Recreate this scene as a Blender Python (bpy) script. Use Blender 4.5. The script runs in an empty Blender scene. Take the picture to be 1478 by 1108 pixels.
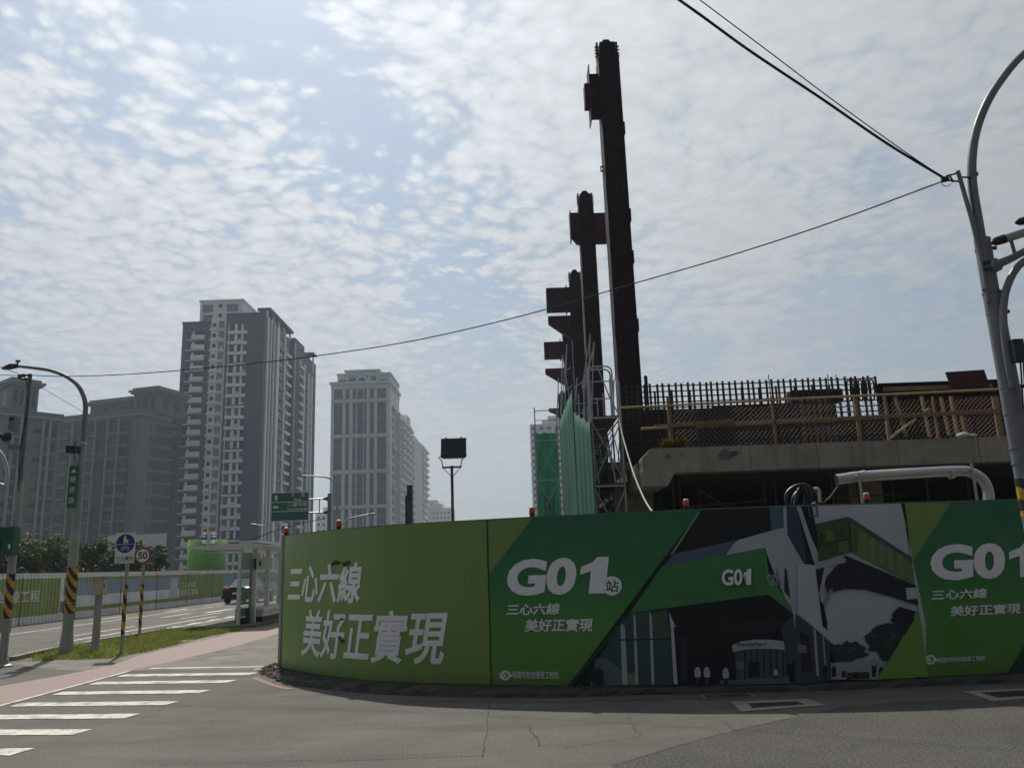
import bpy, bmesh, math, random
import numpy as np
from mathutils import Vector, Matrix
random.seed(7)
rng = np.random.default_rng(11)
R = math.radians
scene = bpy.context.scene
C = scene.collection

# ------------------------------------------------------------------ camera
FPX, PITCH, ROLL, EYE = 1180.0, R(12.49), R(1.96), 1.6
CAM = Vector((0, 0, EYE))
FW = Vector((0, math.cos(PITCH), math.sin(PITCH)))
U0 = Vector((0, -math.sin(PITCH), math.cos(PITCH)))
RT = Vector((1, 0, 0)) * math.cos(ROLL) - U0 * math.sin(ROLL)
UP = Vector((1, 0, 0)) * math.sin(ROLL) + U0 * math.cos(ROLL)
cam = bpy.data.cameras.new('camera')
cam.sensor_width = 36.0
cam.lens = FPX / 1478 * 36.0
cam.clip_start = 0.1
cam.clip_end = 6000
co = bpy.data.objects.new('camera', cam)
C.objects.link(co)
M3 = Matrix((RT, UP, -FW)).transposed()
co.matrix_world = Matrix.Translation(CAM) @ M3.to_4x4()
scene.camera = co

# survey helpers: turn a sight line through the photograph into a place in the world
def ray(x, y):
    return FW + RT * ((x - 739) / FPX) + UP * ((554 - y) / FPX)
def gp(x, y, z=0.0):
    d = ray(x, y)
    return CAM + d * ((z - EYE) / d.z)
def at(x, y, Y):
    d = ray(x, y)
    return CAM + d * (Y / d.y)

# ------------------------------------------------------------------ sky, sun, exposure
SUN_AZ, SUN_EL = R(-18), R(51)          # ahead of the camera and a little to the left
sun_dir = Vector((math.sin(SUN_AZ) * math.cos(SUN_EL), math.cos(SUN_AZ) * math.cos(SUN_EL), math.sin(SUN_EL)))
w = bpy.data.worlds.new('World')
scene.world = w
w.use_nodes = True
nt = w.node_tree
for n in list(nt.nodes):
    nt.nodes.remove(n)
class NT:
    """small shorthand for wiring nodes"""
    def __init__(s, tree):
        s.t = tree
    def n(s, typ, **kw):
        nd = s.t.nodes.new(typ)
        for k, v in kw.items():
            if k == 'inp':
                for a, b in v.items():
                    if hasattr(b, 'is_output'):
                        s.t.links.new(b, nd.inputs[a])
                    else:
                        nd.inputs[a].default_value = b
            else:
                setattr(nd, k, v)
        return nd
    def math(s, op, a, b=0.0, c=None, clamp=False):
        d = {0: a, 1: b}
        if c is not None:
            d[2] = c
        return s.n('ShaderNodeMath', operation=op, use_clamp=clamp, inp=d).outputs[0]
    def vmath(s, op, a, b=None, out=0):
        d = {0: a}
        if b is not None:
            d[1] = b
        return s.n('ShaderNodeVectorMath', operation=op, inp=d).outputs[out]
    def noise(s, vec, scale, detail=4, rough=0.5, dist=0.0):
        return s.n('ShaderNodeTexNoise', inp={'Vector': vec, 'Scale': scale, 'Detail': detail, 'Roughness': rough, 'Distortion': dist}).outputs[0]
    def ramp(s, fac, stops):
        r = s.n('ShaderNodeValToRGB', inp={0: fac})
        el = r.color_ramp.elements
        while len(el) < len(stops):
            el.new(0.5)
        for e, (p, c) in zip(el, stops):
            e.position = p
            e.color = (*c, 1) if len(c) == 3 else c
        return r.outputs[0]
    def smooth(s, v, a, b):
        return s.n('ShaderNodeMapRange', interpolation_type='SMOOTHSTEP', inp={0: v, 1: a, 2: b, 3: 0.0, 4: 1.0}).outputs[0]
    def mix(s, f, a, b, mode='MIX'):
        m = s.n('ShaderNodeMix', data_type='RGBA', blend_type=mode)
        for i, v in ((0, f), (6, a), (7, b)):
            if hasattr(v, 'is_output'):
                s.t.links.new(v, m.inputs[i])
            elif i == 0:
                m.inputs[0].default_value = v
            else:
                m.inputs[i].default_value = (*v, 1) if len(v) == 3 else v
        return m.outputs[2]

q = NT(nt)
SKY_STRENGTH = 0.1
sky = q.n('ShaderNodeTexSky', sky_type='NISHITA', sun_disc=False, sun_elevation=SUN_EL,
          sun_rotation=SUN_AZ % (2 * math.pi), air_density=1.0, dust_density=2.0, ozone_density=1.0)
dirv = q.n('ShaderNodeTexCoord').outputs['Generated']
sep = q.n('ShaderNodeSeparateXYZ', inp={0: dirv})
zc = q.math('ADD', q.math('MAXIMUM', sep.outputs[2], 0.0), 0.09)
flat = q.n('ShaderNodeCombineXYZ', inp={0: q.math('DIVIDE', sep.outputs[0], zc), 1: q.math('DIVIDE', sep.outputs[1], zc), 2: 0.0}).outputs[0]
warp = q.n('ShaderNodeTexNoise', inp={'Vector': flat, 'Scale': 2.2, 'Detail': 3.0}).outputs[1]
flat2 = q.vmath('ADD', flat, q.vmath('SCALE', q.vmath('SUBTRACT', warp, (0.5, 0.5, 0.5))))
flat2.node.inputs[1].links[0].from_node.inputs['Scale'].default_value = 0.18
big = q.noise(q.vmath('ADD', flat, (3.1, 1.7, 0.0)), 1.1, 5, 0.55, 0.3)
# altocumulus cells: rounded lumps out of two voronoi layers plus fine noise
v1 = q.n('ShaderNodeTexVoronoi', feature='F1', inp={'Vector': flat2, 'Scale': 15.0, 'Randomness': 1.0}).outputs[0]
v2 = q.n('ShaderNodeTexVoronoi', feature='F1', inp={'Vector': flat2, 'Scale': 31.0, 'Randomness': 1.0}).outputs[0]
fine = q.noise(flat2, 26.0, 8, 0.66, 0.5)
mid = q.noise(flat2, 5.0, 6, 0.62, 0.4)
tex = q.noise(q.vmath('ADD', flat, (7.3, 2.9, 0.0)), 0.9, 3, 0.5)
low = q.smooth(sep.outputs[2], 0.46, 0.05)        # towards the horizon the sheet closes into even haze
right = q.smooth(sep.outputs[0], -0.05, 0.40)
amp = q.math('MULTIPLY_ADD', q.smooth(tex, 0.30, 0.60), 0.55, 0.65)
amp = q.math('MULTIPLY', amp, q.math('MULTIPLY_ADD', low, -0.75, 1.0))
amp = q.math('MULTIPLY', amp, q.math('MULTIPLY_ADD', right, -0.6, 1.0))
cells = q.math('ADD', q.math('MULTIPLY', q.math('SUBTRACT', 0.45, v1), 1.5), q.math('MULTIPLY', q.math('SUBTRACT', 0.42, v2), 1.0))
cells = q.math('ADD', cells, q.math('MULTIPLY', q.math('SUBTRACT', fine, 0.5), 1.5))
cells = q.math('MULTIPLY', cells, amp)
cover = q.math('ADD', q.math('MULTIPLY', q.math('SUBTRACT', big, 0.5), 1.6), q.math('MULTIPLY', q.math('SUBTRACT', mid, 0.5), 2.0))
# the gaps in the cloud sheet that the photograph shows
def gap(px, py, rad, amt):
    d = ray(px, py).normalized()
    dist = q.vmath('DISTANCE', dirv, (d.x, d.y, d.z), out=1)
    return q.math('MULTIPLY', q.math('SUBTRACT', 1.0, q.smooth(dist, rad * 0.1, rad)), amt)
holes = gap(320, -10, 0.15, 1.15)
for a in ((410, 35, 0.08, .6), (490, 160, 0.13, .75), (550, 240, 0.10, .6), (170, 150, .10, .35), (640, 420, 0.12, 0.7), (700, 480, 0.12, .6), (30, 500, 0.12, .35),
          (760, 300, .09, .35), (40, 20, .10, .3), (960, 500, .14, .4), (310, 160, .06, .4), (1330, 430, .26, .40), (1400, 600, .2, .3), (1200, 480, .12, .2), (1060, 320, .10, -.5), (900, 100, .3, -.35), (250, 330, .25, -.5)):
    holes = q.math('ADD', holes, gap(*a))
dens = q.math('ADD', q.math('SUBTRACT', q.math('ADD', cells, cover), holes), q.math('MULTIPLY_ADD', right, 0.06, 0.98))
mask = q.smooth(dens, -0.05, 1.0)
wisp = q.noise(q.vmath('MULTIPLY', dirv, (4.0, 4.0, 11.0)), 1.6, 5, 0.55, 0.6)
mask = q.math('MAXIMUM', mask, q.math('MULTIPLY', low, q.math('MULTIPLY_ADD', q.smooth(wisp, 0.38, 0.66), 0.62, 0.36)))
sundot = q.vmath('DOT_PRODUCT', dirv, tuple(sun_dir), out=1)
glow = q.math('POWER', q.math('MAXIMUM', q.math('MULTIPLY_ADD', sundot, 0.5, 0.5), 0.0), 4.0)
aureole = q.math('POWER', q.math('MAXIMUM', sundot, 0.0), 18.0)       # thin cloud brightens round the hidden sun
lump = q.math('MULTIPLY_ADD', cells, 0.16, 1.0)
bright = q.math('MULTIPLY', q.math('ADD', q.math('MULTIPLY_ADD', glow, 0.70, 0.13), q.math('MULTIPLY', aureole, 0.34)), lump)
cloudc = q.vmath('SCALE', (0.95, 0.99, 1.035))
q.t.links.new(q.math('DIVIDE', bright, SKY_STRENGTH), cloudc.node.inputs['Scale'])
blue = q.vmath('SCALE', (0.56, 0.76, 1.0))
q.t.links.new(q.math('DIVIDE', q.math('MULTIPLY_ADD', glow, 0.56, 0.18), SKY_STRENGTH), blue.node.inputs['Scale'])
clear = q.mix(0.8, sky.outputs[0], blue)
mask = q.math('MULTIPLY_ADD', mask, 0.86, 0.14)
final = q.mix(mask, clear, cloudc)
bg = q.n('ShaderNodeBackground', inp={'Color': final, 'Strength': SKY_STRENGTH})
outw = q.n('ShaderNodeOutputWorld', inp={'Surface': bg.outputs[0]})

sl = bpy.data.lights.new('sun', 'SUN')
sl.energy = 4.2
sl.angle = R(1.2)
sl.color = (1.0, 0.93, 0.82)
so = bpy.data.objects.new('sun', sl)
C.objects.link(so)
so.rotation_euler = (-sun_dir).to_track_quat('-Z', 'Y').to_euler()
vs = scene.view_settings
vs.view_transform = 'Standard'
vs.look = 'None'
vs.gamma = 1.0
vs.use_curve_mapping = False
vs.exposure = 0.0
w.cycles.sampling_method = 'MANUAL'
w.cycles.sample_map_resolution = 512
scene.cycles.use_denoising = True
scene.cycles.max_bounces = 6
scene.cycles.diffuse_bounces = 3
scene.cycles.volume_bounces = 1
scene.cycles.transparent_max_bounces = 12
scene.cycles.sample_clamp_indirect = 6

# ------------------------------------------------------------------ materials
MATS = {}
def mat(name, col, rough=0.7, var=0.15, scale=3.0, metal=0.0, bump=0.0, bscale=40.0, streak=0.0, spec=0.4, col2=None, detail=5, trans=0.0):
    """base colour with noise mottling, optional vertical streaks and fine bump, all in world space"""
    if name in MATS:
        return MATS[name]
    m = bpy.data.materials.new(name)
    m.use_nodes = True
    t = NT(m.node_tree)
    b = m.node_tree.nodes['Principled BSDF']
    pos = t.n('ShaderNodeNewGeometry').outputs['Position']
    f = t.noise(pos, scale, detail, 0.6)
    lo = tuple(c * (1 - var) for c in col)
    hi = tuple(min(1, c * (1 + var)) for c in (col2 or col))
    base = t.ramp(f, [(0.3, lo), (0.7, hi)])
    if streak:
        sv = t.vmath('MULTIPLY', pos, (1.0, 1.0, 0.06))
        sf = t.noise(sv, 5.0, 6, 0.65)
        base = t.mix(t.math('MULTIPLY', t.smooth(sf, 0.48, 0.75), streak), base, tuple(c * 0.45 for c in col))
    m.node_tree.links.new(base, b.inputs['Base Color'])
    rr = t.n('ShaderNodeMapRange', inp={0: t.noise(pos, scale * 2.7, 3), 1: 0.3, 2: 0.7, 3: max(0.02, rough - 0.08), 4: min(1, rough + 0.08)}).outputs[0]
    m.node_tree.links.new(rr, b.inputs['Roughness'])
    b.inputs['Metallic'].default_value = metal
    b.inputs['Specular IOR Level'].default_value = spec
    if trans:
        b.inputs['Transmission Weight'].default_value = trans
    if bump:
        bn = t.n('ShaderNodeBump', inp={'Strength': bump, 'Distance': 0.02, 'Height': t.noise(pos, bscale, 5, 0.6)})
        m.node_tree.links.new(bn.outputs[0], b.inputs['Normal'])
    MATS[name] = m
    return m

def stripe_mat(name, ca, cb, freq, slope):
    """hazard tape: slanted bands in world height round a post"""
    m = bpy.data.materials.new(name)
    m.use_nodes = True
    t = NT(m.node_tree)
    b = m.node_tree.nodes['Principled BSDF']
    pos = t.n('ShaderNodeNewGeometry').outputs['Position']
    s = t.n('ShaderNodeSeparateXYZ', inp={0: pos})
    v = t.math('ADD', t.math('MULTIPLY', s.outputs[2], freq), t.math('MULTIPLY', s.outputs[0], slope))
    fr = t.math('FRACT', v)
    k = t.math('GREATER_THAN', fr, 0.5)
    wear = t.noise(pos, 9, 4)
    base = t.mix(k, ca, cb)
    base = t.mix(t.math('MULTIPLY', t.smooth(wear, 0.55, 0.8), 0.4), base, (0.2, 0.17, 0.12))
    m.node_tree.links.new(base, b.inputs['Base Color'])
    b.inputs['Roughness'].default_value = 0.5
    MATS[name] = m
    return m

# ------------------------------------------------------------------ mesh helpers
class MB:
    def __init__(s):
        s.v, s.f, s.m = [], [], []
    def add(s, vs, fs, mi=0):
        o = len(s.v)
        s.v += [tuple(p) for p in vs]
        s.f += [tuple(o + i for i in f) for f in fs]
        s.m += [mi] * len(fs)
        return s
    def box(s, x0, x1, y0, y1, z0, z1, mi=0, rot=None, org=None):
        vs = [(x0, y0, z0), (x1, y0, z0), (x1, y1, z0), (x0, y1, z0), (x0, y0, z1), (x1, y0, z1), (x1, y1, z1), (x0, y1, z1)]
        if rot is not None:
            vs = [tuple(rot @ (Vector(p) - Vector(org)) + Vector(org)) for p in vs]
        return s.add(vs, [(0, 3, 2, 1), (4, 5, 6, 7), (0, 1, 5, 4), (1, 2, 6, 5), (2, 3, 7, 6), (3, 0, 4, 7)], mi)
    def beam(s, a, b, w, h=None, mi=0):
        """rectangular bar from a to b"""
        a, b = Vector(a), Vector(b)
        h = h or w
        d = (b - a).normalized()
        side = d.cross(Vector((0, 0, 1)))
        if side.length < 1e-3:
            side = Vector((1, 0, 0))
        side.normalize()
        u = side.cross(d)
        vs = []
        for p in (a, b):
            for i, j in ((-1, -1), (1, -1), (1, 1), (-1, 1)):
                vs.append(p + side * (i * w / 2) + u * (j * h / 2))
        return s.add(vs, [(0, 1, 2, 3), (7, 6, 5, 4), (0, 4, 5, 1), (1, 5, 6, 2), (2, 6, 7, 3), (3, 7, 4, 0)], mi)
    def tube(s, pts, r, n=8, mi=0, caps=True):
        pts = [Vector(p) for p in pts]
        rs = r if hasattr(r, '__len__') else [r] * len(pts)
        ref = Vector((0, 0, 1))
        d0 = (pts[1] - pts[0]).normalized()
        if abs(d0.z) > 0.9:
            ref = Vector((1, 0, 0))
        side = d0.cross(ref).normalized()
        vs, fs = [], []
        for i, p in enumerate(pts):
            if i == 0:
                d = d0
            elif i == len(pts) - 1:
                d = (pts[i] - pts[i - 1]).normalized()
            else:
                d = (pts[i + 1] - pts[i - 1]).normalized()
            side = (side - d * side.dot(d)).normalized()
            u = d.cross(side)
            for k in range(n):
                a = 2 * math.pi * k / n
                vs.append(p + (side * math.cos(a) + u * math.sin(a)) * rs[i])
        for i in range(len(pts) - 1):
            for k in range(n):
                k2 = (k + 1) % n
                fs.append((i * n + k, i * n + k2, (i + 1) * n + k2, (i + 1) * n + k))
        if caps:
            fs.append(tuple(range(n - 1, -1, -1)))
            fs.append(tuple((len(pts) - 1) * n + k for k in range(n)))
        return s.add(vs, fs, mi)
    def prism(s, poly, axis, a0, a1, mi=0):
        """polygon in the two other axes, extruded along axis 'x','y' or 'z'"""
        def mk(p, a):
            if axis == 'z': return (p[0], p[1], a)
            if axis == 'y': return (p[0], a, p[1])
            return (a, p[0], p[1])
        n = len(poly)
        vs = [mk(p, a0) for p in poly] + [mk(p, a1) for p in poly]
        fs = [tuple(range(n)), tuple(range(2 * n - 1, n - 1, -1))] + [(i, (i + 1) % n, n + (i + 1) % n, n + i) for i in range(n)]
        return s.add(vs, fs, mi)
    def lathe(s, prof, c=(0, 0, 0), n=16, mi=0):
        vs, fs = [], []
        for r, z in prof:
            for k in range(n):
                a = 2 * math.pi * k / n
                vs.append((c[0] + r * math.cos(a), c[1] + r * math.sin(a), c[2] + z))
        for i in range(len(prof) - 1):
            for k in range(n):
                k2 = (k + 1) % n
                fs.append((i * n + k, i * n + k2, (i + 1) * n + k2, (i + 1) * n + k))
        fs.append(tuple(range(n - 1, -1, -1)))
        fs.append(tuple((len(prof) - 1) * n + k for k in range(n)))
        return s.add(vs, fs, mi)
    def mesh(s, name, mats, smooth=False, fix=True):
        me = bpy.data.meshes.new(name)
        me.from_pydata(s.v, [], s.f)
        for m in (mats if isinstance(mats, (list, tuple)) else [mats]):
            me.materials.append(m)
        if any(s.m):
            me.polygons.foreach_set('material_index', s.m)
        if fix:
            bm = bmesh.new()
            bm.from_mesh(me)
            bmesh.ops.recalc_face_normals(bm, faces=bm.faces)
            bm.to_mesh(me)
            bm.free()
        if smooth:
            me.polygons.foreach_set('use_smooth', [True] * len(me.polygons))
            try:
                me.set_sharp_from_angle(angle=R(40))
            except Exception:
                pass
        me.update()
        return me

def link(name, me, parent=None, loc=None, rot=None):
    o = bpy.data.objects.new(name, me)
    C.objects.link(o)
    if parent is not None:
        o.parent = parent
        if parent.get('_w'):
            o.matrix_parent_inverse = Matrix.Translation(parent.location).inverted()
        elif parent.parent is not None and parent.parent.get('_w'):
            pass
    if loc is not None:
        o.location = loc
    if rot is not None:
        o.rotation_euler = rot
    return o
def part(mb, name, m, parent, smooth=False, loc=None, rot=None, fix=True):
    return link(name, mb.mesh(name, m, smooth, fix), parent, loc, rot)
def tag(o, label=None, cat=None, group=None, kind=None):
    if label: o['label'] = label
    if cat: o['category'] = cat
    if group: o['group'] = group
    if kind: o['kind'] = kind
    return o
def thing(name, label, cat, loc=(0, 0, 0), rotz=0.0, group=None, world=True):
    """an Empty at the thing's base; world=True: its parts are given in world coordinates"""
    o = bpy.data.objects.new(name, None)
    o.empty_display_size = 0.2
    C.objects.link(o)
    o.location = loc
    o.rotation_euler = (0, 0, rotz)
    if world:
        o['_w'] = 1
    return tag(o, label, cat, group)
def struct(mb, name, m, smooth=False, label=None):
    o = part(mb, name, m, None, smooth)
    o['kind'] = 'structure'
    if label: o['label'] = label
    return o
def sheet(poly, z, mb=None, mi=0):
    mb = mb or MB()
    mb.add([(p[0], p[1], z) for p in poly], [tuple(range(len(poly)))], mi)
    return mb
def text_mesh(body, bold=0.0, with_z=False):
    """lettering as faces scaled so that the bounding box is 0..1 x 0..1; bold swells the outline"""
    c = bpy.data.curves.new('lettering', 'FONT')
    c.body = body
    if bold:
        c.bevel_depth = bold
        c.bevel_resolution = 0
    c.resolution_u = 4
    o = bpy.data.objects.new('lettering', c)
    C.objects.link(o)
    bpy.context.view_layer.update()
    me = bpy.data.meshes.new_from_object(o.evaluated_get(bpy.context.evaluated_depsgraph_get()))
    pts = np.array([v.co[:] for v in me.vertices])
    fs = [tuple(p.vertices) for p in me.polygons]
    if bold:
        fs = [f for f in fs if all(pts[i][2] > -1e-5 for i in f)]
    used = sorted({i for f in fs for i in f})
    rem = {k: i for i, k in enumerate(used)}
    pts = pts[used]
    fs = [tuple(rem[i] for i in f) for f in fs]
    bpy.data.objects.remove(o)
    bpy.data.curves.remove(c)
    bpy.data.meshes.remove(me)
    lo, hi = pts.min(0), pts.max(0)
    size = hi - lo
    out = np.zeros_like(pts)
    out[:, :2] = (pts[:, :2] - lo[:2]) / size[:2]
    if bold:
        out[:, 2] = (pts[:, 2] - lo[2]) / bold * 0.0012
    return (out if with_z else out[:, :2]), fs, size[0] / size[1]
def flat_text(body, org, ux, uz, wdt, hgt, m, parent, bold=0.0, name='lettering', shear=0.0):
    p, fs, _ = text_mesh(body, bold, True)
    org, ux, uz = Vector(org), Vector(ux), Vector(uz)
    nrm = ux.cross(uz)
    mb = MB()
    mb.add([org + ux * (x * wdt + shear * y * hgt) + uz * (y * hgt) + nrm * z for x, y, z in p], fs)
    return part(mb, name, m, parent, fix=False)
def arc_pts(p0, p1, p2, n=10):
    """quadratic bend through a control point"""
    p0, p1, p2 = Vector(p0), Vector(p1), Vector(p2)
    return [(1 - t) ** 2 * p0 + 2 * t * (1 - t) * p1 + t * t * p2 for t in [i / n for i in range(n + 1)]]
def catmull(pts, n=8):
    pts = [Vector(p) for p in pts]
    ext = [pts[0] * 2 - pts[1]] + pts + [pts[-1] * 2 - pts[-2]]
    out = []
    for i in range(1, len(ext) - 2):
        a, b, c, d = ext[i - 1:i + 3]
        for k in range(n):
            t = k / n
            out.append(0.5 * ((2 * b) + (c - a) * t + (2 * a - 5 * b + 4 * c - d) * t * t + (3 * b - a - 3 * c + d) * t ** 3))
    out.append(pts[-1])
    return out
# ------------------------------------------------------------------ surface materials
def asphalt_mat():
    m = bpy.data.materials.new('asphalt')
    m.use_nodes = True
    t = NT(m.node_tree)
    b = m.node_tree.nodes['Principled BSDF']
    pos = t.n('ShaderNodeNewGeometry').outputs['Position']
    big = t.noise(pos, 0.45, 8, 0.68, 0.5)
    midn = t.noise(t.vmath('MULTIPLY', pos, (0.45, 1.6, 1.0)), 1.1, 6, 0.65)
    grit = t.noise(pos, 38, 6, 0.78)
    agg = t.n('ShaderNodeTexVoronoi', inp={'Vector': pos, 'Scale': 95.0}).outputs[0]
    base = t.ramp(big, [(0.32, (0.058, 0.056, 0.052)), (0.68, (0.122, 0.118, 0.107))])
    base = t.mix(t.smooth(midn, 0.46, 0.66), base, t.mix(0.75, base, (0.054, 0.052, 0.048)))
    base = t.mix(t.math('MULTIPLY', t.smooth(grit, 0.42, 0.68), 0.6), base, (0.16, 0.156, 0.145))
    base = t.mix(t.math('MULTIPLY', t.smooth(agg, 0.25, 0.0), 0.35), base, (0.04, 0.038, 0.036))
    sp_ = t.noise(pos, 48, 3, 0.9)
    base = t.mix(1.0, base, t.ramp(sp_, [(0.32, (0.55, 0.55, 0.55)), (0.68, (1.45, 1.45, 1.44))]), 'MULTIPLY')
    oil = t.noise(pos, 2.3, 5, 0.7, 1.0)
    base = t.mix(t.math('MULTIPLY', t.smooth(oil, 0.62, 0.75), 0.5), base, (0.036, 0.034, 0.032))
    m.node_tree.links.new(base, b.inputs['Base Color'])
    b.inputs['Roughness'].default_value = 0.86
    b.inputs['Specular IOR Level'].default_value = 0.3
    bn = t.n('ShaderNodeBump', inp={'Strength': 0.5, 'Distance': 0.012, 'Height': t.math('ADD', grit, t.math('MULTIPLY', agg, 0.6))})
    m.node_tree.links.new(bn.outputs[0], b.inputs['Normal'])
    return m
ASPH = asphalt_mat()
def worn_paint(name, col, under, amount=0.5, scale=7):
    m = bpy.data.materials.new(name)
    m.use_nodes = True
    t = NT(m.node_tree)
    b = m.node_tree.nodes['Principled BSDF']
    pos = t.n('ShaderNodeNewGeometry').outputs['Position']
    n1 = t.noise(pos, scale, 8, 0.7, 0.3)
    n2 = t.noise(pos, scale * 9, 5, 0.7)
    f = t.math('ADD', t.math('MULTIPLY', t.smooth(n1, 0.44, 0.66), amount), t.math('MULTIPLY', t.smooth(n2, 0.50, 0.68), amount * 0.6), clamp=True)
    base = t.mix(f, col, under)
    m.node_tree.links.new(base, b.inputs['Base Color'])
    b.inputs['Roughness'].default_value = 0.7
    MATS[name] = m
    return m
PAINT = worn_paint('white_road_paint', (0.54, 0.535, 0.49), (0.15, 0.147, 0.137), 0.85, 4)
YPAINT = worn_paint('yellow_road_paint', (0.38, 0.25, 0.07), (0.13, 0.127, 0.117), 0.7)
RPAINT = worn_paint('red_kerb_paint', (0.20, 0.06, 0.05), (0.075, 0.07, 0.066), 0.95, 5)
REDPATH = worn_paint('red_path_surface', (0.200, 0.120, 0.108), (0.145, 0.128, 0.115), 0.9, 1.6)
PAVE = mat('pavement_concrete', (0.135, 0.125, 0.108), 0.85, 0.3, 0.9, bump=0.25, bscale=30)
CONC = mat('weathered_concrete', (0.24, 0.23, 0.20), 0.85, 0.22, 1.4, bump=0.25, bscale=18, streak=0.6)
CONCD = mat('dark_concrete', (0.075, 0.072, 0.065), 0.9, 0.3, 2.0, bump=0.5, bscale=14)
EARTH = mat('bare_earth', (0.16, 0.13, 0.095), 0.95, 0.3, 1.0, bump=0.6, bscale=9)
SOIL = mat('verge_soil', (0.13, 0.125, 0.06), 0.95, 0.35, 3.0, bump=0.6, bscale=20)
GALV = mat('galvanised_steel', (0.33, 0.34, 0.345), 0.45, 0.12, 4, metal=0.55)
GREYPOLE = mat('grey_painted_pole', (0.30, 0.305, 0.30), 0.5, 0.12, 3, metal=0.2, streak=0.25)
DARKMETAL = mat('dark_metal', (0.035, 0.036, 0.04), 0.45, 0.2, 5, metal=0.3)
BLACK = mat('black_plastic', (0.012, 0.012, 0.013), 0.45, 0.2, 5)
WHITEP = mat('white_paint', (0.74, 0.74, 0.72), 0.45, 0.05, 3, streak=0.12)
CABLE = mat('black_cable', (0.012, 0.012, 0.014), 0.6, 0.1, 4)

# ------------------------------------------------------------------ ground, road, pavement
g = MB()
sheet([(-690, -50), (690, -50), (690, 990), (-690, 990)], -0.06, g)
struct(g, 'ground', EARTH)
def grid_sheet(x0, x1, y0, y1, z, nx, ny):
    m = MB()
    vs = [(x0 + (x1 - x0) * i / nx, y0 + (y1 - y0) * j / ny, z) for j in range(ny + 1) for i in range(nx + 1)]
    fs = [(j * (nx + 1) + i, j * (nx + 1) + i + 1, (j + 1) * (nx + 1) + i + 1, (j + 1) * (nx + 1) + i) for j in range(ny) for i in range(nx)]
    return m.add(vs, fs)
road = struct(grid_sheet(-60, 60, -40, 420, 0.0, 4, 8), 'road', ASPH)
# building site floor behind the hoarding
struct(sheet([(-3.7, 14.6), (-0.4, 12.1), (1.4, 11.4), (30, 12.2), (30, 120), (-3.7, 120)], 0.01), 'site_ground', EARTH)
# pavement beside the road, with the red cycle strip and the grass verge
pav = struct(sheet([(-4.4, 14.75), (-6.97, 15.25), (-8.2, 15.6), (-9.4, 16.4), (-10.6, 17.7), (-10.45, 19.3), (-10.4, 24), (-10.3, 90), (-4.0, 90), (-4.0, 15.2)], 0.002), 'pavement', PAVE)
pathpoly = [(-6.97, 9.5), (-6.97, 15.4), (-6.75, 16.6), (-6.55, 19.4), (-6.6, 23.5), (-6.7, 90), (-8.05, 90), (-8.05, 27), (-8.1, 18.2), (-7.8, 16.3), (-7.95, 15.0), (-8.3, 13.6), (-9.3, 11.0), (-9.8, 9.5)]
struct(sheet(pathpoly, 0.004), 'bicycle_path', REDPATH)
# crosswalk stripes, each a painted piece of the road
def q7(x, y):
    p = gp(x / 2.956, 900 + y / 2.956)
    return (p.x, p.y)
def stripe(quad, name='crosswalk_stripe', m=PAINT, z=0.006):
    mb = MB()
    n = 24
    a, b, c, d = [Vector((*p, 0)) for p in quad]
    top = [a.lerp(b, i / n) for i in range(n + 1)]
    bot = [d.lerp(c, i / n) for i in range(n + 1)]
    j = lambda: Vector((0, random.uniform(-0.014, 0.014), 0))
    vs = [(p + j())[:2] + (z,) for p in top] + [(p + j())[:2] + (z,) for p in bot]
    mb.add(vs, [(i, i + 1, n + 2 + i, n + 1 + i) for i in range(n)])
    return part(mb, name, m, road, fix=False)
ends = [(-4.81, 8.58), (-4.72, 9.53), (-4.62, 10.46), (-4.52, 11.38), (-4.47, 12.36), (-4.43, 13.40), (-4.38, 14.30)]
ends = [(-4.83, 7.63)] + ends
for i, (xr, yt) in enumerate(ends):
    xl = -6.78
    sl_ = -0.15
    dy = sl_ * (xl - xr)
    th = 0.30
    stripe([(xl, yt + dy), (xr, yt), (xr - 0.06, yt - th), (xl, yt + dy - th)])
# thin lines: edge of the cycle crossing and the head of the crosswalk
stripe([(-6.97, 15.2), (-6.90, 15.2), (-6.95, 9.2), (-7.03, 9.2)], 'edge_line')
stripe([(-6.7, 15.55), (-4.25, 15.15), (-4.25, 15.02), (-6.7, 15.40)], 'edge_line')
stripe([(-4.6, 14.85), (-4.3, 14.95), (-4.3, 14.80), (-4.6, 14.72)], 'edge_line')
# lane markings of the main road, running away from the camera
def lane(x, y0, y1, wdt=0.15, m=PAINT, name='lane_marking'):
    return stripe([(x - wdt / 2, y1), (x + wdt / 2, y1), (x + wdt / 2, y0), (x - wdt / 2, y0)], name, m, 0.004)
lane(-16.1, 16, 200, 0.14)
lane(-12.2, 22.5, 34, 0.16)
for y0 in (24.5, 33, 41.5, 50, 60, 70, 80, 95):
    lane(-13.2, y0, y0 + 4.5, 0.13)
for y0 in (34, 46, 58, 72, 88):
    lane(-17.2, y0, y0 + 3.2, 0.3, YPAINT)
for y0 in (34.5, 44, 56):
    lane(-14.6, y0, y0 + 3.0, 0.35, YPAINT)
for y0 in (37.4, 47, 59):
    lane(-13.9, y0, y0 + 3.6, 0.32)
for y0 in (40.5, 52, 66):
    lane(-16.9, y0, y0 + 2.5, 0.30)
for k, y0 in enumerate((26.6, 28.4, 30.2, 32, 33.8, 36)):   # bus bay zigzag
    stripe([(-11.5, y0 + 1.5), (-10.9, y0 + 1.9), (-10.7, y0 + 0.5), (-11.3, y0 + 0.1)], 'bus_bay_marking', PAINT, 0.004)
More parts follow.
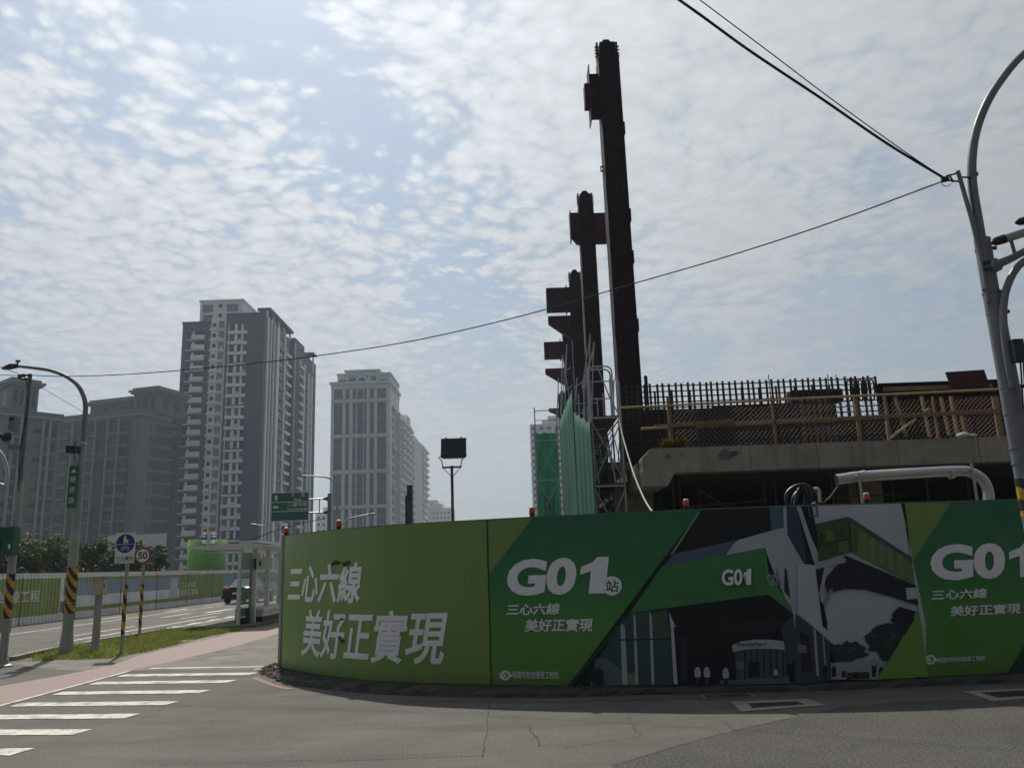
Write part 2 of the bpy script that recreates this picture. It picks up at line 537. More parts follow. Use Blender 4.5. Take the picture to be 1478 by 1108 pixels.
# red no-stopping line along the kerb
def ribbon(pts, wdt, z, name, m, parent=road):
    mb = MB()
    pts = [Vector((p[0], p[1], 0)) for p in pts]
    vs = []
    for i, p in enumerate(pts):
        d = (pts[min(i + 1, len(pts) - 1)] - pts[max(i - 1, 0)]).normalized()
        s = Vector((-d.y, d.x, 0))
        ww = wdt * random.uniform(0.25, 1.1) if wdt < 0.05 else wdt
        vs += [(p + s * ww / 2)[:2] + (z,), (p - s * ww / 2)[:2] + (z,)]
    mb.add(vs, [(2 * i, 2 * i + 1, 2 * i + 3, 2 * i + 2) for i in range(len(pts) - 1)])
    return part(mb, name, m, parent, fix=False)
kerb_line = [gp(x, y) for x, y in ((372, 972), (385, 976), (417, 987), (450, 992), (480, 996), (540, 1001), (600, 1004), (705, 1006.5), (820, 1006), (909, 1003), (1050, 1000), (1200, 996), (1340, 990), (1478, 985))] + [Vector((8, 10.7, 0)), Vector((14, 11.2, 0))]
kerb_line[0] = Vector((-4.35, 14.4, 0))
kerb_s = catmull(kerb_line, 6)
red_line = [Vector((p.x - 0.06, p.y - 0.28, 0)) for p in kerb_s]
ribbon(red_line[4:16], 0.10, 0.005, 'red_kerb_line', RPAINT)
ribbon(red_line[36:64], 0.09, 0.005, 'red_kerb_line', RPAINT)
# cracks and a repair seam in the asphalt
CRACK = mat('crack_filler', (0.045, 0.043, 0.04), 0.9, 0.3, 8)
def crack(p0, p1, wdt, n=16, wig=0.05):
    a, b = gp(*p0), gp(*p1)
    pts = []
    off = 0
    for i in range(n + 1):
        off += random.uniform(-wig, wig) * 0.5
        off *= 0.8
        p = a.lerp(b, i / n)
        pts.append((p.x + off, p.y + off * 0.6))
    ribbon(pts, wdt, 0.004, 'crack', CRACK)
crack((1222, 1019), (1050, 1056), 0.013, 24, 0.07)
crack((1050, 1056), (885, 1104), 0.013, 24, 0.07)
crack((1222, 1019), (1300, 1000), 0.014)
crack((706, 1012), (698, 1092), 0.016, wig=.02)
crack((765, 1047), (778, 1076), 0.018, 8)
crack((905, 1035), (925, 1062), 0.012, 8, .08)
crack((925, 1062), (820, 1078), 0.010, 10)
crack((480, 1098), (700, 1090), 0.012, 10, .02)
crack((1045, 1040), (1065, 1060), 0.012, 8, .1)
crack((230, 1104), (470, 1096), 0.010, 10, .03)
pa = [gp(*p) for p in ((885, 1104), (960, 1080), (1050, 1056), (1130, 1038), (1222, 1019.5), (1300, 1012), (1400, 1009), (1478, 1006))]
pts_ = []
for a, b in zip(pa[:-1], pa[1:]):
    for k in range(6):
        p = a.lerp(b, k / 6)
        pts_.append((p.x + random.uniform(-.012, .012), p.y + random.uniform(-.012, .012)))
pts_ += [(14, 10.2), (14, 2.0), (0.1, 4.6)]
def coarse_asphalt():
    m = bpy.data.materials.new('coarse_asphalt')
    m.use_nodes = True
    t = NT(m.node_tree)
    b = m.node_tree.nodes['Principled BSDF']
    pos = t.n('ShaderNodeNewGeometry').outputs['Position']
    g1 = t.noise(pos, 34, 6, 0.8)
    g2 = t.noise(pos, 0.7, 6, 0.65, .4)
    base = t.ramp(g2, [(0.3, (0.046, 0.045, 0.041)), (0.7, (0.082, 0.080, 0.073))])
    base = t.mix(t.math('MULTIPLY', t.smooth(g1, 0.42, 0.66), 0.6), base, (0.13, 0.128, 0.12))
    base = t.mix(t.math('MULTIPLY', t.smooth(g1, 0.44, 0.30), 0.6), base, (0.025, 0.024, 0.023))
    sp_ = t.noise(pos, 42, 3, 0.9)
    base = t.mix(1.0, base, t.ramp(sp_, [(0.34, (0.30, 0.30, 0.30)), (0.66, (1.6, 1.6, 1.57))]), 'MULTIPLY')
    m.node_tree.links.new(base, b.inputs['Base Color'])
    b.inputs['Roughness'].default_value = 0.9
    b.inputs['Specular IOR Level'].default_value = 0.25
    bn = t.n('ShaderNodeBump', inp={'Strength': 0.7, 'Distance': 0.015, 'Height': g1})
    m.node_tree.links.new(bn.outputs[0], b.inputs['Normal'])
    return m
part(sheet(pts_, 0.0022), 'resurfaced_asphalt', coarse_asphalt(), road, fix=False)
# drain covers set in pale concrete frames
def drain(quad_out, quad_in, nbars):
    fr = MB()
    o = [gp(*p) for p in quad_out]
    i_ = [gp(*p) for p in quad_in]
    vs = [(p.x, p.y, 0.007) for p in o] + [(p.x, p.y, 0.007) for p in i_]
    fr.add(vs, [(k, (k + 1) % 4, 4 + (k + 1) % 4, 4 + k) for k in range(4)])
    f = part(fr, 'drain_frame', CONC, road, fix=False)
    pit = MB()
    pit.add([(p.x, p.y, 0.004) for p in i_], [(0, 1, 2, 3)])
    part(pit, 'drain_grate', DARKMETAL, road, fix=False)
    bars = MB()
    for k in range(nbars):
        t0 = (k + 0.5) / nbars
        a = i_[0].lerp(i_[1], t0)
        b = i_[3].lerp(i_[2], t0)
        bars.beam((a.x, a.y, 0.008), (b.x, b.y, 0.008), 0.02, 0.008)
    part(bars, 'grate_bars', mat('rusted_iron', (0.07, 0.05, 0.04), 0.8, 0.3, 12, metal=0.3), road)
drain([(1055, 1013), (1165, 1008.5), (1192, 1018), (1070, 1027)], [(1080, 1015.5), (1150, 1012.5), (1162, 1016.5), (1086, 1022)], 12)
drain([(1390, 998), (1500, 993), (1560, 1003), (1432, 1012)], [(1415, 1000), (1492, 996), (1525, 1002), (1440, 1007)], 12)
drain([(1010, 1003), (1080, 1000), (1092, 1005), (1018, 1009)], [(1014, 1003.6), (1078, 1000.8), (1088, 1004.6), (1020, 1008.2)], 14)

# ------------------------------------------------------------------ grass verge
ver_out = [(22.7, 953.6), (57, 945), (85, 939), (113.7, 935), (148, 926.6), (184.7, 921), (227, 913.8), (273, 909.5), (338, 906.7)]
ver_in = [(349.5, 908.5), (298, 918), (256, 929.4), (199, 942), (170.5, 949), (128, 951), (85, 952), (22.7, 955)]
vpoly = [gp(*p) for p in ver_out + ver_in]
vs_ = MB()
vs_.add([(p.x, p.y, 0.006) for p in vpoly], [tuple(range(len(vpoly)))])
struct(vs_, 'grass_verge', SOIL)
# low kerb along the road side of the verge
kb = MB()
ko = [gp(*p) for p in ver_out] + [Vector((-9.6, 34, 0)), Vector((-9.8, 60, 0)), Vector((-9.9, 90, 0))]
for a, b in zip(ko[:-1], ko[1:]):
    kb.beam((a.x - 0.10, a.y, 0.045), (b.x - 0.10, b.y, 0.045), 0.16, 0.09)
struct(kb, 'verge_kerb', CONC)
def in_poly(x, y, poly):
    c = False
    j = len(poly) - 1
    for i in range(len(poly)):
        if (poly[i].y > y) != (poly[j].y > y) and x < (poly[j].x - poly[i].x) * (y - poly[i].y) / (poly[j].y - poly[i].y) + poly[i].x:
            c = not c
        j = i
    return c
def leaf_mat(name, c1, c2, c3=None, scale=1.2):
    m = bpy.data.materials.new(name)
    m.use_nodes = True
    t = NT(m.node_tree)
    b = m.node_tree.nodes['Principled BSDF']
    pos = t.n('ShaderNodeNewGeometry').outputs['Position']
    f = t.noise(pos, scale, 5, 0.65)
    stops = [(0.3, c1), (0.62, c2)] + ([(0.8, c3)] if c3 else [])
    base = t.ramp(f, stops)
    m.node_tree.links.new(base, b.inputs['Base Color'])
    b.inputs['Roughness'].default_value = 0.6
    b.inputs['Specular IOR Level'].default_value = 0.25
    tr = t.n('ShaderNodeBsdfTranslucent', inp={'Color': base})
    mx = t.n('ShaderNodeMixShader', inp={0: 0.35, 1: b.outputs[0], 2: tr.outputs[0]})
    m.node_tree.links.new(mx.outputs[0], m.node_tree.nodes['Material Output'].inputs['Surface'])
    MATS[name] = m
    return m
GRASS = leaf_mat('grass_blades', (0.17, 0.205, 0.038), (0.25, 0.285, 0.062), (0.31, 0.27, 0.11), 2.5)
gv = MB()
xs = [p.x for p in vpoly]; ys = [p.y for p in vpoly]
cnt = 0
while cnt < 22000:
    x, y = random.uniform(min(xs), max(xs)), random.uniform(min(ys), max(ys))
    if not in_poly(x + random.gauss(0, .10), y + random.gauss(0, .14), vpoly):
        continue
    clump = math.sin(x * 5.1 + 1.3) * math.sin(y * 3.7) + math.sin(x * 2.1 - y * 1.3)
    if random.random() > 0.55 + 0.3 * clump:
        continue
    if y < 19.8 and random.random() < .55 or (math.sin(x * 3.1 + y * 1.9) + math.sin(y * 2.3 - x) > 1.35 and random.random() < .8):
        continue
    h = random.uniform(0.04, 0.11) * (1 + 0.35 * clump) + (0.1 if random.random() < 0.01 else 0)
    a = random.uniform(0, 6.28)
    wd = random.uniform(0.006, 0.014)
    dx, dy = math.cos(a) * wd, math.sin(a) * wd
    lx, ly = random.gauss(0, h * 0.5), random.gauss(0, h * 0.5)
    gv.add([(x - dx, y - dy, 0.004), (x + dx, y + dy, 0.004), (x + lx, y + ly, 0.01 + h)], [(0, 1, 2)])
    cnt += 1
tag(part(gv, 'grass', GRASS, None, fix=False), 'short green grass on the verge beside the red cycle path', 'grass', kind='stuff')

# ------------------------------------------------------------------ kerb and rubble below the hoarding
WB = 0.07      # banner bottom height
wall_px = [(405.7, 961), (455.8, 972), (531.6, 980.9), (596.5, 984.5), (710, 987.4), (835, 988.5), (909, 989), (1005, 988), (1176, 984), (1337, 976), (1478, 968.5)]
wp = [gp(x, y, WB) for x, y in wall_px]
wp = [Vector((p.x, p.y, 0)) for p in wp]
side = [Vector((-4.15, 34, 0)), Vector((-4.12, 26, 0)), Vector((-4.10, 20, 0)), Vector((-4.08, 17, 0)), Vector((-4.05, 15.4, 0))]
d_end = (wp[-1] - wp[-2]).normalized()
wall_ctrl = side + wp + [wp[-1] + d_end * 4, wp[-1] + d_end * 9]
wall_pts = catmull(wall_ctrl, 14)
acc = [0.0]
for a, b in zip(wall_pts[:-1], wall_pts[1:]):
    acc.append(acc[-1] + (b - a).length)
acc = np.array(acc)
WX = np.array([p.x for p in wall_pts]); WY = np.array([p.y for p in wall_pts])
S0 = acc[len(side) * 14]               # arc length at the left end of the first banner
def plan(s):
    x, y = np.interp(s, acc, WX), np.interp(s, acc, WY)
    x2, y2 = np.interp(s + 0.05, acc, WX), np.interp(s + 0.05, acc, WY)
    x1, y1 = np.interp(s - 0.05, acc, WX), np.interp(s - 0.05, acc, WY)
    dx, dy = x2 - x1, y2 - y1
    l = math.hypot(dx, dy)
    return x, y, dy / l, -dx / l       # point and outward normal (towards the street)
_ss = np.linspace(S0 - 0.02, acc[-1], 4000)
_ang = np.array([math.atan2(np.interp(s, acc, WX), np.interp(s, acc, WY)) for s in _ss])
def pix(x, y):
    """photograph pixel -> (s, z) on the hoarding"""
    d = ray(x, y)
    s = float(np.interp(math.atan2(d.x, d.y), _ang, _ss))
    Y = np.interp(s, acc, WY)
    return s, EYE + d.z / d.y * Y
STEP = 0.12
_gk = np.arange(0, acc[-1] + STEP, STEP)
_gp = np.array([plan(float(s)) for s in _gk])
_gp[:, 0] += _gp[:, 2] * (0.004 * np.sin(_gk * 2.3) + 0.002 * np.sin(_gk * 7.1))     # shallow billows of the stretched banner
_gp[:, 1] += _gp[:, 3] * (0.004 * np.sin(_gk * 2.3) + 0.002 * np.sin(_gk * 7.1))
def surf(s, z, off=0.0):
    """point on the faceted hoarding face, off metres in front of it; all print layers share the same facets"""
    f = min(max(s / STEP, 0), len(_gk) - 1.001)
    i = int(f)
    t = f - i
    x, y, nx, ny = _gp[i] * (1 - t) + _gp[i + 1] * t
    return (x + nx * off, y + ny * off, z)

kmb = MB()
ks = []
for i in range(121):
    t = i / 120 * (len(kerb_s) - 1)
    a = int(min(t, len(kerb_s) - 2))
    ks.append(kerb_s[a].lerp(kerb_s[a + 1], t - a))
rows = []
for i, p in enumerate(ks):
    # nearest hoarding point behind this kerb point
    k = int(np.argmin((WX - p.x) ** 2 + (WY - p.y) ** 2))
    back = Vector((WX[k], WY[k], 0))
    n = (back - p)
    j = lambda a: random.uniform(-a, a)
    rows.append([(p.x + j(.015), p.y + j(.02), 0.0), (p.x + n.x * .06 + j(.02), p.y + n.y * .06 + j(.02), 0.05 + j(.018)), (p.x + n.x * .3 + j(.02), p.y + n.y * .3 + j(.02), 0.06 + j(.022)),
                 (p.x + n.x * .7, p.y + n.y * .7, 0.055 + j(.02)), (back.x + n.x * 0.4, back.y + n.y * .4, 0.05)])
vs = [v for r in rows for v in r]
kmb.add(vs, [(i * 5 + k, (i + 1) * 5 + k, (i + 1) * 5 + k + 1, i * 5 + k + 1) for i in range(120) for k in range(4)])
struct(kmb, 'broken_kerb', mat('dirty_shaded_kerb', (0.042, 0.040, 0.036), 0.9, 0.5, 3.0, bump=0.8, bscale=14))  # dirty concrete tone, darkened further for the shade below the hoarding
# loose rubble along the foot of the hoarding, densest at its left end
rb = MB()
for i in range(380):
    u = random.random()
    t = (u ** 1.7) * 0.9 if i % 3 else u * u * 0.16
    k = int(t * 119)
    r0_, r1_ = Vector(rows[k][0]), Vector(rows[k][3])
    p = r0_.lerp(r1_, random.uniform(-0.25, 1.0))
    sz = random.uniform(0.005, 0.024) * (1.5 if k < 14 else 1.0)
    zz = 0.045 if (p - r0_).dot(r1_ - r0_) > 0 else 0.0
    vv = []
    for a in range(6):
        d = Vector(((1, 0, 0), (-1, 0, 0), (0, 1, 0), (0, -1, 0), (0, 0, 1), (0, 0, -1))[a])
        vv.append(p + Vector((d.x * sz * random.uniform(.6, 1.6), d.y * sz * random.uniform(.6, 1.5), zz + sz * 0.5 + d.z * sz * random.uniform(.4, .9))))
    rb.add(vv, [(4, 0, 2), (4, 2, 1), (4, 1, 3), (4, 3, 0), (5, 2, 0), (5, 1, 2), (5, 3, 1), (5, 0, 3)])
tag(part(rb, 'rubble', CONCD, None), 'broken concrete and dirt along the foot of the green hoarding', 'rubble', kind='stuff')

# ------------------------------------------------------------------ the big green hoarding
def grad_print(name, stops_z, warm=None):
    """printed vertical colour gradient of a banner"""
    m = bpy.data.materials.new(name)
    m.use_nodes = True
    t = NT(m.node_tree)
    b = m.node_tree.nodes['Principled BSDF']
    pos = t.n('ShaderNodeNewGeometry').outputs['Position']
    sp = t.n('ShaderNodeSeparateXYZ', inp={0: pos})
    f = t.math('DIVIDE', sp.outputs[2], 2.3)
    base = t.ramp(f, stops_z)
    dust = t.noise(t.vmath('MULTIPLY', pos, (1, 1, 0.35)), 2.0, 7, 0.68)
    base = t.mix(t.math('MULTIPLY', t.smooth(dust, 0.45, 0.8), 0.14), base, (0.30, 0.29, 0.24))
    splash = t.math('MULTIPLY', t.smooth(t.math('ADD', sp.outputs[2], t.math('MULTIPLY', t.noise(pos, 7, 5), 0.35)), 0.42, 0.16), 0.45)
    base = t.mix(splash, base, (0.10, 0.095, 0.075))
    m.node_tree.links.new(base, b.inputs['Base Color'])
    b.inputs['Roughness'].default_value = 0.38
    b.inputs['Specular IOR Level'].default_value = 0.5
    rip = t.noise(t.vmath('MULTIPLY', pos, (2.2, 2.2, 0.5)), 2.0, 5, 0.6, 0.8)
    bn = t.n('ShaderNodeBump', inp={'Strength': 0.45, 'Distance': 0.02, 'Height': t.math('ADD', rip, t.math('MULTIPLY', t.noise(pos, 6, 3), 0.4))})
    m.node_tree.links.new(bn.outputs[0], b.inputs['Normal'])
    MATS[name] = m
    return m
OLIVE = grad_print('olive_print', [(0.0, (0.150, 0.275, 0.045)), (1.0, (0.148, 0.248, 0.060))])
OLIVE2 = grad_print('pale_olive_print', [(0.0, (0.15, 0.28, 0.05)), (1.0, (0.150, 0.230, 0.060))])
DGREEN = grad_print('green_gradient_print', [(0.02, (0.098, 0.240, 0.028)), (0.33, (0.060, 0.225, 0.030)), (0.62, (0.014, 0.160, 0.042)), (1.0, (0.006, 0.115, 0.055))])
LETTER = mat('white_print', (0.74, 0.75, 0.78), 0.42, 0.06, 2.5, streak=0.14, spec=0.5)
PRN = {}
def prn(r, g, b):
    k = 'print_%02x%02x%02x' % (int(r * 255), int(g * 255), int(b * 255))
    return mat(k, (r, g, b), 0.6, 0.10, 1.5, spec=0.25)
ztop = 0.5 * (pix(705, 748)[1] + pix(1005, 738)[1])
print('hoarding top', ztop, pix(420, 770), pix(1335, 724), pix(1478, 717))
hoard = thing('construction_hoarding', 'long green construction hoarding curving round the street corner, printed with white station lettering', 'hoarding', (0, 11, 0))
def sz_bisect(pts, faces, step=STEP):
    """cut flat faces given in (s,z) along lines of constant s so that they can follow the curve"""
    bm = bmesh.new()
    vsb = [bm.verts.new((p[0], p[1], p[2] if len(p) > 2 else 0)) for p in pts]
    for f in faces:
        try:
            bm.faces.new([vsb[i] for i in f])
        except ValueError:
            pass
    lo, hi = min(p[0] for p in pts), max(p[0] for p in pts)
    k = math.floor(lo / step) + 1
    while k * step < hi:
        bmesh.ops.bisect_plane(bm, geom=bm.verts[:] + bm.edges[:] + bm.faces[:], plane_co=(k * step, 0, 0), plane_no=(1, 0, 0))
        k += 1
    bm.verts.index_update()
    out = [(v.co.x, v.co.y, v.co.z) for v in bm.verts], [tuple(v.index for v in f.verts) for f in bm.faces]
    bm.free()
    return out
def tri_poly(pts):
    bm = bmesh.new()
    vv = [bm.verts.new((p[0], p[1], 0)) for p in pts]
    f = bm.faces.new(vv)
    bmesh.ops.triangulate(bm, faces=[f])
    bm.verts.index_update()
    fs = [tuple(v.index for v in f.verts) for f in bm.faces]
    bm.free()
    return pts, fs
def on_wall(mb, pts, faces, off, mi=0):
    p, f = sz_bisect(pts, faces)
    mb.add([surf(s, z, off + o) for s, z, o in p], f, mi)
def wall_poly(mb, px_list, off, mi=0, zlim=True):
    pts = [pix(*p) for p in px_list]
    pts = [(s, min(max(z, WB), ztop - 0.004)) for s, z in pts] if zlim else pts
    a, b = tri_poly(pts)
    on_wall(mb, a, b, off, mi)
def wall_text(body, x0, y0, x1, y1, shear, bold, name='lettering', m=None, off=0.007):
    """text whose lower left corner sits at pixel (x0,y0) and upper right corner at pixel (x1,y1)"""
    p, fs, _ = text_mesh(body, bold, True)
    s0, z0 = pix(x0, y0)
    s1, z1 = pix(x1, y1)
    h = z1 - z0
    wd = (s1 - s0) - shear * h
    pts = [(s0 + u * wd + shear * v * h, z0 + v * h, zz) for u, v, zz in p]
    mb = MB()
    on_wall(mb, pts, fs, off)
    return part(mb, name, m or LETTER, hoard, fix=False)
ONE = [(.34, 0.0), (.78, 0.0), (.78, 1.0), (.47, 1.0), (.36, .86), (.06, .74), (.06, .52), (.34, .62)]
def wall_g01(x0, y0, x1, y1, shear, bold, name='lettering', m=None, off=0.007):
    """G and 0 from the typeface, the flagged numeral one drawn as an outline"""
    s0, z0 = pix(x0, y0)
    s1, z1 = pix(x1, y1)
    h = z1 - z0
    wd = (s1 - s0) - shear * h
    p, fs, _ = text_mesh('G0', bold, True)
    mb = MB()
    on_wall(mb, [(s0 + u * wd * .70 + shear * v * h, z0 + v * h, zz) for u, v, zz in p], fs, off)
    part(mb, name, m or LETTER, hoard, fix=False)
    mb = MB()
    a_, b_ = tri_poly([(s0 + wd * (.715 + u * .365) + shear * v * h, z0 + (.015 + v * .97) * h) for u, v in ONE])
    on_wall(mb, a_, b_, off + .0012)
    part(mb, name, m or LETTER, hoard, fix=False)
seam1 = pix(709, 987)[0]
seam2 = pix(1337, 976)[0]
def banner(sa, sb, m, name='banner', off=0.0):
    mb = MB()
    sg = [sa] + [k * STEP for k in range(int(sa / STEP) + 1, int(sb / STEP) + 1) if sa + .002 < k * STEP < sb - .002] + [sb]
    ns = len(sg) - 1
    nz = 4
    vs = [surf(sg[i], WB + (ztop - WB) * k / nz, off) for k in range(nz + 1) for i in range(ns + 1)]
    mb.add(vs, [(k * (ns + 1) + i, k * (ns + 1) + i + 1, (k + 1) * (ns + 1) + i + 1, (k + 1) * (ns + 1) + i) for k in range(nz) for i in range(ns)])
    return part(mb, name, m, hoard, True, fix=False)
# sheet metal backing with a capping rail, a thickness of its own behind the printed banners
bk = MB()
ns = int(acc[-1] / 0.15)
for i in range(ns):
    a, b = acc[-1] * i / ns, acc[-1] * (i + 1) / ns
    A0, B0, A1, B1 = surf(a, 0.03, -0.010), surf(b, 0.03, -0.010), surf(a, 0.03, -0.05), surf(b, 0.03, -0.05)
    zt = ztop - 0.012
    q8 = [A0, B0, (B0[0], B0[1], zt), (A0[0], A0[1], zt), A1, B1, (B1[0], B1[1], zt), (A1[0], A1[1], zt)]
    bk.add(q8, [(0, 1, 2, 3), (7, 6, 5, 4), (3, 2, 6, 7), (0, 4, 5, 1)])
part(bk, 'backing_sheet', mat('hoarding_back', (0.07, 0.10, 0.06), 0.6, 0.2, 3), hoard, fix=False)
cap = MB()
for i in range(ns):
    a, b = acc[-1] * i / ns, acc[-1] * (i + 1) / ns
    A0, B0 = Vector(surf(a, ztop, -0.03)), Vector(surf(b, ztop, -0.03))
    cap.beam(A0, B0, 0.05, 0.03)
part(cap, 'top_rail', mat('green_rail', (0.10, 0.15, 0.07), 0.5, 0.15, 3), hoard)
# rear framework so that the hoarding stands by itself
s = 1.0
while s < acc[-1]:
    fr = MB()
    x, y, nx, ny = plan(s)
    fr.beam((x - nx * 0.11, y - ny * 0.11, 0.0), (x - nx * 0.11, y - ny * 0.11, ztop - 0.03), 0.06)
    fr.beam((x - nx * 0.12, y - ny * 0.12, ztop * 0.75), (x - nx * 1.1, y - ny * 1.1, 0.0), 0.05)
    part(fr, 'support_prop', GALV, hoard)
    s += 2.0
banner(0.05, S0 - 0.04, OLIVE)
banner(S0 + 0.02, seam1 - 0.008, OLIVE)
banner(seam1 + 0.008, seam2 - 0.008, DGREEN)
banner(seam2 + 0.008, acc[-1], DGREEN)
# grey end post where the banner begins
x, y, nx, ny = plan(S0 - 0.01)
ep = MB()
ep.tube([(x - 0.02, y + .02, 0), (x - 0.02, y + .02, ztop + 0.03)], 0.045, 10)
part(ep, 'end_post', GALV, hoard, True)
# lashing along the seams
for sm in (seam1, seam2):
    lm = MB()
    lm.tube([surf(sm + random.uniform(-.006, .006), WB + (ztop - WB) * i / 24, 0.004) for i in range(25)], 0.006, 5)
    part(lm, 'lashing_rope', BLACK, hoard)
# --- first banner lettering
wall_text('三心六線', 415.5, 868.5, 527, 810, 0.20, 0.026)
wall_text('美好正實現', 434.5, 946, 651, 879.5, 0.20, 0.019)
# scuffs and tears on the first banner
for (cx, cy, r) in ((487, 812, 6), (498, 814, 5), (482, 813, 4), (503, 811, 5), (495, 925, 4), (491, 920, 3.5), (494, 893, 3)):
    n = 7
    tr_ = MB()
    wall_poly(tr_, [(cx + r * random.uniform(.5, 1.3) * math.cos(a * 6.283 / n), cy + 0.7 * r * random.uniform(.5, 1.3) * math.sin(a * 6.283 / n)) for a in range(n)], 0.010)
    part(tr_, 'torn_patch', mat('torn_green', (0.03, 0.05, 0.02), 0.8, 0.3, 20), hoard, fix=False)
# pale scratches near the first seam and a few drip marks
for k in range(9):
    x0, y0 = 684 + random.uniform(-8, 8), 832 + random.uniform(-10, 12)
    dx, dy = random.uniform(-7, 7), random.uniform(4, 11)
    m_ = MB()
    wall_poly(m_, [(x0, y0), (x0 + .7, y0), (x0 + dx + .5, y0 + dy), (x0 + dx, y0 + dy)], 0.006)
    part(m_, 'scratch', mat('pale_scratch', (.30, .34, .24), .7, .2, 10), hoard, fix=False)
# --- G01 station panels (the same print twice)
def station_panel(ox, oy, right_cut):
    mb = MB()
    wall_poly(mb, right_cut, 0.004, 0)
    part(mb, 'corner_print', OLIVE2, hoard, fix=False)
station_panel(0, 0, [(704.5, 746), (768.5, 742), (706.5, 828)])
station_panel(0, 0, [(1304.5, 723), (1372, 719), (1316, 810)])
def station_text(ax, ay, bx, by):
    """ax.. maps the first panel's pixel layout on to another place"""
    f = lambda x, y: (ax + bx * (x - 729), ay + by * (y - 803))
    wall_g01(*f(729, 860), *f(879, 802), 0.16, 0.045)
    mb = MB()
    c = f(883.5, 845)
    wall_poly(mb, [(c[0] + 14 * bx * math.cos(a * math.pi / 12), c[1] + 14 * by * math.sin(a * math.pi / 12)) for a in range(24)], 0.0075)
    part(mb, 'round_badge', LETTER, hoard, fix=False)
    wall_text('站', *f(874, 854), *f(893.5, 836.5), 0.12, 0.012, m=prn(.02, .15, .05), off=0.010)
    wall_text('三心六線', *f(731, 887.5), *f(809.5, 869.5), 0.18, 0.022)
    wall_text('美好正實現', *f(757, 911.5), *f(857, 891.5), 0.18, 0.022)
    # round swoosh emblem
    lg = MB()
    c = f(729.5, 974)
    for r0, r1, a0, a1 in ((4.5, 7.2, -2.6, 2.9), (0.8, 2.6, 0.3, 5.2)):
        n = 18
        pts_o = [(c[0] + r1 * math.cos(a0 + (a1 - a0) * i / n) * bx, c[1] + r1 * math.sin(a0 + (a1 - a0) * i / n) * by) for i in range(n + 1)]
        pts_i = [(c[0] + r0 * math.cos(a0 + (a1 - a0) * i / n) * bx, c[1] + r0 * math.sin(a0 + (a1 - a0) * i / n) * by) for i in range(n + 1)]
        wall_poly(lg, pts_o + pts_i[::-1], 0.007)
    for dy in (-3.2, -0.6, 2.0):
        wall_poly(lg, [(c[0] - 9.5 * bx, c[1] + dy * by), (c[0] - 2 * bx, c[1] + dy * by), (c[0] - 2 * bx, c[1] + (dy + 1.5) * by), (c[0] - 8.5 * bx, c[1] + (dy + 1.5) * by)], 0.0082)
    wall_poly(lg, [(c[0] + 5 * bx, c[1] - 3.6 * by), (c[0] + 11 * bx, c[1] + 0.4 * by), (c[0] + 5 * bx, c[1] + 3.4 * by)], 0.009)
    part(lg, 'emblem', LETTER, hoard, fix=False)
    wall_text('桃園市政府捷運工程局', *f(740, 978.5), *f(806, 968), 0.0, 0.004)
station_text(729, 803, 1, 1)
station_text(1342, 782, 1.02, 0.99)
# --- printed picture of the future station
pic = MB()
Z5 = lambda l: [(860 + x / 3.694, 720 + y / 3.694) for x, y in l]
Z6 = lambda l: [(1150 + x / 3.463, 700 + y / 3.463) for x, y in l]
Z4 = lambda l: [(690 + x / 3.822, 730 + y / 3.822) for x, y in l]
pm = []
lay = [0.004]
def pp(col, poly):
    m = prn(*col)
    if m not in pm:
        pm.append(m)
    lay[0] += 0.0003
    wall_poly(pic, poly, lay[0], pm.index(m))
NIGHT, TEAL, GREYW, BLUE = (0.012, 0.014, 0.018), (0.045, 0.075, 0.080), (0.42, 0.45, 0.50), (0.070, 0.115, 0.165)
pp(NIGHT, [(1010, 735), (1305, 722), (1338.5, 979), (821, 991)])
pp(GREYW, Z6([(60, 60), (520, 80), (645, 700), (645, 960), (395, 970), (150, 770), (90, 400)]))              # pale sky
pp((0.36, 0.38, 0.43), Z5([(750, 220), (1000, 150), (1020, 190), (1100, 330), (1180, 470), (1215, 720), (1045, 605), (960, 420), (900, 260), (690, 300)]))
pp(NIGHT, Z5([(570, 60), (925, 45), (935, 165), (420, 290)]))
pp(BLUE, Z5([(925, 45), (1000, 40), (1000, 152), (935, 167)]))
pp(BLUE, Z5([(420, 290), (755, 218), (680, 305), (345, 372)]))
pp((0.38, 0.40, 0.43), Z5([(998, 40), (1014, 40), (1022, 195), (1002, 155)]))
pp((0.035, 0.055, 0.085), Z5([(1014, 40), (1068, 38), (1112, 240), (1118, 362), (1020, 190)]))
pp((0.36, 0.38, 0.42), Z5([(1068, 38), (1090, 38), (1190, 330), (1180, 360), (1160, 330)]))
pp(NIGHT, Z5([(1095, 38), (1150, 36), (1182, 190), (1190, 300), (1160, 230)]))
pp((0.055, 0.190, 0.065), Z5([(180, 606), (350, 362), (890, 260), (917, 507)]))                         # green fascia
pp((0.075, 0.215, 0.085), Z5([(890, 260), (906, 290), (920, 390), (1045, 585), (1046, 607), (917, 507)]))
pp((0.02, 0.035, 0.03), Z5([(1005, 360), (1018, 380), (1036, 530), (1003, 490)]))
pp(NIGHT, Z5([(965, 365), (978, 470), (962, 460)]))
pp(TEAL, Z5([(175, 608), (380, 590), (440, 990), (-30, 995), (0, 870), (130, 660)]))                   # glass hall
pp((0.06, 0.085, 0.05), Z5([(285, 600), (372, 592), (385, 740), (300, 735)]))
pp((0.06, 0.085, 0.05), Z5([(205, 605), (275, 600), (290, 650), (210, 660)]))
pp((0.10, 0.15, 0.15), Z5([(0, 850), (60, 850), (150, 920), (160, 990), (-30, 992)]))
pp((0.16, 0.18, 0.10), Z5([(150, 925), (215, 925), (215, 990), (150, 990)]))
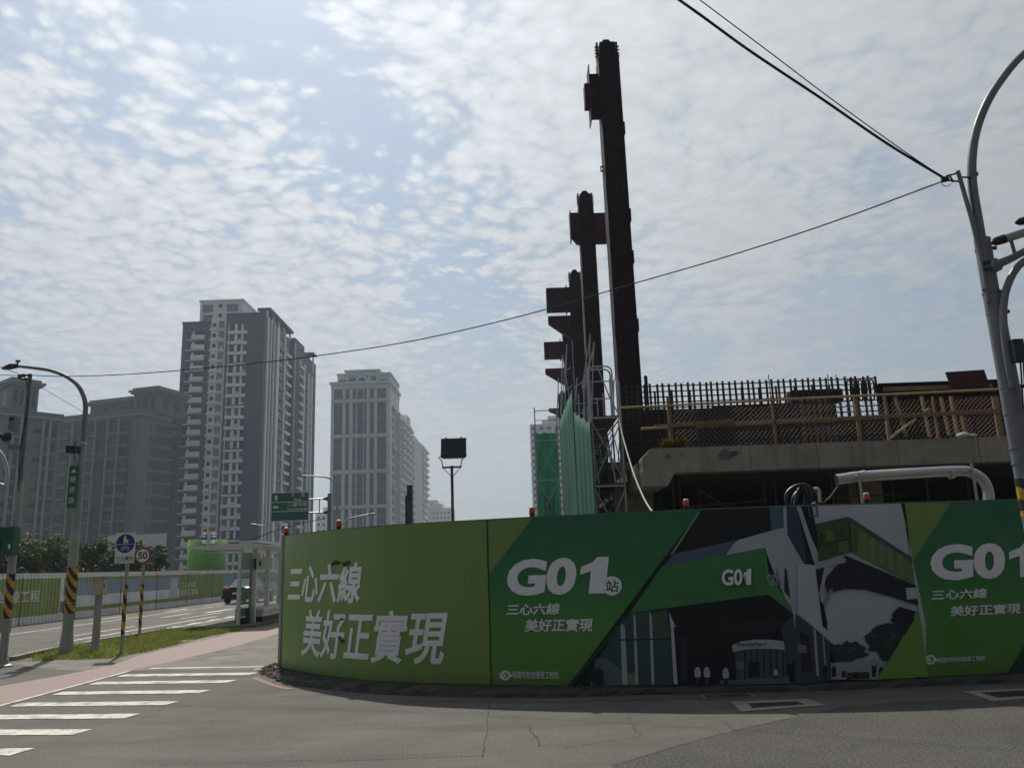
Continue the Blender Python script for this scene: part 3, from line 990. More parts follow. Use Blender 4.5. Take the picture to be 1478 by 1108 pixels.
for (xa, xb, yt) in ((130, 155, 655), (200, 212, 610), (285, 298, 600)):
    pp((0.33, 0.38, 0.40), Z5([(xa, yt), (xb, yt + 20), (xb + 15, 985), (xa + 12, 985)]))
pp((0.02, 0.03, 0.03), Z5([(130, 745), (420, 740), (420, 748), (130, 753)]))
pp((0.42, 0.44, 0.47), Z5([(390, 600), (425, 680), (415, 682), (436, 985), (415, 985), (400, 690)]))   # pale pillar
pp((0.028, 0.031, 0.036), Z5([(450, 740), (485, 738), (490, 980), (455, 982)]))
pp((0.02, 0.022, 0.026), Z5([(640, 655), (1000, 640), (1000, 700), (700, 720)]))
pp((0.06, 0.09, 0.095), Z5([(742, 800), (1008, 802), (1022, 962), (748, 972)]))                         # shop front
for k in range(7):
    x0 = 790 + k * 34
    pp((0.015, 0.02, 0.022), Z5([(x0, 800), (x0 + 7, 800), (x0 + 8, 965), (x0 + 1, 966)]))
pp((0.13, 0.16, 0.15), Z5([(750, 860), (785, 860), (787, 905), (752, 905)]))
pp((0.015, 0.02, 0.018), Z5([(810, 870), (870, 865), (875, 945), (812, 948)]))
pp((0.36, 0.39, 0.43), Z5([(725, 778), (770, 757), (850, 747), (930, 748), (1003, 757), (1005, 802), (930, 797), (850, 797), (770, 803), (730, 815)]))
pp((0.10, 0.13, 0.14), Z5([(660, 965), (1025, 945), (1180, 955), (1180, 975), (660, 992)]))
pp((0.05, 0.062, 0.08), Z5([(985, 680), (1050, 620), (1075, 640), (1110, 880), (1020, 880)]))
pp((0.38, 0.40, 0.44), Z5([(1050, 607), (1068, 625), (1108, 865), (1095, 870), (1080, 850)]))
pp(NIGHT, Z5([(1030, 880), (1070, 855), (1108, 880), (1105, 975), (1030, 975)]))
pp((0.035, 0.045, 0.06), Z5([(1070, 625), (1215, 722), (1215, 975), (1110, 975), (1100, 800)]))
pp((0.25, 0.28, 0.31), Z5([(1085, 780), (1120, 790), (1125, 820), (1090, 815)]))
pp((0.30, 0.32, 0.36), Z5([(1160, 690), (1172, 695), (1185, 940), (1172, 940)]))
# right half of the picture: footbridge, trees
pp((0.05, 0.06, 0.075), Z6([(-10, 640), (80, 710), (165, 780), (165, 975), (-10, 985)]))
pp((0.32, 0.34, 0.38), Z6([(80, 715), (92, 720), (108, 950), (96, 950)]))
pp((0.24, 0.26, 0.30), Z6([(125, 750), (132, 755), (150, 955), (140, 955)]))
pp((0.02, 0.024, 0.028), Z6([(10, 730), (60, 750), (75, 930), (20, 930)]))
pp((0.14, 0.16, 0.18), Z6([(0, 790), (45, 800), (48, 838), (2, 835)]))
pp((0.42, 0.44, 0.49), Z6([(0, 390), (95, 400), (160, 775), (60, 690), (0, 640)]))
pp(NIGHT, Z6([(90, 420), (135, 410), (120, 540), (150, 690), (148, 725), (125, 700), (108, 560)]))
pp((0.06, 0.075, 0.07), Z6([(88, 195), (250, 158), (270, 165), (572, 360), (575, 385), (262, 190), (95, 212)]))
pp((0.055, 0.095, 0.035), Z6([(97, 212), (255, 186), (268, 335), (105, 382)]))
pp((0.115, 0.175, 0.070), Z6([(255, 186), (574, 384), (586, 495), (268, 335)]))
for (x0, y0, x1, y1, c) in ((110, 240, 130, 300, (.03, .05, .02)), (140, 225, 180, 280, (.11, .15, .03)), (185, 215, 235, 260, (.04, .07, .03)), (115, 310, 150, 365, (.05, .09, .03)),
                            (155, 290, 200, 345, (.04, .08, .05)), (205, 270, 250, 335, (.10, .15, .04)), (275, 215, 300, 330, (.07, .11, .03)), (320, 240, 340, 360, (.14, .2, .09)), (360, 262, 385, 380, (.16, .22, .11)),
                            (405, 290, 430, 400, (.15, .2, .1)), (450, 315, 475, 425, (.17, .23, .12)), (500, 345, 525, 450, (.15, .21, .1))):
    pp(c, Z6([(x0, y0), (x1, y0 + 3), (x1 + 3, y1), (x0 + 3, y1 - 3)]))
pp((0.02, 0.025, 0.02), Z6([(255, 186), (263, 190), (276, 338), (268, 335)]))
pp((0.02, 0.025, 0.02), Z6([(100, 300), (262, 262), (263, 270), (101, 308)]))
pp((0.02, 0.022, 0.03), Z6([(240, 350), (590, 500), (602, 600), (480, 560), (345, 522), (240, 517), (150, 540), (135, 470)]))
pp((0.31, 0.34, 0.37), Z6([(90, 402), (240, 362), (240, 386), (90, 420)]))
pp((0.34, 0.36, 0.40), Z6([(132, 418), (156, 412), (125, 530), (135, 590), (118, 585), (108, 540)]))
pp((0.22, 0.24, 0.28), Z6([(160, 520), (178, 515), (145, 600), (135, 612), (132, 590)]))
pp((0.42, 0.44, 0.46), Z6([(540, 512), (595, 510), (600, 565), (545, 570)]))
def blob(cx, cy, rx, ry, n=22, rough=0.28):
    return [(cx + rx * (1 + random.uniform(-rough, rough)) * math.cos(a * 6.283 / n), cy + ry * (1 + random.uniform(-rough, rough)) * math.sin(a * 6.283 / n)) for a in range(n)]
pp((0.025, 0.042, 0.040), Z6(blob(255, 830, 92, 50)))
pp((0.022, 0.038, 0.036), Z6(blob(440, 780, 88, 78)))
pp((0.020, 0.034, 0.032), Z6(blob(530, 690, 62, 62)))
for k in range(16):
    a = random.choice(((255, 820, 70, 35), (440, 760, 70, 60), (525, 690, 50, 45)))
    pp((0.05, 0.085, 0.078), Z6(blob(a[0] + random.gauss(0, a[2] * .5), a[1] + random.gauss(0, a[3] * .5), random.uniform(6, 15), random.uniform(5, 10), 9)))
pp((0.015, 0.02, 0.02), Z6([(470, 640), (510, 605), (590, 630), (570, 680), (480, 690)]))
pp((0.28, 0.30, 0.33), Z6([(165, 885), (400, 870), (430, 880), (400, 968), (165, 968)]))
pp((0.03, 0.035, 0.035), Z6([(245, 935), (355, 930), (358, 965), (243, 968)]))
for (cx, h_) in ((380, 90), (135, 60), (180, 55), (415, 50), (230, 30), (290, 26)):
    pp((0.02, 0.022, 0.025), Z6([(cx - 10, 955), (cx - 12, 955 - h_ * .7), (cx - 5, 955 - h_), (cx + 5, 955 - h_), (cx + 13, 955 - h_ * .65), (cx + 9, 955)]))
pp((0.35, 0.36, 0.37), Z6([(372, 900), (372, 872), (384, 868), (388, 898)]))
pp((0.15, 0.29, 0.05), Z6([(605, 630), (650, 958), (392, 968)]))                                          # olive corner
# walkers in white shirts
for (cx, cy, k) in ((541, 920, 1), (590, 920, 1), (690, 925, 1), (955, 920, .6)):
    pp((0.42, 0.43, 0.45), Z5([(cx - 15 * k, cy + 25 * k), (cx - 17 * k, cy - 12 * k), (cx - 6 * k, cy - 28 * k), (cx + 9 * k, cy - 26 * k), (cx + 18 * k, cy + 2 * k), (cx + 15 * k, cy + 28 * k)]))
    pp((0.02, 0.02, 0.024), Z5([(cx - 5 * k, cy - 28 * k), (cx - 6 * k, cy - 38 * k), (cx + 5 * k, cy - 40 * k), (cx + 7 * k, cy - 28 * k)]))
    pp((0.045, 0.05, 0.06), Z5([(cx - 12 * k, cy + 28 * k), (cx + 12 * k, cy + 28 * k), (cx + 9 * k, cy + 62 * k), (cx - 8 * k, cy + 62 * k)]))
pp((0.02, 0.02, 0.024), Z4([(635, 985), (628, 925), (645, 885), (655, 872), (668, 885), (695, 915), (690, 985)]))
pp((0.16, 0.14, 0.12), Z4([(648, 893), (652, 876), (664, 878), (662, 896)]))
# slanted border of the panel
pp((0.16, 0.28, 0.16), Z4([(1210, 35), (1224, 35), (1072, 268), (1060, 268)]))
pp((0.012, 0.060, 0.028), Z4([(830, 585), (845, 585), (525, 990), (495, 990)]))
part(pic, 'printed_picture', pm, hoard, fix=False)
wall_g01(1041, 845, 1083.5, 820, 0.10, 0.03, off=0.034)
wall_g01(1042.5, 846.5, 1085, 821.5, 0.10, 0.03, name='lettering_shade', m=prn(.02, .07, .025), off=0.0325)
wall_text('FamilyMart', 1064, 933.5, 1105, 925.5, 0.0, 0.02, m=prn(.03, .06, .16), off=0.034)
wall_g01(1110, 845, 1123, 828, -0.3, 0.02, m=prn(.26, .28, .30), off=0.034)
# dark corner of the next picture at the far right
nx_ = MB()
wall_poly(nx_, [(1478, 930), (1600, 720), (1700, 720), (1700, 990), (1457, 990)], 0.004)
part(nx_, 'printed_picture', prn(.03, .05, .05), hoard, fix=False)

# ------------------------------------------------------------------ red warning beacons on the hoarding's top rail
REDLENS = mat('red_lens', (0.55, 0.03, 0.02), 0.25, 0.1, 6, spec=0.6)
def beacon_meshes():
    b0 = MB().lathe([(0.040, 0.0), (0.042, 0.035), (0.048, 0.04), (0.048, 0.055)], n=14)
    b1 = MB().lathe([(0.046, 0.055), (0.048, 0.07), (0.046, 0.125), (0.040, 0.135)], n=14)
    b2 = MB().lathe([(0.040, 0.135), (0.040, 0.15), (0.028, 0.158), (0.010, 0.16)], n=14)
    return b0.mesh('base', BLACK, True), b1.mesh('lens', REDLENS, True), b2.mesh('cap', mat('pale_cap', (0.5, 0.45, 0.42), 0.5, .1, 5), True)
bms = beacon_meshes()
for (px, py, lab, k) in ((409, 778, 'small red warning beacon on the grey end post of the green hoarding', .92), (486.5, 765, 'small red warning beacon above the white slogan on the curved olive banner', .92), (767.5, 744, 'small red warning beacon above the G01 lettering, in front of the green net', .85),
                      (991.5, 738, 'small red warning beacon at the slanted edge where the station picture begins', .85), (1253.5, 725, 'small red warning beacon under the silver pipe above the footbridge picture', .85)):
    s, z = pix(px, py)
    p = surf(s, ztop + 0.015, -0.03)
    o = thing('warning_beacon', lab, 'beacon', p, 0, 'red beacons along the top of the hoarding', world=False)
    o.scale = (k, k, k)
    for nme, me in zip(('base', 'lens', 'cap'), bms):
        link(nme, me, o)
# ------------------------------------------------------------------ the elevated station under construction
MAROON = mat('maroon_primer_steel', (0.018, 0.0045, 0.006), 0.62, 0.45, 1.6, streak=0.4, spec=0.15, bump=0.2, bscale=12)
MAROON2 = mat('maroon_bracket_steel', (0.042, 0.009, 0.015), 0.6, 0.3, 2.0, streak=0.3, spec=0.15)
RUST = mat('dark_rebar', (0.030, 0.020, 0.017), 0.8, 0.3, 6)
TIMBER = mat('raw_timber', (0.23, 0.15, 0.08), 0.75, 0.25, 5, streak=0.2)
BAMBOO = mat('yellow_pipe', (0.34, 0.24, 0.10), 0.6, 0.2, 5)
PLYD = mat('formwork_and_shade', (0.016, 0.013, 0.011), 0.8, 0.4, 2.5)  # plywood colour; on the under-deck walls its near-black stands in for shade
YD = 19.5
Z = lambda x, y, Y: at(x, y, Y).z
X = lambda x, y, Y: at(x, y, Y).x
zt_deck, zb_deck = 4.22, 3.62
deck = thing('station_deck', 'grey concrete deck of the unfinished station above the green hoarding', 'station', (8, 22, 0))
mb = MB()
# edge beam with a chamfered left end
mb.prism([(3.05, zb_deck - 0.30), (3.62, zb_deck - 0.30), (3.80, zb_deck), (22, zb_deck), (22, zt_deck), (3.28, zt_deck), (3.05, zt_deck - 0.22)], 'y', YD, YD + 0.55)
part(mb, 'edge_beam', CONC, deck)
mb = MB()
mb.box(3.3, 22, YD + 0.56, 75, zb_deck + 0.08, zt_deck - 0.04)
part(mb, 'slab', CONCD, deck)
# haunch running back under the left end and the ledge beyond it
mb = MB().prism([(2.98, zb_deck - 0.32), (3.6, zb_deck - 0.32), (3.6, zb_deck + 0.07), (2.98, zb_deck + 0.07)], 'y', YD + 0.56, YD + 6)
part(mb, 'haunch_beam', CONC, deck)
mb = MB().prism([(2.45, 3.95), (3.02, 3.95), (3.02, 4.16), (2.45, 4.16)], 'y', 21.5, 60)
part(mb, 'side_ledge', CONC, deck)
for x0, y0 in ((2.75, 22.2), (9.5, 23.5), (15.5, 23.5), (2.75, 33), (9.5, 34)):
    part(MB().box(x0, x0 + 0.95, y0, y0 + 0.95, 0.0, zb_deck + 0.06), 'pier', CONC, deck)
part(MB().box(4.0, 22, 33.0, 33.2, 0.0, zb_deck + 0.07), 'added_back_wall', PLYD, deck)  # back and end walls added to block light and darken the space underneath
part(MB().box(3.72, 3.95, 22.2, 32.9, 0.0, zb_deck + 0.07), 'added_end_wall', PLYD, deck)
part(MB().box(21.7, 21.95, 20.2, 32.9, 0.0, zb_deck + 0.07), 'added_end_wall', PLYD, deck)
# props under the slab
PROPM = mat('shade_darkened_prop', (.06, .05, .045), .7, .3, 5)  # prop colour darkened to carry the shade under the slab
prm = MB().tube([(0, 0, 0), (0, 0, zb_deck + 0.07)], 0.03, 6).mesh('prop', PROPM, True)
for i, px in enumerate((972, 982, 1010, 1104, 1120, 1165, 1203, 1240, 1290, 1340, 1400)):
    p = at(px, 720, 21.2 + (i % 3) * 0.7)
    link('prop', prm, deck, (p.x, p.y, 0.01))
for a, b in (((1006, 705), (1055, 735)), ((985, 732), (1100, 722)), ((1180, 720), (1300, 712))):
    part(MB().tube([at(*a, 21), at(*b, 21)], 0.022, 6), 'prop_brace', PROPM, deck, True)
# joints and damp patches of the edge beam
for px in (1083, 1180, 1297, 1415):
    p = at(px, 660, YD - 0.003)
    part(MB().box(p.x - .006, p.x + .006, YD - 0.004, YD + 0.01, zb_deck + .005, zt_deck - 0.005), 'formwork_joint', CONCD, deck)
DAMP = mat('damp_concrete', (0.11, 0.105, 0.095), 0.9, 0.3, 5)
for (cx, cy, rx, ry) in ((964, 658, 4, 5), (984, 657, 2, 2), (1048, 656, 13, 9), (1062, 654, 6, 5)):
    pts = [at(cx + rx * random.uniform(.6, 1.2) * math.cos(a * .4488), cy + ry * random.uniform(.6, 1.2) * math.sin(a * .4488), YD) for a in range(14)]
    m_ = MB(); m_.add([(p.x, YD - 0.004, p.z) for p in pts], [tuple(range(14))])
    part(m_, 'damp_patch', DAMP, deck, fix=False)

# steel columns receding behind one another
cols = [(24.0, (875, 68)), (35.2, (844, 285)), (45.6, (829, 393)), (56.5, (818.5, 480)), (67.5, (811, 560))]
labs = ['tallest and nearest maroon steel column, rising high above the deck', 'second tallest maroon steel column, just left of the tallest one', 'third maroon steel column, with a square stub and a wedge bracket on its left',
        'fourth maroon steel column, largely hidden behind the scaffold', 'farthest and lowest maroon steel column, behind the green net']
col_tops = []
for i, (Y, tp) in enumerate(cols):
    p = at(*tp, Y)
    zt = 18.25
    x = p.x
    hw, hd = 0.30, 0.33
    if i == 4: zt = 15.6
    r = thing('steel_column', labs[i], 'steel column', (x, Y, zt_deck), 0, 'maroon steel columns of the station')
    zb = zt_deck - 0.03
    cap_h = 0.55
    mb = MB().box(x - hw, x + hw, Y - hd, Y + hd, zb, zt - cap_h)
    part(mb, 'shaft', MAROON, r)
    for sx in (-1, 1):
        part(MB().box(x + sx * (hw + 0.02) - 0.018, x + sx * (hw + 0.02) + 0.018, Y - hd - 0.045, Y + hd + 0.045, zb, zt - cap_h - 0.02), 'flange', MAROON, r)
    mb = MB().box(x - hw * 0.85, x + hw * 0.85, Y - hd * .85, Y + hd * .85, zt - cap_h - .001, zt - 0.05)
    part(mb, 'splice_head', MAROON, r)
    mb = MB().prism([(x - 0.17, zt - 0.06), (x + 0.17, zt - 0.06), (x + 0.17, zt + 0.10), (x + 0.08, zt + 0.21), (x - 0.08, zt + 0.21), (x - 0.17, zt + 0.10)], 'y', Y - 0.03, Y + 0.03)
    part(mb, 'lifting_lug', MAROON, r)
    for sx in (-1, 1):
        for k in range(4):
            zz = zt - 0.12 - k * 0.12
            part(MB().tube([(x + sx * hw * .86, Y - .1, zz), (x + sx * (hw + 0.10), Y - .1, zz)], 0.028, 6), 'bolt', DARKMETAL, r)
        part(MB().box(x + sx * (hw + .02) - .03, x + sx * (hw + .02) + .03, Y - .12, Y + .12, zt - .55, zt + .05), 'splice_plate', MAROON, r)
    for zz in (8.4, 12.9):
        part(MB().box(x - hw - .045, x + hw + .045, Y - hd - .022, Y - hd - .002, zz - .32, zz + .32), 'splice_plate', MAROON, r)
        for k in range(3):
            for sx in (-.2, 0, .2):
                part(MB().tube([(x + sx, Y - hd - .05, zz - .2 + .2 * k), (x + sx, Y - hd - .02, zz - .2 + .2 * k)], .025, 6), 'bolt', DARKMETAL, r)
    # stubs and brackets towards the left
    if i == 0:
        zs = Z(860, 140, Y)
        part(MB().box(x - hw - 0.34, x - hw - 0.037, Y - 0.14, Y + 0.14, zs - 0.75, zs + 0.75), 'beam_stub', MAROON2, r)
        part(MB().box(x - hw - 0.37, x - hw - 0.34, Y - 0.32, Y + 0.32, zs - 0.95, zs + 0.98), 'end_plate', MAROON2, r)
        part(MB().box(x - hw - 0.52, x - hw - 0.371, Y - 0.2, Y + 0.2, zs - 0.38, zs + 0.38), 'seat_block', MAROON2, r)
        for px_, py_ in ((869, 244),):
            q_ = at(px_, py_, Y)
            m_ = MB()
            m_.box(x - hw - .14, x - hw - .037, Y - .03, Y + .03, q_.z - .09, q_.z - .06).box(x - hw - .14, x - hw - .037, Y - .03, Y + .03, q_.z + .06, q_.z + .09).box(x - hw - .14, x - hw - .11, Y - .03, Y + .03, q_.z - .06, q_.z + .06)
            part(m_, 'lifting_eye', MAROON, r)
        for zz in (15.2, 12.2, 10.8, 8.6):
            part(MB().box(x + hw + 0.039, x + hw + 0.12, Y - 0.12, Y + 0.12, zz - 0.2, zz + 0.2), 'side_cleat', MAROON, r)
    elif i == 1:
        a, b = at(823, 310, Y), at(876, 350, Y)
        part(MB().prism([(a.x, a.z), (x - hw - .037, a.z), (x - hw - .037, b.z), (a.x + 0.25, b.z - .0), (a.x, b.z + 0.35)], 'y', Y - 0.22, Y + 0.22), 'beam_stub', MAROON2, r)
        part(MB().box(x + hw + .037, b.x, Y - 0.22, Y + 0.22, b.z, a.z - .05), 'beam_stub', MAROON2, r)
        part(MB().box(a.x - 0.04, a.x - 0.002, Y - 0.3, Y + 0.3, b.z + 0.1, a.z + 0.1), 'end_plate', MAROON2, r)
    else:
        sp = {2: (788, 418, 450, 791, 458, 491), 3: (785, 495, 518, 787, 533, 556), 4: (None, 0, 0, 792, 590, 603)}[i]
        if sp[0]:
            a, b = at(sp[0], sp[1], Y), at(sp[0], sp[2], Y)
            part(MB().box(a.x, x - hw - .037, Y - 0.3, Y + 0.3, b.z, a.z), 'beam_stub', MAROON2, r)
            part(MB().box(x - hw - .28, x - hw - .22, Y - 0.36, Y + 0.36, b.z - .12, a.z + .12), 'end_plate', MAROON2, r)
        a, b = at(sp[3], sp[4], Y), at(sp[3], sp[5], Y)
        hgt = a.z - b.z
        part(MB().prism([(a.x, a.z), (x - hw - .037, a.z), (x - hw - .037, b.z), (a.x + 1.3, b.z), (a.x, a.z - hgt * .28)], 'y', Y - 0.25, Y + 0.25), 'wedge_bracket', MAROON2, r)

# guard rail of pipes and timber along the deck edge
YR = YD + 0.2
rail = thing('guard_rail', 'makeshift timber and pipe guard rail with wire netting along the deck edge', 'railing', (8, YR, zt_deck))
part(MB().tube([at(896, 588.5, YR), at(1150, 575.5, YR), at(1455, 561, YR)], 0.029, 8), 'top_rail', BAMBOO, rail, True)
def lumber(a, b, w_, h_, nm='mid_rail', m=TIMBER, par=None):
    return part(MB().beam(a, b, w_, h_), nm, m, par or rail)
lumber(at(945, 615.5, YR), at(1058, 607, YR), 0.04, 0.10)
lumber(at(1005, 614, YR + .05), at(1200, 604.5, YR + .05), 0.04, 0.11)
lumber(at(1180, 606, YR), at(1453, 592, YR), 0.04, 0.10)
part(MB().tube([at(925, 618.5, YR - .06), at(965, 616.5, YR - .06)], 0.03, 8), 'pipe_end', BAMBOO, rail, True)
for px, w_ in ((967, .09), (1117.5, .06), (1239, .09), (1282, .06), (1352, .06), (1442, .14)):
    p = at(px, 600, YR)
    x0 = p.x
    part(MB().box(x0 - w_ / 2, x0 + w_ / 2, YR + 0.03, YR + 0.09, zt_deck - 0.02, at(px, 570, YR).z - 0.02), 'post', TIMBER if w_ > .07 else mat('rusty_pipe', (0.22, 0.10, 0.05), .7, .3, 6), rail)
for a, b in (((1292, 573), (1308, 630)), ((1330, 572), (1342, 630)), ((1358, 573), (1370, 628)), ((1372, 572), (1382, 628)), ((1388, 600), (1394, 626))):
    lumber(at(*a, YR + 0.5), at(*b, YR + 0.5), 0.10, 0.05, 'formwork_stud')
lumber(at(1285, 632, YR - 0.1), at(1322, 604, YR - 0.1), 0.05, 0.05, 'leaning_batten', mat('pale_batten', (0.42, 0.32, 0.18), .7, .2, 5))
lumber(at(1333, 594, YR - .15), at(1341, 590, YR - .15), 0.08, 0.04, 'batten_end', MATS['pale_batten'])
# diamond wire netting
net = MB()
x0, x1 = at(965, 640, YR).x, at(1455, 640, YR).x
zl, zh = zt_deck, zt_deck + 0.98
hh = zh - zl
k = x0 - hh
while k < x1:
    for s in (0, 1):
        a, b = (k, k + hh) if s == 0 else (k + hh, k)
        za, zb_ = zl, zh
        aa, bb = Vector((a, YR - 0.04, za)), Vector((b, YR - 0.04, zb_))
        # clip to the span
        lo, hi = 0.0, 1.0
        dx = bb.x - aa.x
        t0, t1 = sorted(((x0 - aa.x) / dx, (x1 - aa.x) / dx))
        lo, hi = max(lo, t0), min(hi, t1)
        if hi - lo > 0.05:
            pts = [aa.lerp(bb, lo + (hi - lo) * i / 6) for i in range(7)]
            pts = [p + Vector((0.03 * math.sin(p.z * 9 + p.x * 2), -0.01 * s, 0.03 * math.sin(p.x * 4))) for p in pts]
            net.tube(pts, 0.0045, 3, caps=False)
    k += 0.115
tag(part(net, 'wire_netting', mat('netting_wire', (0.16, 0.13, 0.08), .7, .2, 5), rail), kind='stuff')
# white cloth bundle and sack on the deck edge
sk = MB()
for (cx, cy, rx, ry) in ((1389, 621, 9, 7), (1401, 624, 8, 5)):
    p = at(cx, cy, YR - .1)
    sc_ = 20 / 1180
    prof = [(max(.01, rx * sc_ * math.sin(a * math.pi / 6)), ry * sc_ * (1 - math.cos(a * math.pi / 6)) * .6) for a in range(7)]
    sk.lathe(prof, (p.x, p.y, zt_deck + .005), 12)
tag(part(sk, 'white_sack', mat('white_sack_cloth', (.5, .48, .42), .8, .2, 8), None, True), 'crumpled white sack lying on the deck edge below the right end of the railing', 'sack')
# tuft of yellow weeds on the deck corner
wd = MB()
for i in range(260):
    c = at(random.choice((960, 966, 978, 984)) + random.gauss(0, 3), 644, YD + 0.15)
    h = random.uniform(.05, .24)
    a = random.uniform(0, 6.28); s_ = random.uniform(.015, .035)
    tipx, tipy = c.x + random.gauss(0, .06), c.y + random.gauss(0, .05)
    wd.add([(tipx - s_ * math.cos(a), tipy - s_ * math.sin(a), zt_deck + h - .02), (tipx + s_ * math.cos(a), tipy + s_ * math.sin(a), zt_deck + h), (tipx, tipy, zt_deck + h + .04), (c.x, c.y, zt_deck)], [(0, 1, 2), (0, 3, 1)])
tag(part(wd, 'weeds', leaf_mat('yellow_weed', (.10, .085, .015), (.17, .13, .025)), None, fix=False), 'tuft of yellow weeds on the left corner of the concrete deck', 'weeds', kind='stuff')

# rebar cage: every bar a piece of its own
YB = 21.0
cage = thing('rebar_cage', 'long black rebar cage standing on the deck behind the guard rail', 'rebar', (7, YB, zt_deck))
zA, zB = Z(940, 557, YB), Z(1262, 545, YB)
xA, xB = X(896, 565, YB), X(1262, 545, YB)
nb = 42
vb = MB().tube([(0, 0, 0), (0, 0, 1)], 0.032, 5).mesh('vertical_bar', RUST)
for rowk in (0, 1):
    for i in range(nb + 1):
        if rowk and i % 3:
            continue
        f = i / nb
        x = xA + (xB - xA) * f
        zt = zA + (zB - zA) * f + (0.02 if i % 2 else 0.0) - rowk * 0.03
        o = link('vertical_bar', vb, cage, (x + random.uniform(-.012, .012) + rowk * 0.04, YB + rowk * 0.75, zt_deck - 0.03))
        o.scale = (1, 1, zt - zt_deck + 0.07)
        o.rotation_euler = (0, random.uniform(-.012, .012), 0)
for rowk in (0,):
    for k in range(12):
        a = Vector((xA, YB - 0.045 + rowk * 0.84, zA - 0.02 - k * 0.145))
        b = Vector((xB, YB - 0.045 + rowk * 0.84, zB - 0.02 - k * 0.145))
        part(MB().tube([a, a.lerp(b, .5) + Vector((0, 0, -.012)), b], 0.017, 5, caps=False), 'horizontal_bar', RUST, cage)
for px in (933, 935, 1113, 1199, 1211):
    p = at(px, 560, YB)
    part(MB().tube([(p.x, YB + .1, zt_deck), (p.x, YB + .1, at(px, 541 if px < 940 else 539, YB).z)], 0.03 if px < 940 else .012, 5), 'starter_bar', RUST, cage)
for i in range(7):   # tied loops at the right end
    x = xB - 0.06 - i * 0.10
    loop = [(x + 0.12 * math.cos(a * math.pi / 8) * .5, YB + 0.1 + 0.3 * math.cos(a * math.pi / 8), zB - 0.30 + 0.28 * math.sin(a * math.pi / 8)) for a in range(17)]
    part(MB().tube(loop, 0.022, 5, caps=False), 'stirrup', RUST, cage)
# dark formwork and stacked steel behind the cage
fw_ = thing('formwork_stack', 'dark plywood formwork standing behind the rebar cage', 'formwork', (6, 22, zt_deck))
xs_ = [X(p, 600, 22.1) for p in (897, 960, 1030, 1100, 1150, 1208)]
for a, b in zip(xs_[:-1], xs_[1:]):
    part(MB().box(a + .01, b - .01, 22.05, 22.1, zt_deck - .02, zt_deck + 1.42 + random.uniform(-.06, .05)), 'plywood_panel', PLYD, fw_)
part(MB().box(xs_[-1] + .01, X(1275, 600, 22.1), 22.05, 22.1, zt_deck - .02, zt_deck + 1.0), 'plywood_panel', PLYD, fw_)
p0, p1 = at(1145, 573, 21.35), at(1212, 640, 21.35)
pk = MB().prism([(at(1150, 573, 21.35).x, p0.z), (at(1196, 571, 21.35).x, p0.z), (p1.x, zt_deck), (at(1160, 640, 21.35).x, zt_deck)], 'y', 21.33, 21.37)
tag(part(pk, 'pink_formwork_panel', mat('pink_primer', (0.30, 0.17, 0.16), .7, .15, 3, streak=.2), None), 'pale pink tapered formwork panel behind the rebar, right of the middle of the deck', 'formwork')
# red steel girders lying on the deck at the right
a, b = at(1143, 563, 23), at(1218, 578, 23)
tag(part(MB().box(a.x, b.x, 23, 23.5, b.z, a.z), 'steel_girder', MAROON, None), 'short dark maroon girder lying behind the rebar cage', 'girder', 'maroon girders on the deck')
gd = thing('steel_girder', 'long maroon steel girder lying on the deck at its right end', 'girder', (11, 22.2, zt_deck), 0, 'maroon girders on the deck')
a, b = at(1268, 553, 22.2), at(1432, 560, 22.2)
zc_ = a.z
part(MB().box(a.x, b.x + 0.35, 22.2, 22.6, zc_ - 0.05, zc_), 'top_flange', MAROON, gd)
part(MB().box(a.x, b.x + 0.33, 22.38, 22.42, zc_ - 0.95, zc_ - 0.051), 'web', MAROON, gd)
part(MB().box(a.x, b.x + 0.35, 22.2, 22.6, zc_ - 1.0, zc_ - 0.951), 'bottom_flange', MAROON, gd)
for k in range(5):
    xx = a.x + .3 + k * .62
    part(MB().box(xx, xx + .03, 22.22, 22.378, zc_ - 0.95, zc_ - 0.052), 'stiffener', MAROON, gd)
part(MB().box(a.x + .1, b.x, 22.15, 22.19, zc_ - 0.24, zc_ - .12), 'timber_wale', TIMBER, gd)
pl = [at(1365, 537, 21.9), at(1420, 533.5, 21.9), at(1430, 563, 21.9), at(1375, 566, 21.9)]
tag(part(MB().prism([(p.x, p.z) for p in pl], 'y', 21.88, 21.93), 'steel_plate', mat('maroon_plate', (.055, .010, .018), .6, .2, 2, spec=.2, streak=.2), None), 'tilted maroon steel plate on top of the girder at the right end of the deck', 'steel plate')
tag(part(MB().box(X(1372, 580, 21.2), X(1452, 580, 21.2), 21.2, 21.26, zt_deck, Z(1400, 571, 21.2)), 'steel_plate', MATS['maroon_plate'], None), 'upright maroon steel plate behind the netting beside the big grey pole', 'steel plate')
tag(part(MB().box(X(1275, 580, 23.2), X(1375, 580, 23.2), 23.2, 23.25, zt_deck, Z(1300, 572, 23.2)), 'plywood_sheet', PLYD, None), 'dark plywood sheet standing behind the timber studs under the long girder', 'plywood')

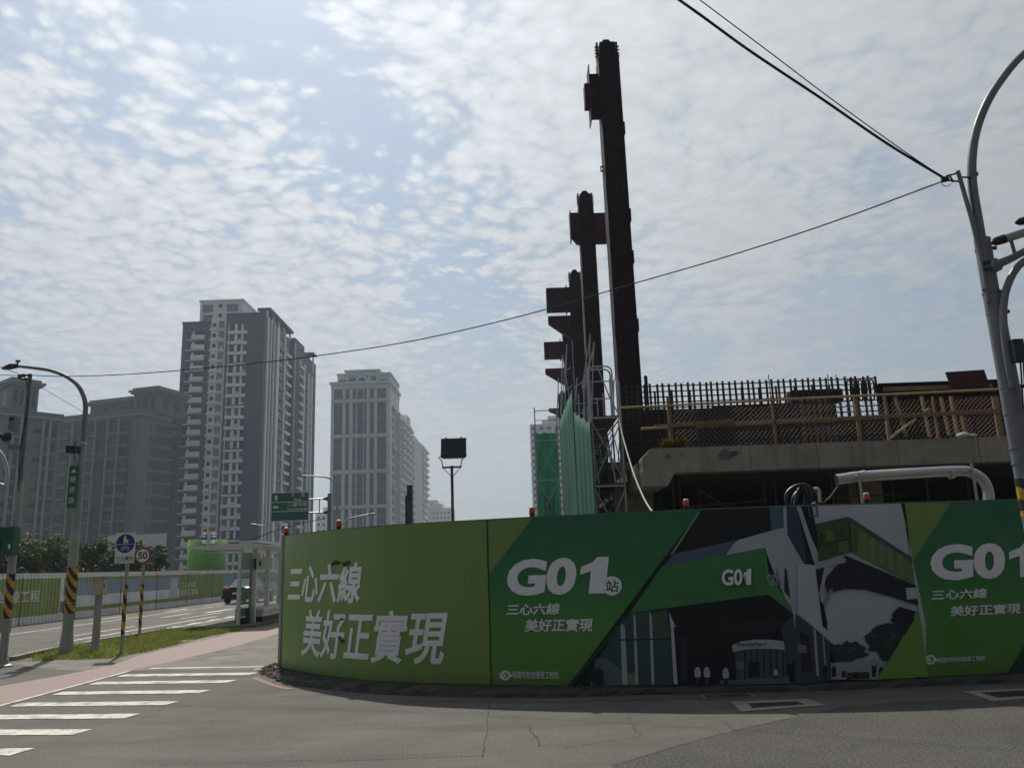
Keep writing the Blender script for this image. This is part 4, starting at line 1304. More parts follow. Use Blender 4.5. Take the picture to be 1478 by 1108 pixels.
# scaffold with walkways left of the columns, green net on its outer face
scaf = thing('scaffold', 'galvanised tube scaffold with cross braces and walkways left of the steel columns', 'scaffold', (2.2, 21, 0))
xl_, xr_ = 1.98, 2.72
lifts = [0.0, 1.72, 3.44, 5.16]
ybays = [20.4 + 1.8 * i for i in range(8)]
for yi, y in enumerate(ybays):
    for x in (xl_, xr_):
        top = 6.1 + (0.25 if yi % 3 == 1 else 0) + 0.22 * yi
        part(MB().tube([(x, y, 0), (x, y, top)], 0.026, 6), 'standard', GALV, scaf, True)
    for z in lifts[1:] + ([6.6] if yi > 2 else []):
        part(MB().tube([(xl_, y, z), (xr_, y, z)], 0.022, 6), 'transom', GALV, scaf, True)
    if yi < 3:
        for z0, z1 in zip(lifts[:-1], lifts[1:]):
            part(MB().tube([(xl_, y, z0 + .1), (xr_, y, z1 - .1)], 0.016, 5), 'end_brace', GALV, scaf, True)
            part(MB().tube([(xr_, y - .03, z0 + .1), (xl_, y - .03, z1 - .1)], 0.016, 5), 'end_brace', GALV, scaf, True)
for y0, y1 in zip(ybays[:-1], ybays[1:]):
    for x in (xl_, xr_):
        for z0, z1 in zip(lifts[:-1], lifts[1:]):
            part(MB().tube([(x, y0, z0 + .1), (x, y1, z1 - .1)], 0.014, 5), 'cross_brace', GALV, scaf, True)
            part(MB().tube([(x, y1, z0 + .1), (x, y0, z1 - .1)], 0.014, 5), 'cross_brace', GALV, scaf, True)
    for z in lifts[1:]:
        part(MB().box(xl_ + .05, xr_ - .05, y0 + .02, y1 - .02, z + 0.024, z + 0.06), 'walkway_board', DARKMETAL, scaf)
        part(MB().tube([(xr_, y0, z + .01), (xr_, y1, z + .01)], 0.02, 6), 'ledger', GALV, scaf, True)
# rounded guard frames on top
for y in (20.4, 20.75):
    fr_ = [(xl_, y, 5.16), (xl_, y, 6.35)] + [(xl_ + .12 - .12 * math.cos(a), y, 6.35 + .15 * math.sin(a)) for a in (.5, 1.0, 1.57)] + [(xr_ - .3 + .14 * math.sin(a), y, 6.5 - .15 * (1 - math.cos(a))) for a in (0, .6, 1.1, 1.57)] + [(xr_ - .16, y, 5.16)]
    part(MB().tube(fr_, 0.022, 6), 'guard_frame', GALV, scaf, True)
for z in (5.65, 6.1):
    part(MB().tube([(xl_, 20.38, z), (xr_ - .16, 20.38, z)], 0.016, 6), 'guard_bar', GALV, scaf, True)
part(MB().tube([(xl_ + .2, 20.3, 6.5), (xl_ + .5, 20.3, 5.6), (xr_ - .05, 20.3, 5.2)], 0.018, 6), 'loose_pipe', GALV, scaf, True)
part(MB().tube([(xr_ - .02, 20.5, 5.2), (xr_ + .02, 20.9, 6.35), (xr_ + .02, 21.5, 6.35), (xr_ - .02, 21.9, 5.2)], 0.02, 6), 'guard_frame', GALV, scaf, True)
# zigzag stair stringers
for z0, z1, d in ((0, 1.72, 1), (1.72, 3.44, -1), (3.44, 5.16, 1)):
    ya, yb = (20.6, 22.1) if d > 0 else (22.1, 20.6)
    for x in (xl_ + .12, xr_ - .2):
        part(MB().beam((x, ya, z0 + .06), (x, yb, z1 + .02), 0.03, 0.09), 'stair_stringer', GALV, scaf)
    for k in range(7):
        t = (k + .5) / 7
        yy, zz = ya + (yb - ya) * t, z0 + (z1 - z0) * t
        part(MB().box(xl_ + .14, xr_ - .22, yy - .09, yy + .09, zz, zz + .02), 'stair_tread', DARKMETAL, scaf)
# cloth materials
def net_mat(name, col, alpha):
    m = bpy.data.materials.new(name)
    m.use_nodes = True
    t = NT(m.node_tree)
    b = m.node_tree.nodes['Principled BSDF']
    pos = t.n('ShaderNodeNewGeometry').outputs['Position']
    f = t.noise(t.vmath('MULTIPLY', pos, (3, 3, .4)), 1.5, 5, .6)
    base = t.ramp(f, [(.3, tuple(c * .75 for c in col)), (.7, tuple(min(1, c * 1.2) for c in col))])
    m.node_tree.links.new(base, b.inputs['Base Color'])
    b.inputs['Roughness'].default_value = .8
    tl = t.n('ShaderNodeBsdfTranslucent', inp={'Color': base})
    m1 = t.n('ShaderNodeMixShader', inp={0: .5, 1: b.outputs[0], 2: tl.outputs[0]})
    tp = t.n('ShaderNodeBsdfTransparent', inp={'Color': (.8, 1, .9, 1)})
    m2 = t.n('ShaderNodeMixShader', inp={0: 1 - alpha, 1: m1.outputs[0], 2: tp.outputs[0]})
    m.node_tree.links.new(m2.outputs[0], m.node_tree.nodes['Material Output'].inputs['Surface'])
    return m
NET = net_mat('green_safety_net', (.070, .255, .185), .93)
def cloth(p00, p10, p11, p01, nu, nv, amp, name, label, wig=6.0, seed=0, thick=.004):
    mb = MB()
    a, b, c, d = map(Vector, (p00, p10, p11, p01))
    n = (b - a).cross(d - a).normalized()
    vs = []
    for j in range(nv + 1):
        for i in range(nu + 1):
            u, v = i / nu, j / nv
            p = a.lerp(b, u).lerp(d.lerp(c, u), v)
            fold = math.sin(u * wig * 6.283 + seed) * .6 + math.sin(u * wig * 2.3 * 6.283 + v * 2 + seed) * .4
            p += n * amp * fold * (0.35 + .65 * math.sin(math.pi * min(1, v * .9 + .1)))
            if j == nv:
                p.z += .03 * math.sin(u * 19 + seed) - .05 * abs(math.sin(u * wig * 3.1416))
            vs.append(p)
    mb.add(vs, [(j * (nu + 1) + i, j * (nu + 1) + i + 1, (j + 1) * (nu + 1) + i + 1, (j + 1) * (nu + 1) + i) for j in range(nv) for i in range(nu)])
    o = part(mb, name, NET, None, True, fix=False)
    md = o.modifiers.new('thickness', 'SOLIDIFY')
    md.thickness = thick
    return tag(o, label, 'safety net')
cloth((1.92, 20.3, .2), (1.92, 25.4, .2), (1.92, 25.4, 6.25), (1.92, 20.3, 5.05), 60, 14, .035, 'safety_net', 'near green safety net hanging on the outer face of the scaffold', 3.3, 1)
cloth((1.90, 25.5, .2), (1.90, 33.0, .2), (1.90, 33.0, 7.3), (1.90, 25.5, 7.0), 70, 14, .04, 'safety_net', 'tall farther green safety net reaching a peak beside the scaffold rails', 4.1, 2.4)
# the far scaffold tower that juts out to the left
sc2 = thing('scaffold_tower', 'far scaffold tower wrapped in green net, left of the long net', 'scaffold', (1.2, 35, 0))
YF = 35.0
xa, xb = X(774, 660, YF), X(806, 660, YF)
ztw = Z(790, 620, YF)
for x in (xa, xb):
    for y in (YF, YF + 1.6):
        part(MB().tube([(x, y, 0), (x, y, ztw + (1.0 if x == xa and y == YF else .3))], 0.028, 6), 'standard', GALV, sc2, True)
zz = 0.0
while zz < ztw - .5:
    part(MB().tube([(xa, YF, zz + 1.7), (xb, YF, zz + 1.7)], .024, 6), 'transom', GALV, sc2, True)
    part(MB().tube([(xa, YF, zz), (xb, YF, zz + 1.7)], .016, 5), 'cross_brace', GALV, sc2, True)
    part(MB().tube([(xb, YF, zz), (xa, YF, zz + 1.7)], .016, 5), 'cross_brace', GALV, sc2, True)
    zz += 1.7
lx = (xa + xb) / 2
for s_ in (-.18, .18):
    part(MB().tube([(lx + s_, YF - .08, .2), (lx + s_, YF - .08, 4.4)], .02, 5), 'ladder_rail', DARKMETAL, sc2, True)
for k in range(13):
    part(MB().tube([(lx - .18, YF - .08, .4 + k * .32), (lx + .18, YF - .08, .4 + k * .32)], .014, 5), 'ladder_rung', DARKMETAL, sc2)
gf = [(xa, YF, ztw), (xa, YF, ztw + .75)] + [(xa + .1 - .1 * math.cos(a), YF, ztw + .75 + .1 * math.sin(a)) for a in (.5, 1.57)] + [(xb - .1, YF, ztw + .85), (xb, YF, ztw + .75), (xb, YF, ztw)]
part(MB().tube(gf, .022, 6), 'guard_frame', GALV, sc2, True)
part(MB().tube([(xa, YF, ztw + .42), (xb, YF, ztw + .42)], .018, 6), 'guard_bar', GALV, sc2, True)
cloth((xa - .02, YF + .12, .2), (xb + .02, YF + .12, .2), (xb + .02, YF + .12, ztw - .1), (xa - .02, YF + .12, ztw - .1), 24, 12, .03, 'safety_net', 'dark green safety net wrapped round the far scaffold tower', 2, .4)
# leaning standards that rise above the net
extra = thing('scaffold_extension', 'upper scaffold rails and braces rising above the green net beside the columns', 'scaffold', (2.3, 29, 5))
for (px, yb_, yt_, Y) in ((818, 600, 497, 31), (812, 600, 512, 33), (833, 600, 545, 26), (852, 600, 482, 29), (857, 600, 494, 27), (845, 620, 540, 23.5), (806, 640, 545, 34)):
    a, b = at(px - 3, yb_, Y), at(px, yt_, Y)
    part(MB().tube([a, b], .026, 6), 'standard', GALV, extra, True)
for (p, q_, Y) in (((812, 512), (826, 600), 32), ((818, 500), (810, 600), 32.3), ((852, 484), (840, 560), 28), ((845, 545), (858, 500), 27.6), ((828, 560), (850, 545), 27), ((808, 570), (826, 556), 32.6), ((810, 540), (824, 530), 32.8)):
    part(MB().tube([at(*p, Y), at(*q_, Y)], .018, 5), 'brace', GALV, extra, True)
# white cable drooping from the deck to the hoarding
cb = MB().tube(catmull([at(893, 603, 19.2), at(899, 630, 18.6), at(908, 662, 17.6), (at(916, 687, 16.6)), at(930, 720, 15.4), at(946, 745, 14.2)], 6), .016, 6)
tag(part(cb, 'drooping_cable', mat('pale_rope', (.42, .40, .36), .7, .1, 6), None, True), 'pale cable drooping from the scaffold top down behind the hoarding', 'cable')

# silver exhaust pipe lying over the hoarding
YP = 13.2
pipe = thing('silver_pipe', 'large silver pipe with a bent end above the hoarding at right', 'pipe', (at(1320, 720, YP).x, YP, 0))
pp_ = catmull([at(1207, 692, YP), at(1222, 690, YP), at(1240, 687.5, YP), at(1320, 682.5, YP), at(1385, 679.5, YP), at(1402, 682, YP), at(1418, 692, YP), at(1426, 708, YP), at(1427, 728, YP), at(1428, 790, YP)], 6)
SILVER = mat('galvanised_pipe', (.45, .46, .46), .35, .12, 3, metal=.7)
part(MB().tube(pp_, .085, 16, caps=False), 'pipe', SILVER, pipe, True)
for px in (1372, 1246):
    p = at(px, 682 if px > 1300 else 686.5, YP)
    part(MB().tube([(p.x - .035, YP, p.z - .01), (p.x + .035, YP, p.z)], .093, 16), 'pipe_collar', SILVER, pipe, True)
for (a, b) in (((1239, 682), (1248, 745)), ((1402, 668), (1414, 745))):
    part(MB().tube([at(*a, YP - .12), at(*b, YP - .12)], .022, 6), 'support_tube', GALV, pipe, True)
# black hoses looped over the top of the hoarding
YH = 12.2
for k, (l, lab, m_, r_) in enumerate(((((1140, 745), (1135, 715), (1150, 701), (1166, 703), (1172, 725), (1175, 750)), 'outer black hose looped over the hoarding left of the silver pipe', BLACK, .03),
                      (((1146, 748), (1150, 715), (1160, 700), (1172, 706), (1178, 722), (1170, 750)), 'inner black hose looped over the hoarding left of the silver pipe', BLACK, .03),
                      (((1152, 750), (1144, 722), (1156, 706), (1163, 712), (1160, 750)), 'tight black hose loop at the left of the hose bundle', BLACK, .026),
                      (((1172, 712), (1174, 722), (1186, 726), (1198, 718), (1210, 702)), 'thin black hose sagging towards the open end of the silver pipe', CABLE, .018),
                      (((1173, 714), (1174, 706), (1181, 706), (1183, 716), (1182, 745)), 'short cream hose hooked over the top of the hoarding', mat('cream_hose', (.5, .46, .36), .5, .1, 6), .026))):
    pts = catmull([at(x_, y_, YH + .03 * j + k * .07) for j, (x_, y_) in enumerate(l)], 6)
    tag(part(MB().tube(pts, r_, 8), 'hose', m_, None, True), lab, 'hose', 'hoses above the hoarding')
# little blue hook frame hanging on the hoarding
s, z = pix(1172, 738)
hk = thing('blue_hook_frame', 'small blue metal frame hooked over the picture banner below the hoses', 'hook', surf(s, z - .2, .05))
BLUEM = mat('blue_paint', (.03, .07, .18), .5, .15, 6)
a_, b_ = pix(1165, 730), pix(1178, 745)
c4 = [surf(a_[0], a_[1], .05), surf(b_[0], a_[1], .05), surf(b_[0], b_[1], .05), surf(a_[0], b_[1], .05)]
for i in range(4):
    part(MB().tube([c4[i], c4[(i + 1) % 4]], .010, 6), 'frame_bar', BLUEM, hk)
part(MB().tube([c4[1], surf(b_[0], ztop + .03, .04), surf(b_[0], ztop + .03, -.08)], .010, 6), 'hook', BLUEM, hk)

# floodlight on a post behind the hoarding
YL = 16.0
fl = thing('floodlight', 'black floodlight on a thin rusty post behind the curved banner', 'floodlight', (at(653, 760, YL).x, YL, 0))
xp = at(653, 720, YL).x
part(MB().tube([(xp, YL, 0), (xp, YL, Z(652, 672, YL))], .028, 8), 'post', mat('rusty_post', (.10, .06, .05), .7, .25, 6), fl, True)
c = at(655, 648, YL)
hw, hh2 = .25, .21
mbx = MB()
rx = Matrix.Rotation(R(-18), 3, 'X')
def rot_(v): return tuple(rx @ (Vector(v)) + Vector((c.x, YL, c.z)))
f1 = [rot_(v) for v in ((-hw, -.06, -hh2), (hw, -.06, -hh2), (hw, -.06, hh2), (-hw, -.06, hh2))]
f2 = [rot_(v) for v in ((-hw * .8, .10, -hh2 * .75), (hw * .8, .10, -hh2 * .75), (hw * .8, .10, hh2 * .75), (-hw * .8, .10, hh2 * .75))]
mbx.add(f1 + f2, [(0, 1, 2, 3), (7, 6, 5, 4), (0, 4, 5, 1), (1, 5, 6, 2), (2, 6, 7, 3), (3, 7, 4, 0)])
hd_ = part(mbx, 'lamp_housing', BLACK, fl)
gl = MB(); gl.add([rot_(v) for v in ((-hw * .88, -.063, -hh2 * .85), (hw * .88, -.063, -hh2 * .85), (hw * .88, -.063, hh2 * .85), (-hw * .88, -.063, hh2 * .85))], [(0, 1, 2, 3)])
part(gl, 'lamp_glass', mat('black_glass', (.008, .009, .01), .08, .1, 3, spec=.6), hd_, fix=False)
for k in range(7):
    x_ = -hw * .7 + k * hw * .23
    part(MB().add([rot_(v) for v in ((x_, .101, -hh2 * .7), (x_ + .012, .101, -hh2 * .7), (x_ + .012, .101, hh2 * .7), (x_, .101, hh2 * .7), (x_, .15, -hh2 * .7), (x_ + .012, .15, -hh2 * .7), (x_ + .012, .15, hh2 * .7), (x_, .15, hh2 * .7))], [(0, 1, 2, 3), (7, 6, 5, 4), (0, 4, 5, 1), (1, 5, 6, 2), (2, 6, 7, 3), (3, 7, 4, 0)]), 'cooling_fin', BLACK, fl)
zb_ = Z(653, 674, YL)
for sx in (-1, 1):
    part(MB().tube([(xp + sx * .17, YL, zb_), (xp + sx * .2, YL, zb_ + .14), (xp + sx * .26, YL, zb_ + .2), (c.x + sx * .255, YL, c.z - .12)], .012, 6), 'yoke_arm', GALV, fl, True)
    part(MB().tube([(xp, YL, zb_ - .2), (xp + sx * .16, YL, zb_ - .02)], .008, 5), 'stay', GALV, fl)
    part(MB().tube([(c.x + sx * .15, YL + .02, c.z + .2), (c.x + sx * .15, YL + .02, c.z + .24)], .02, 6), 'bolt', BLACK, fl)
part(MB().beam((xp - .19, YL, zb_), (xp + .19, YL, zb_), .05, .03), 'crossbar', DARKMETAL, fl)
# short dark concrete post behind the hoarding
YQ = 26.0
p = at(591, 740, YQ)
dp = thing('site_post', 'short dark square post showing above the olive banner, left of the floodlight', 'post', (p.x, YQ, 0))
part(MB().box(p.x - .07, p.x + .10, YQ - .08, YQ + .08, 0, Z(591, 700, YQ)), 'shaft', CONCD, dp)
part(MB().box(p.x - .13, p.x - .075, YQ - .05, YQ + .05, 1.0, Z(588, 715, YQ)), 'conduit', DARKMETAL, dp)
part(MB().box(p.x + .101, p.x + .13, YQ - .1, YQ - .03, Z(594, 712, YQ), Z(594, 708, YQ)), 'clip', GALV, dp)
# ------------------------------------------------------------------ far street: corrugated hoarding across the road
FX = -19.0
HZ = stripe_mat('hazard_tape', (0.50, 0.26, 0.02), (0.012, 0.012, 0.012), 3.6, 6.0)
HZS = stripe_mat('hazard_tape_small', (0.50, 0.26, 0.02), (0.012, 0.012, 0.012), 2.8, 6.0)
fence = thing('corrugated_hoarding', 'pale corrugated site hoarding with olive banners across the road', 'hoarding', (FX, 60, 0))
FH = 1.88
FENCEW = mat('pale_sheet', (0.80, 0.80, 0.78), 0.5, 0.12, 1.0, streak=0.3)
FOLIVE = mat('faded_olive_print', (0.27, 0.33, 0.12), 0.6, 0.15, 1.0, streak=0.15)
FBLUE = mat('faded_blue_print', (0.29, 0.35, 0.44), 0.6, 0.15, 1.0, streak=0.15)
FPALE = mat('faded_pale_print', (0.70, 0.73, 0.78), 0.6, 0.15, 1.0, streak=0.15)
pitch = 0.25
def corr(y0, n, z0, z1, off, mb=None, mi=0):
    """trapezoid corrugation along the road"""
    mb = mb or MB()
    prof = []
    for k in range(n):
        y = y0 + k * pitch
        prof += [(FX + off, y), (FX + off, y + pitch * .35), (FX + off + .035, y + pitch * .5), (FX + off + .035, y + pitch * .85)]
    prof.append((FX + off, y0 + n * pitch))
    m = len(prof)
    mb.add([(x, y, z0) for x, y in prof] + [(x, y, z1) for x, y in prof], [(i, i + 1, m + i + 1, m + i) for i in range(m - 1)], mi)
    return mb
panel_me = None
y = 20.0
NP = 30
for i in range(NP):
    mb = corr(0, 16, 0.0, FH, 0)
    if panel_me is None:
        panel_me = mb.mesh('sheet_panel', FENCEW, fix=False)
    link('sheet_panel', panel_me, fence, (0, 20 + i * 4.0, 0.0))
part(MB().box(FX - .03, FX + .06, 20, 20 + NP * 4.0, FH, FH + .04), 'top_rail', FENCEW, fence)
for y in np.arange(20, 140, 4.0):
    part(MB().box(FX + .036, FX + .050, y - .018, y + .018, 0, FH - .1), 'seam_post', mat('dark_seam', (.10, .10, .09), .7, .2, 3), fence)
# banner stretches: (y start, columns, kind)
def fence_banner(y0, y1, kind):
    y0 = 20 + round((y0 - 20) / pitch) * pitch
    n = int((y1 - y0) / pitch)
    if kind == 'olive':
        mb = corr(y0, n, .30, FH - .16, .006)
        part(mb, 'banner', FOLIVE, fence, fix=False)
    else:
        mb = MB()
        corr(y0, n, .30, .48, .006, mb, 0)
        corr(y0, n, .48, .95, .006, mb, 1)
        corr(y0, n, .95, FH - .30, .006, mb, 2)
        corr(y0, n, FH - .30, FH - .16, .006, mb, 0)
        part(mb, 'banner', [FOLIVE, FPALE, FBLUE], fence, fix=False)
seq = [(20.3, 34.9, 'olive'), (35.1, 47.0, 'view'), (47.1, 54.0, 'olive'), (54.1, 68, 'view'), (68.2, 76, 'olive'), (76.2, 92, 'view'), (92.2, 100, 'olive'), (100.2, 136, 'view')]
for a in seq:
    fence_banner(*a)
FLET = mat('faded_white_print', (.66, .68, .63), .6, .12, 2)
def fence_text(body, y0, y1, z0, z1, bold):
    p, fs, _ = text_mesh(body, bold, True)
    mb = MB().add([(FX + .046 + q_, y0 + (y1 - y0) * u, z0 + (z1 - z0) * v) for u, v, q_ in p], fs)
    part(mb, 'lettering', FLET, fence, fix=False)
def fy(px, py):
    d = ray(px, py)
    return d.y * ((FX + .05) / d.x), EYE + d.z * ((FX + .05) / d.x)
a, b = fy(-20, 870), fy(58, 851)
fence_text('運綠線工程', a[0], b[0], fy(30, 870)[1], fy(30, 852)[1], .010)
a, b = fy(261, 848), fy(283, 839)
fence_text('三心六線', a[0], b[0], fy(262, 848.5)[1], fy(262, 840)[1], .010)
fence_text('美好正實現', a[0], b[0] + .4, fy(262, 860)[1], fy(262, 850)[1], .010)
pb = MB().box(FX + .040, FX + .046, fy(246, 850)[0], fy(256, 850)[0], .55, 1.55)
part(pb, 'pale_figure_patch', mat('pale_blue_patch', (.42, .50, .52), .6, .2, 4), fence)
for i in range(16):
    p = (FX, 22.5 + i * 3.6, FH + .04)
    o = thing('warning_beacon', 'tiny amber beacon on top of the corrugated hoarding across the road', 'beacon', p, 0, 'tiny beacons along the far hoarding', world=False)
    link('base', bms[0], o); link('lens', bms[1], o)

# ------------------------------------------------------------------ trees behind the far hoarding
BARK = mat('bark', (.10, .075, .05), .9, .3, 6, bump=.5, bscale=20)
LEAFA = leaf_mat('tree_leaves', (.032, .060, .018), (.085, .13, .032), (.16, .19, .055), .9)
LEAFB = leaf_mat('tree_leaves_dark', (.022, .044, .016), (.052, .085, .025), (.09, .12, .038), 1.1)
def tree(loc, h, rx, lab, leaf, n=2600, seed=0, group='trees behind the far hoarding'):
    rnd = random.Random(seed)
    t = thing('broadleaf_tree', lab, 'tree', loc, rnd.uniform(0, 6), group, world=False)
    th = h * .38
    tm = MB().tube([(0, 0, 0), (.06, .02, th * .5), (.0, .08, th), (.05, .0, h * .7)], [.17, .14, .11, .04], 8)
    limbs = []
    for k in range(7):
        a = k * 6.283 / 7 + rnd.uniform(-.3, .3)
        e = Vector((math.cos(a) * rx * .75, math.sin(a) * rx * .75, h * rnd.uniform(.55, .85)))
        s = Vector((0.03, .04, th * rnd.uniform(.7, 1.1)))
        tm.tube([s, s.lerp(e, .5) + Vector((0, 0, .15)), e], [.07, .045, .015], 6)
        limbs.append(e)
    part(tm, 'trunk', BARK, t, True)
    cm = MB()
    clumps = []
    for k in range(34):
        a = rnd.uniform(0, 6.283)
        u = rnd.uniform(-.75, 1)
        rr = math.sqrt(max(0, 1 - u * u)) * rnd.uniform(.55, 1.0)
        clumps.append((Vector((math.cos(a) * rr * rx, math.sin(a) * rr * rx, h * .62 + u * h * .36)), rnd.uniform(.22, .42) * rx * .85))
    for k in range(n):
        c, r = rnd.choice(clumps)
        d = Vector((rnd.gauss(0, 1), rnd.gauss(0, 1), rnd.gauss(0, 1))).normalized() * r * rnd.uniform(.55, 1.0) ** .6
        p = c + d
        nrm = (d.normalized() + Vector((rnd.gauss(0, .5), rnd.gauss(0, .5), rnd.gauss(0.3, .5)))).normalized()
        s = nrm.orthogonal().normalized()
        s = Matrix.Rotation(rnd.uniform(0, 6.28), 3, nrm) @ s
        w_ = nrm.cross(s)
        l, b = rnd.uniform(.10, .20), rnd.uniform(.05, .10)
        cm.add([p - s * l, p + w_ * b, p + s * l + nrm * -.03, p - w_ * b], [(0, 1, 2, 3)])
    part(cm, 'crown', leaf, t, fix=False)
    return t
ti = 0
for (px, top, Y, r, lab, lf) in ((28, 786, 50, 2.0, 'leftmost low bushy tree behind the far hoarding, partly behind the green signal boxes', LEAFA), (62, 779, 52, 2.4, 'bright round tree behind the far hoarding, left of the curved lamp post', LEAFA),
                             (112, 787, 55, 2.2, 'bushy tree behind the far hoarding just right of the curved lamp post', LEAFB), (147, 786, 56, 2.0, 'dark tree behind the far hoarding left of the round blue sign', LEAFB),
                             (178, 795, 52, 1.5, 'low shrub-like tree behind the blue pedestrian sign', LEAFB), (216, 779, 60, 1.3, 'narrow tree in front of the white billboard, right of the speed sign', LEAFB), (6, 792, 48, 1.8, 'low bushy tree at the left picture edge behind the far hoarding', LEAFB),
                             (92, 790, 60, 2.0, 'low dark tree hidden behind the curved lamp post', LEAFB)):
    p = at(px, top, Y)
    tree((p.x, Y, -.05), p.z + .05, r, lab, lf, 2300, 40 + ti)
    ti += 1
# white billboard behind the trees
YBB = 75.0
bb = thing('billboard', 'blank white billboard standing behind the trees', 'billboard', (X(198, 800, YBB), YBB, 0))
x0, x1 = X(154, 800, YBB), X(238, 800, YBB)
part(MB().box(x0, x1, YBB, YBB + .15, 1.2, Z(198, 771, YBB)), 'panel', mat('billboard_white', (.62, .64, .68), .5, .05, .5, streak=.1), bb)
for f in (.15, .5, .85):
    xx = x0 + (x1 - x0) * f
    part(MB().box(xx - .1, xx + .1, YBB + .16, YBB + .35, 0, Z(198, 775, YBB)), 'leg', GALV, bb)
part(MB().box(X(226, 812, YBB), X(234, 812, YBB), YBB - .01, YBB - .003, Z(230, 820, YBB), Z(230, 810, YBB)), 'printed_patch', mat('violet_print', (.16, .16, .26), .6, .2, 2), bb)
# curved bright green site screen
YG = 82.0
cx, rr = X(300, 800, YG), (X(327, 800, YG) - X(273, 800, YG)) / 2
gs = MB()
n = 30
ztg, zbg = Z(300, 779, YG), 0.0
prof = [(cx + rr * math.cos(math.pi * (1 + i / n)), YG + rr * 1.2 * math.sin(math.pi * (1 + i / n))) for i in range(n + 1)]
gs.add([(x, y, zbg) for x, y in prof] + [(x, y, ztg) for x, y in prof], [(i, i + 1, n + 2 + i, n + 1 + i) for i in range(n)])
o = part(gs, 'curved_screen', mat('bright_green_sheet', (.085, .25, .035), .55, .12, .8, streak=.1), None, True, fix=False)
md = o.modifiers.new('thickness', 'SOLIDIFY'); md.thickness = .08
tag(o, 'bright green curved site screen behind the far hoarding and the bus sign', 'screen')

# ------------------------------------------------------------------ left street furniture
def pole(name, lab, cat, base, group=None):
    return thing(name, lab, cat, base, 0, group)
# curved lamp post
b = gp(95, 942); b.z = 0
YLm = b.y
lp = pole('street_lamp', 'tall grey lamp post with a curved arm and hazard tape, standing on the grass verge', 'street lamp', b)
pth = [(b.x, b.y, 0), (b.x, b.y, 1.0), (b.x, b.y, 4.0)] + catmull([at(121, 612, YLm), at(123.5, 590, YLm), at(121, 573, YLm), at(112, 556, YLm), at(95, 543, YLm), at(72, 534.5, YLm), at(45, 530.5, YLm), at(20, 528, YLm)], 6)
rs = [.125, .115, .098] + [.062 - .028 * i / (len(pth) - 4) for i in range(len(pth) - 3)]
zj = at(120, 640, YLm).z
part(MB().tube([(b.x, b.y, 0), (b.x, b.y, 1.2), (b.x, b.y, 2.6), (b.x, b.y, zj)], [.122, .112, .100, .082], 14), 'shaft', GREYPOLE, lp, True)
part(MB().tube([(b.x, b.y, zj - .1)] + [p for p in pth[3:]], [.066] + rs[3:], 10), 'curved_arm', mat('brown_grey_arm', (.17, .16, .15), .5, .15, 4), lp, True)
part(MB().tube([(b.x, b.y, zj - .02), (b.x, b.y, zj + .04)], [.098, .07], 14), 'collar', GREYPOLE, lp, True)
part(MB().lathe([(.165, 0), (.16, .04), (.14, .25), (.125, .40)], (b.x, b.y, .0), 10), 'flared_base', GREYPOLE, lp)
zA_, zB_ = at(98, 885, YLm).z, at(103, 818, YLm).z
part(MB().tube([(b.x, b.y, zA_), (b.x, b.y, zB_)], [.122, .115], 14), 'hazard_band', HZ, lp, True)
hd = at(24, 528.5, YLm)
hm = MB().tube([hd + Vector((.08, 0, .0)), hd + Vector((0, 0, .01)), hd + Vector((-.15, 0, .0)), hd + Vector((-.28, 0, -.03)), hd + Vector((-.36, 0, -.04))], [.03, .06, .075, .055, .02], 10)
part(hm, 'lamp_head', DARKMETAL, lp, True)
part(MB().tube([hd + Vector((.02, 0, .05)), hd + Vector((.02, 0, .13))], .02, 6), 'photocell_stem', DARKMETAL, lp)
part(MB().tube([hd + Vector((-.03, 0, .13)), hd + Vector((.07, 0, .13))], .03, 8), 'photocell', DARKMETAL, lp, True)
for py in (748, 790, 800, 870):
    zz = at(108, py, YLm).z
    part(MB().tube([(b.x, b.y, zz), (b.x, b.y, zz + .02)], .128 if zz < 2 else .115, 14), 'clamp_band', GALV, lp, True)
bx = at(91, 870, YLm)
part(MB().box(b.x - .20, b.x - .135, b.y - .06, b.y + .06, .9, 1.15), 'fuse_box', GREYPOLE, lp)
part(MB().tube(catmull([(b.x + .02, b.y - .12, Z(118, 675, YLm)), (b.x - .08, b.y - .14, Z(115, 664, YLm) ), (b.x - .1, b.y - .13, Z(112, 640, YLm)), (b.x, b.y - .1, zj)], 5), .008, 5), 'cable', CABLE, lp)
# street name blade hung on that post
s0_, s1_ = at(98, 733, YLm - .16), at(113, 672, YLm - .16)
ns_ = thing('street_name_sign', 'narrow vertical green street name sign on the curved lamp post', 'sign', (s0_.x, YLm - .16, s0_.z))
SIGNG = mat('sign_green', (.005, .105, .065), .4, .05, 2)
SIGNW = mat('sign_white', (.62, .65, .63), .4, .04, 3)
xw = .105
xc_ = (s0_.x + s1_.x) / 2 - .0
part(MB().box(xc_ - xw, xc_ + xw, YLm - .19, YLm - .17, s0_.z, s1_.z), 'panel', SIGNG, ns_)
hgt = s1_.z - s0_.z
for ch, f in (('▲', .84), ('建', .60), ('德', .35), ('路', .10)):
    flat_text(ch, (xc_ - .065, YLm - .193, s0_.z + hgt * f), (1, 0, 0), (0, 0, 1), .13, .15 if ch != '▲' else .08, SIGNW, ns_, .0)
part(MB().tube([(xc_ + .02, YLm - .17, s1_.z - .12), (b.x, b.y, s1_.z - .12)], .012, 6), 'bracket', GALV, ns_)
part(MB().tube([(xc_ + .02, YLm - .17, s0_.z + .12), (b.x, b.y, s0_.z + .12)], .012, 6), 'bracket', GALV, ns_)
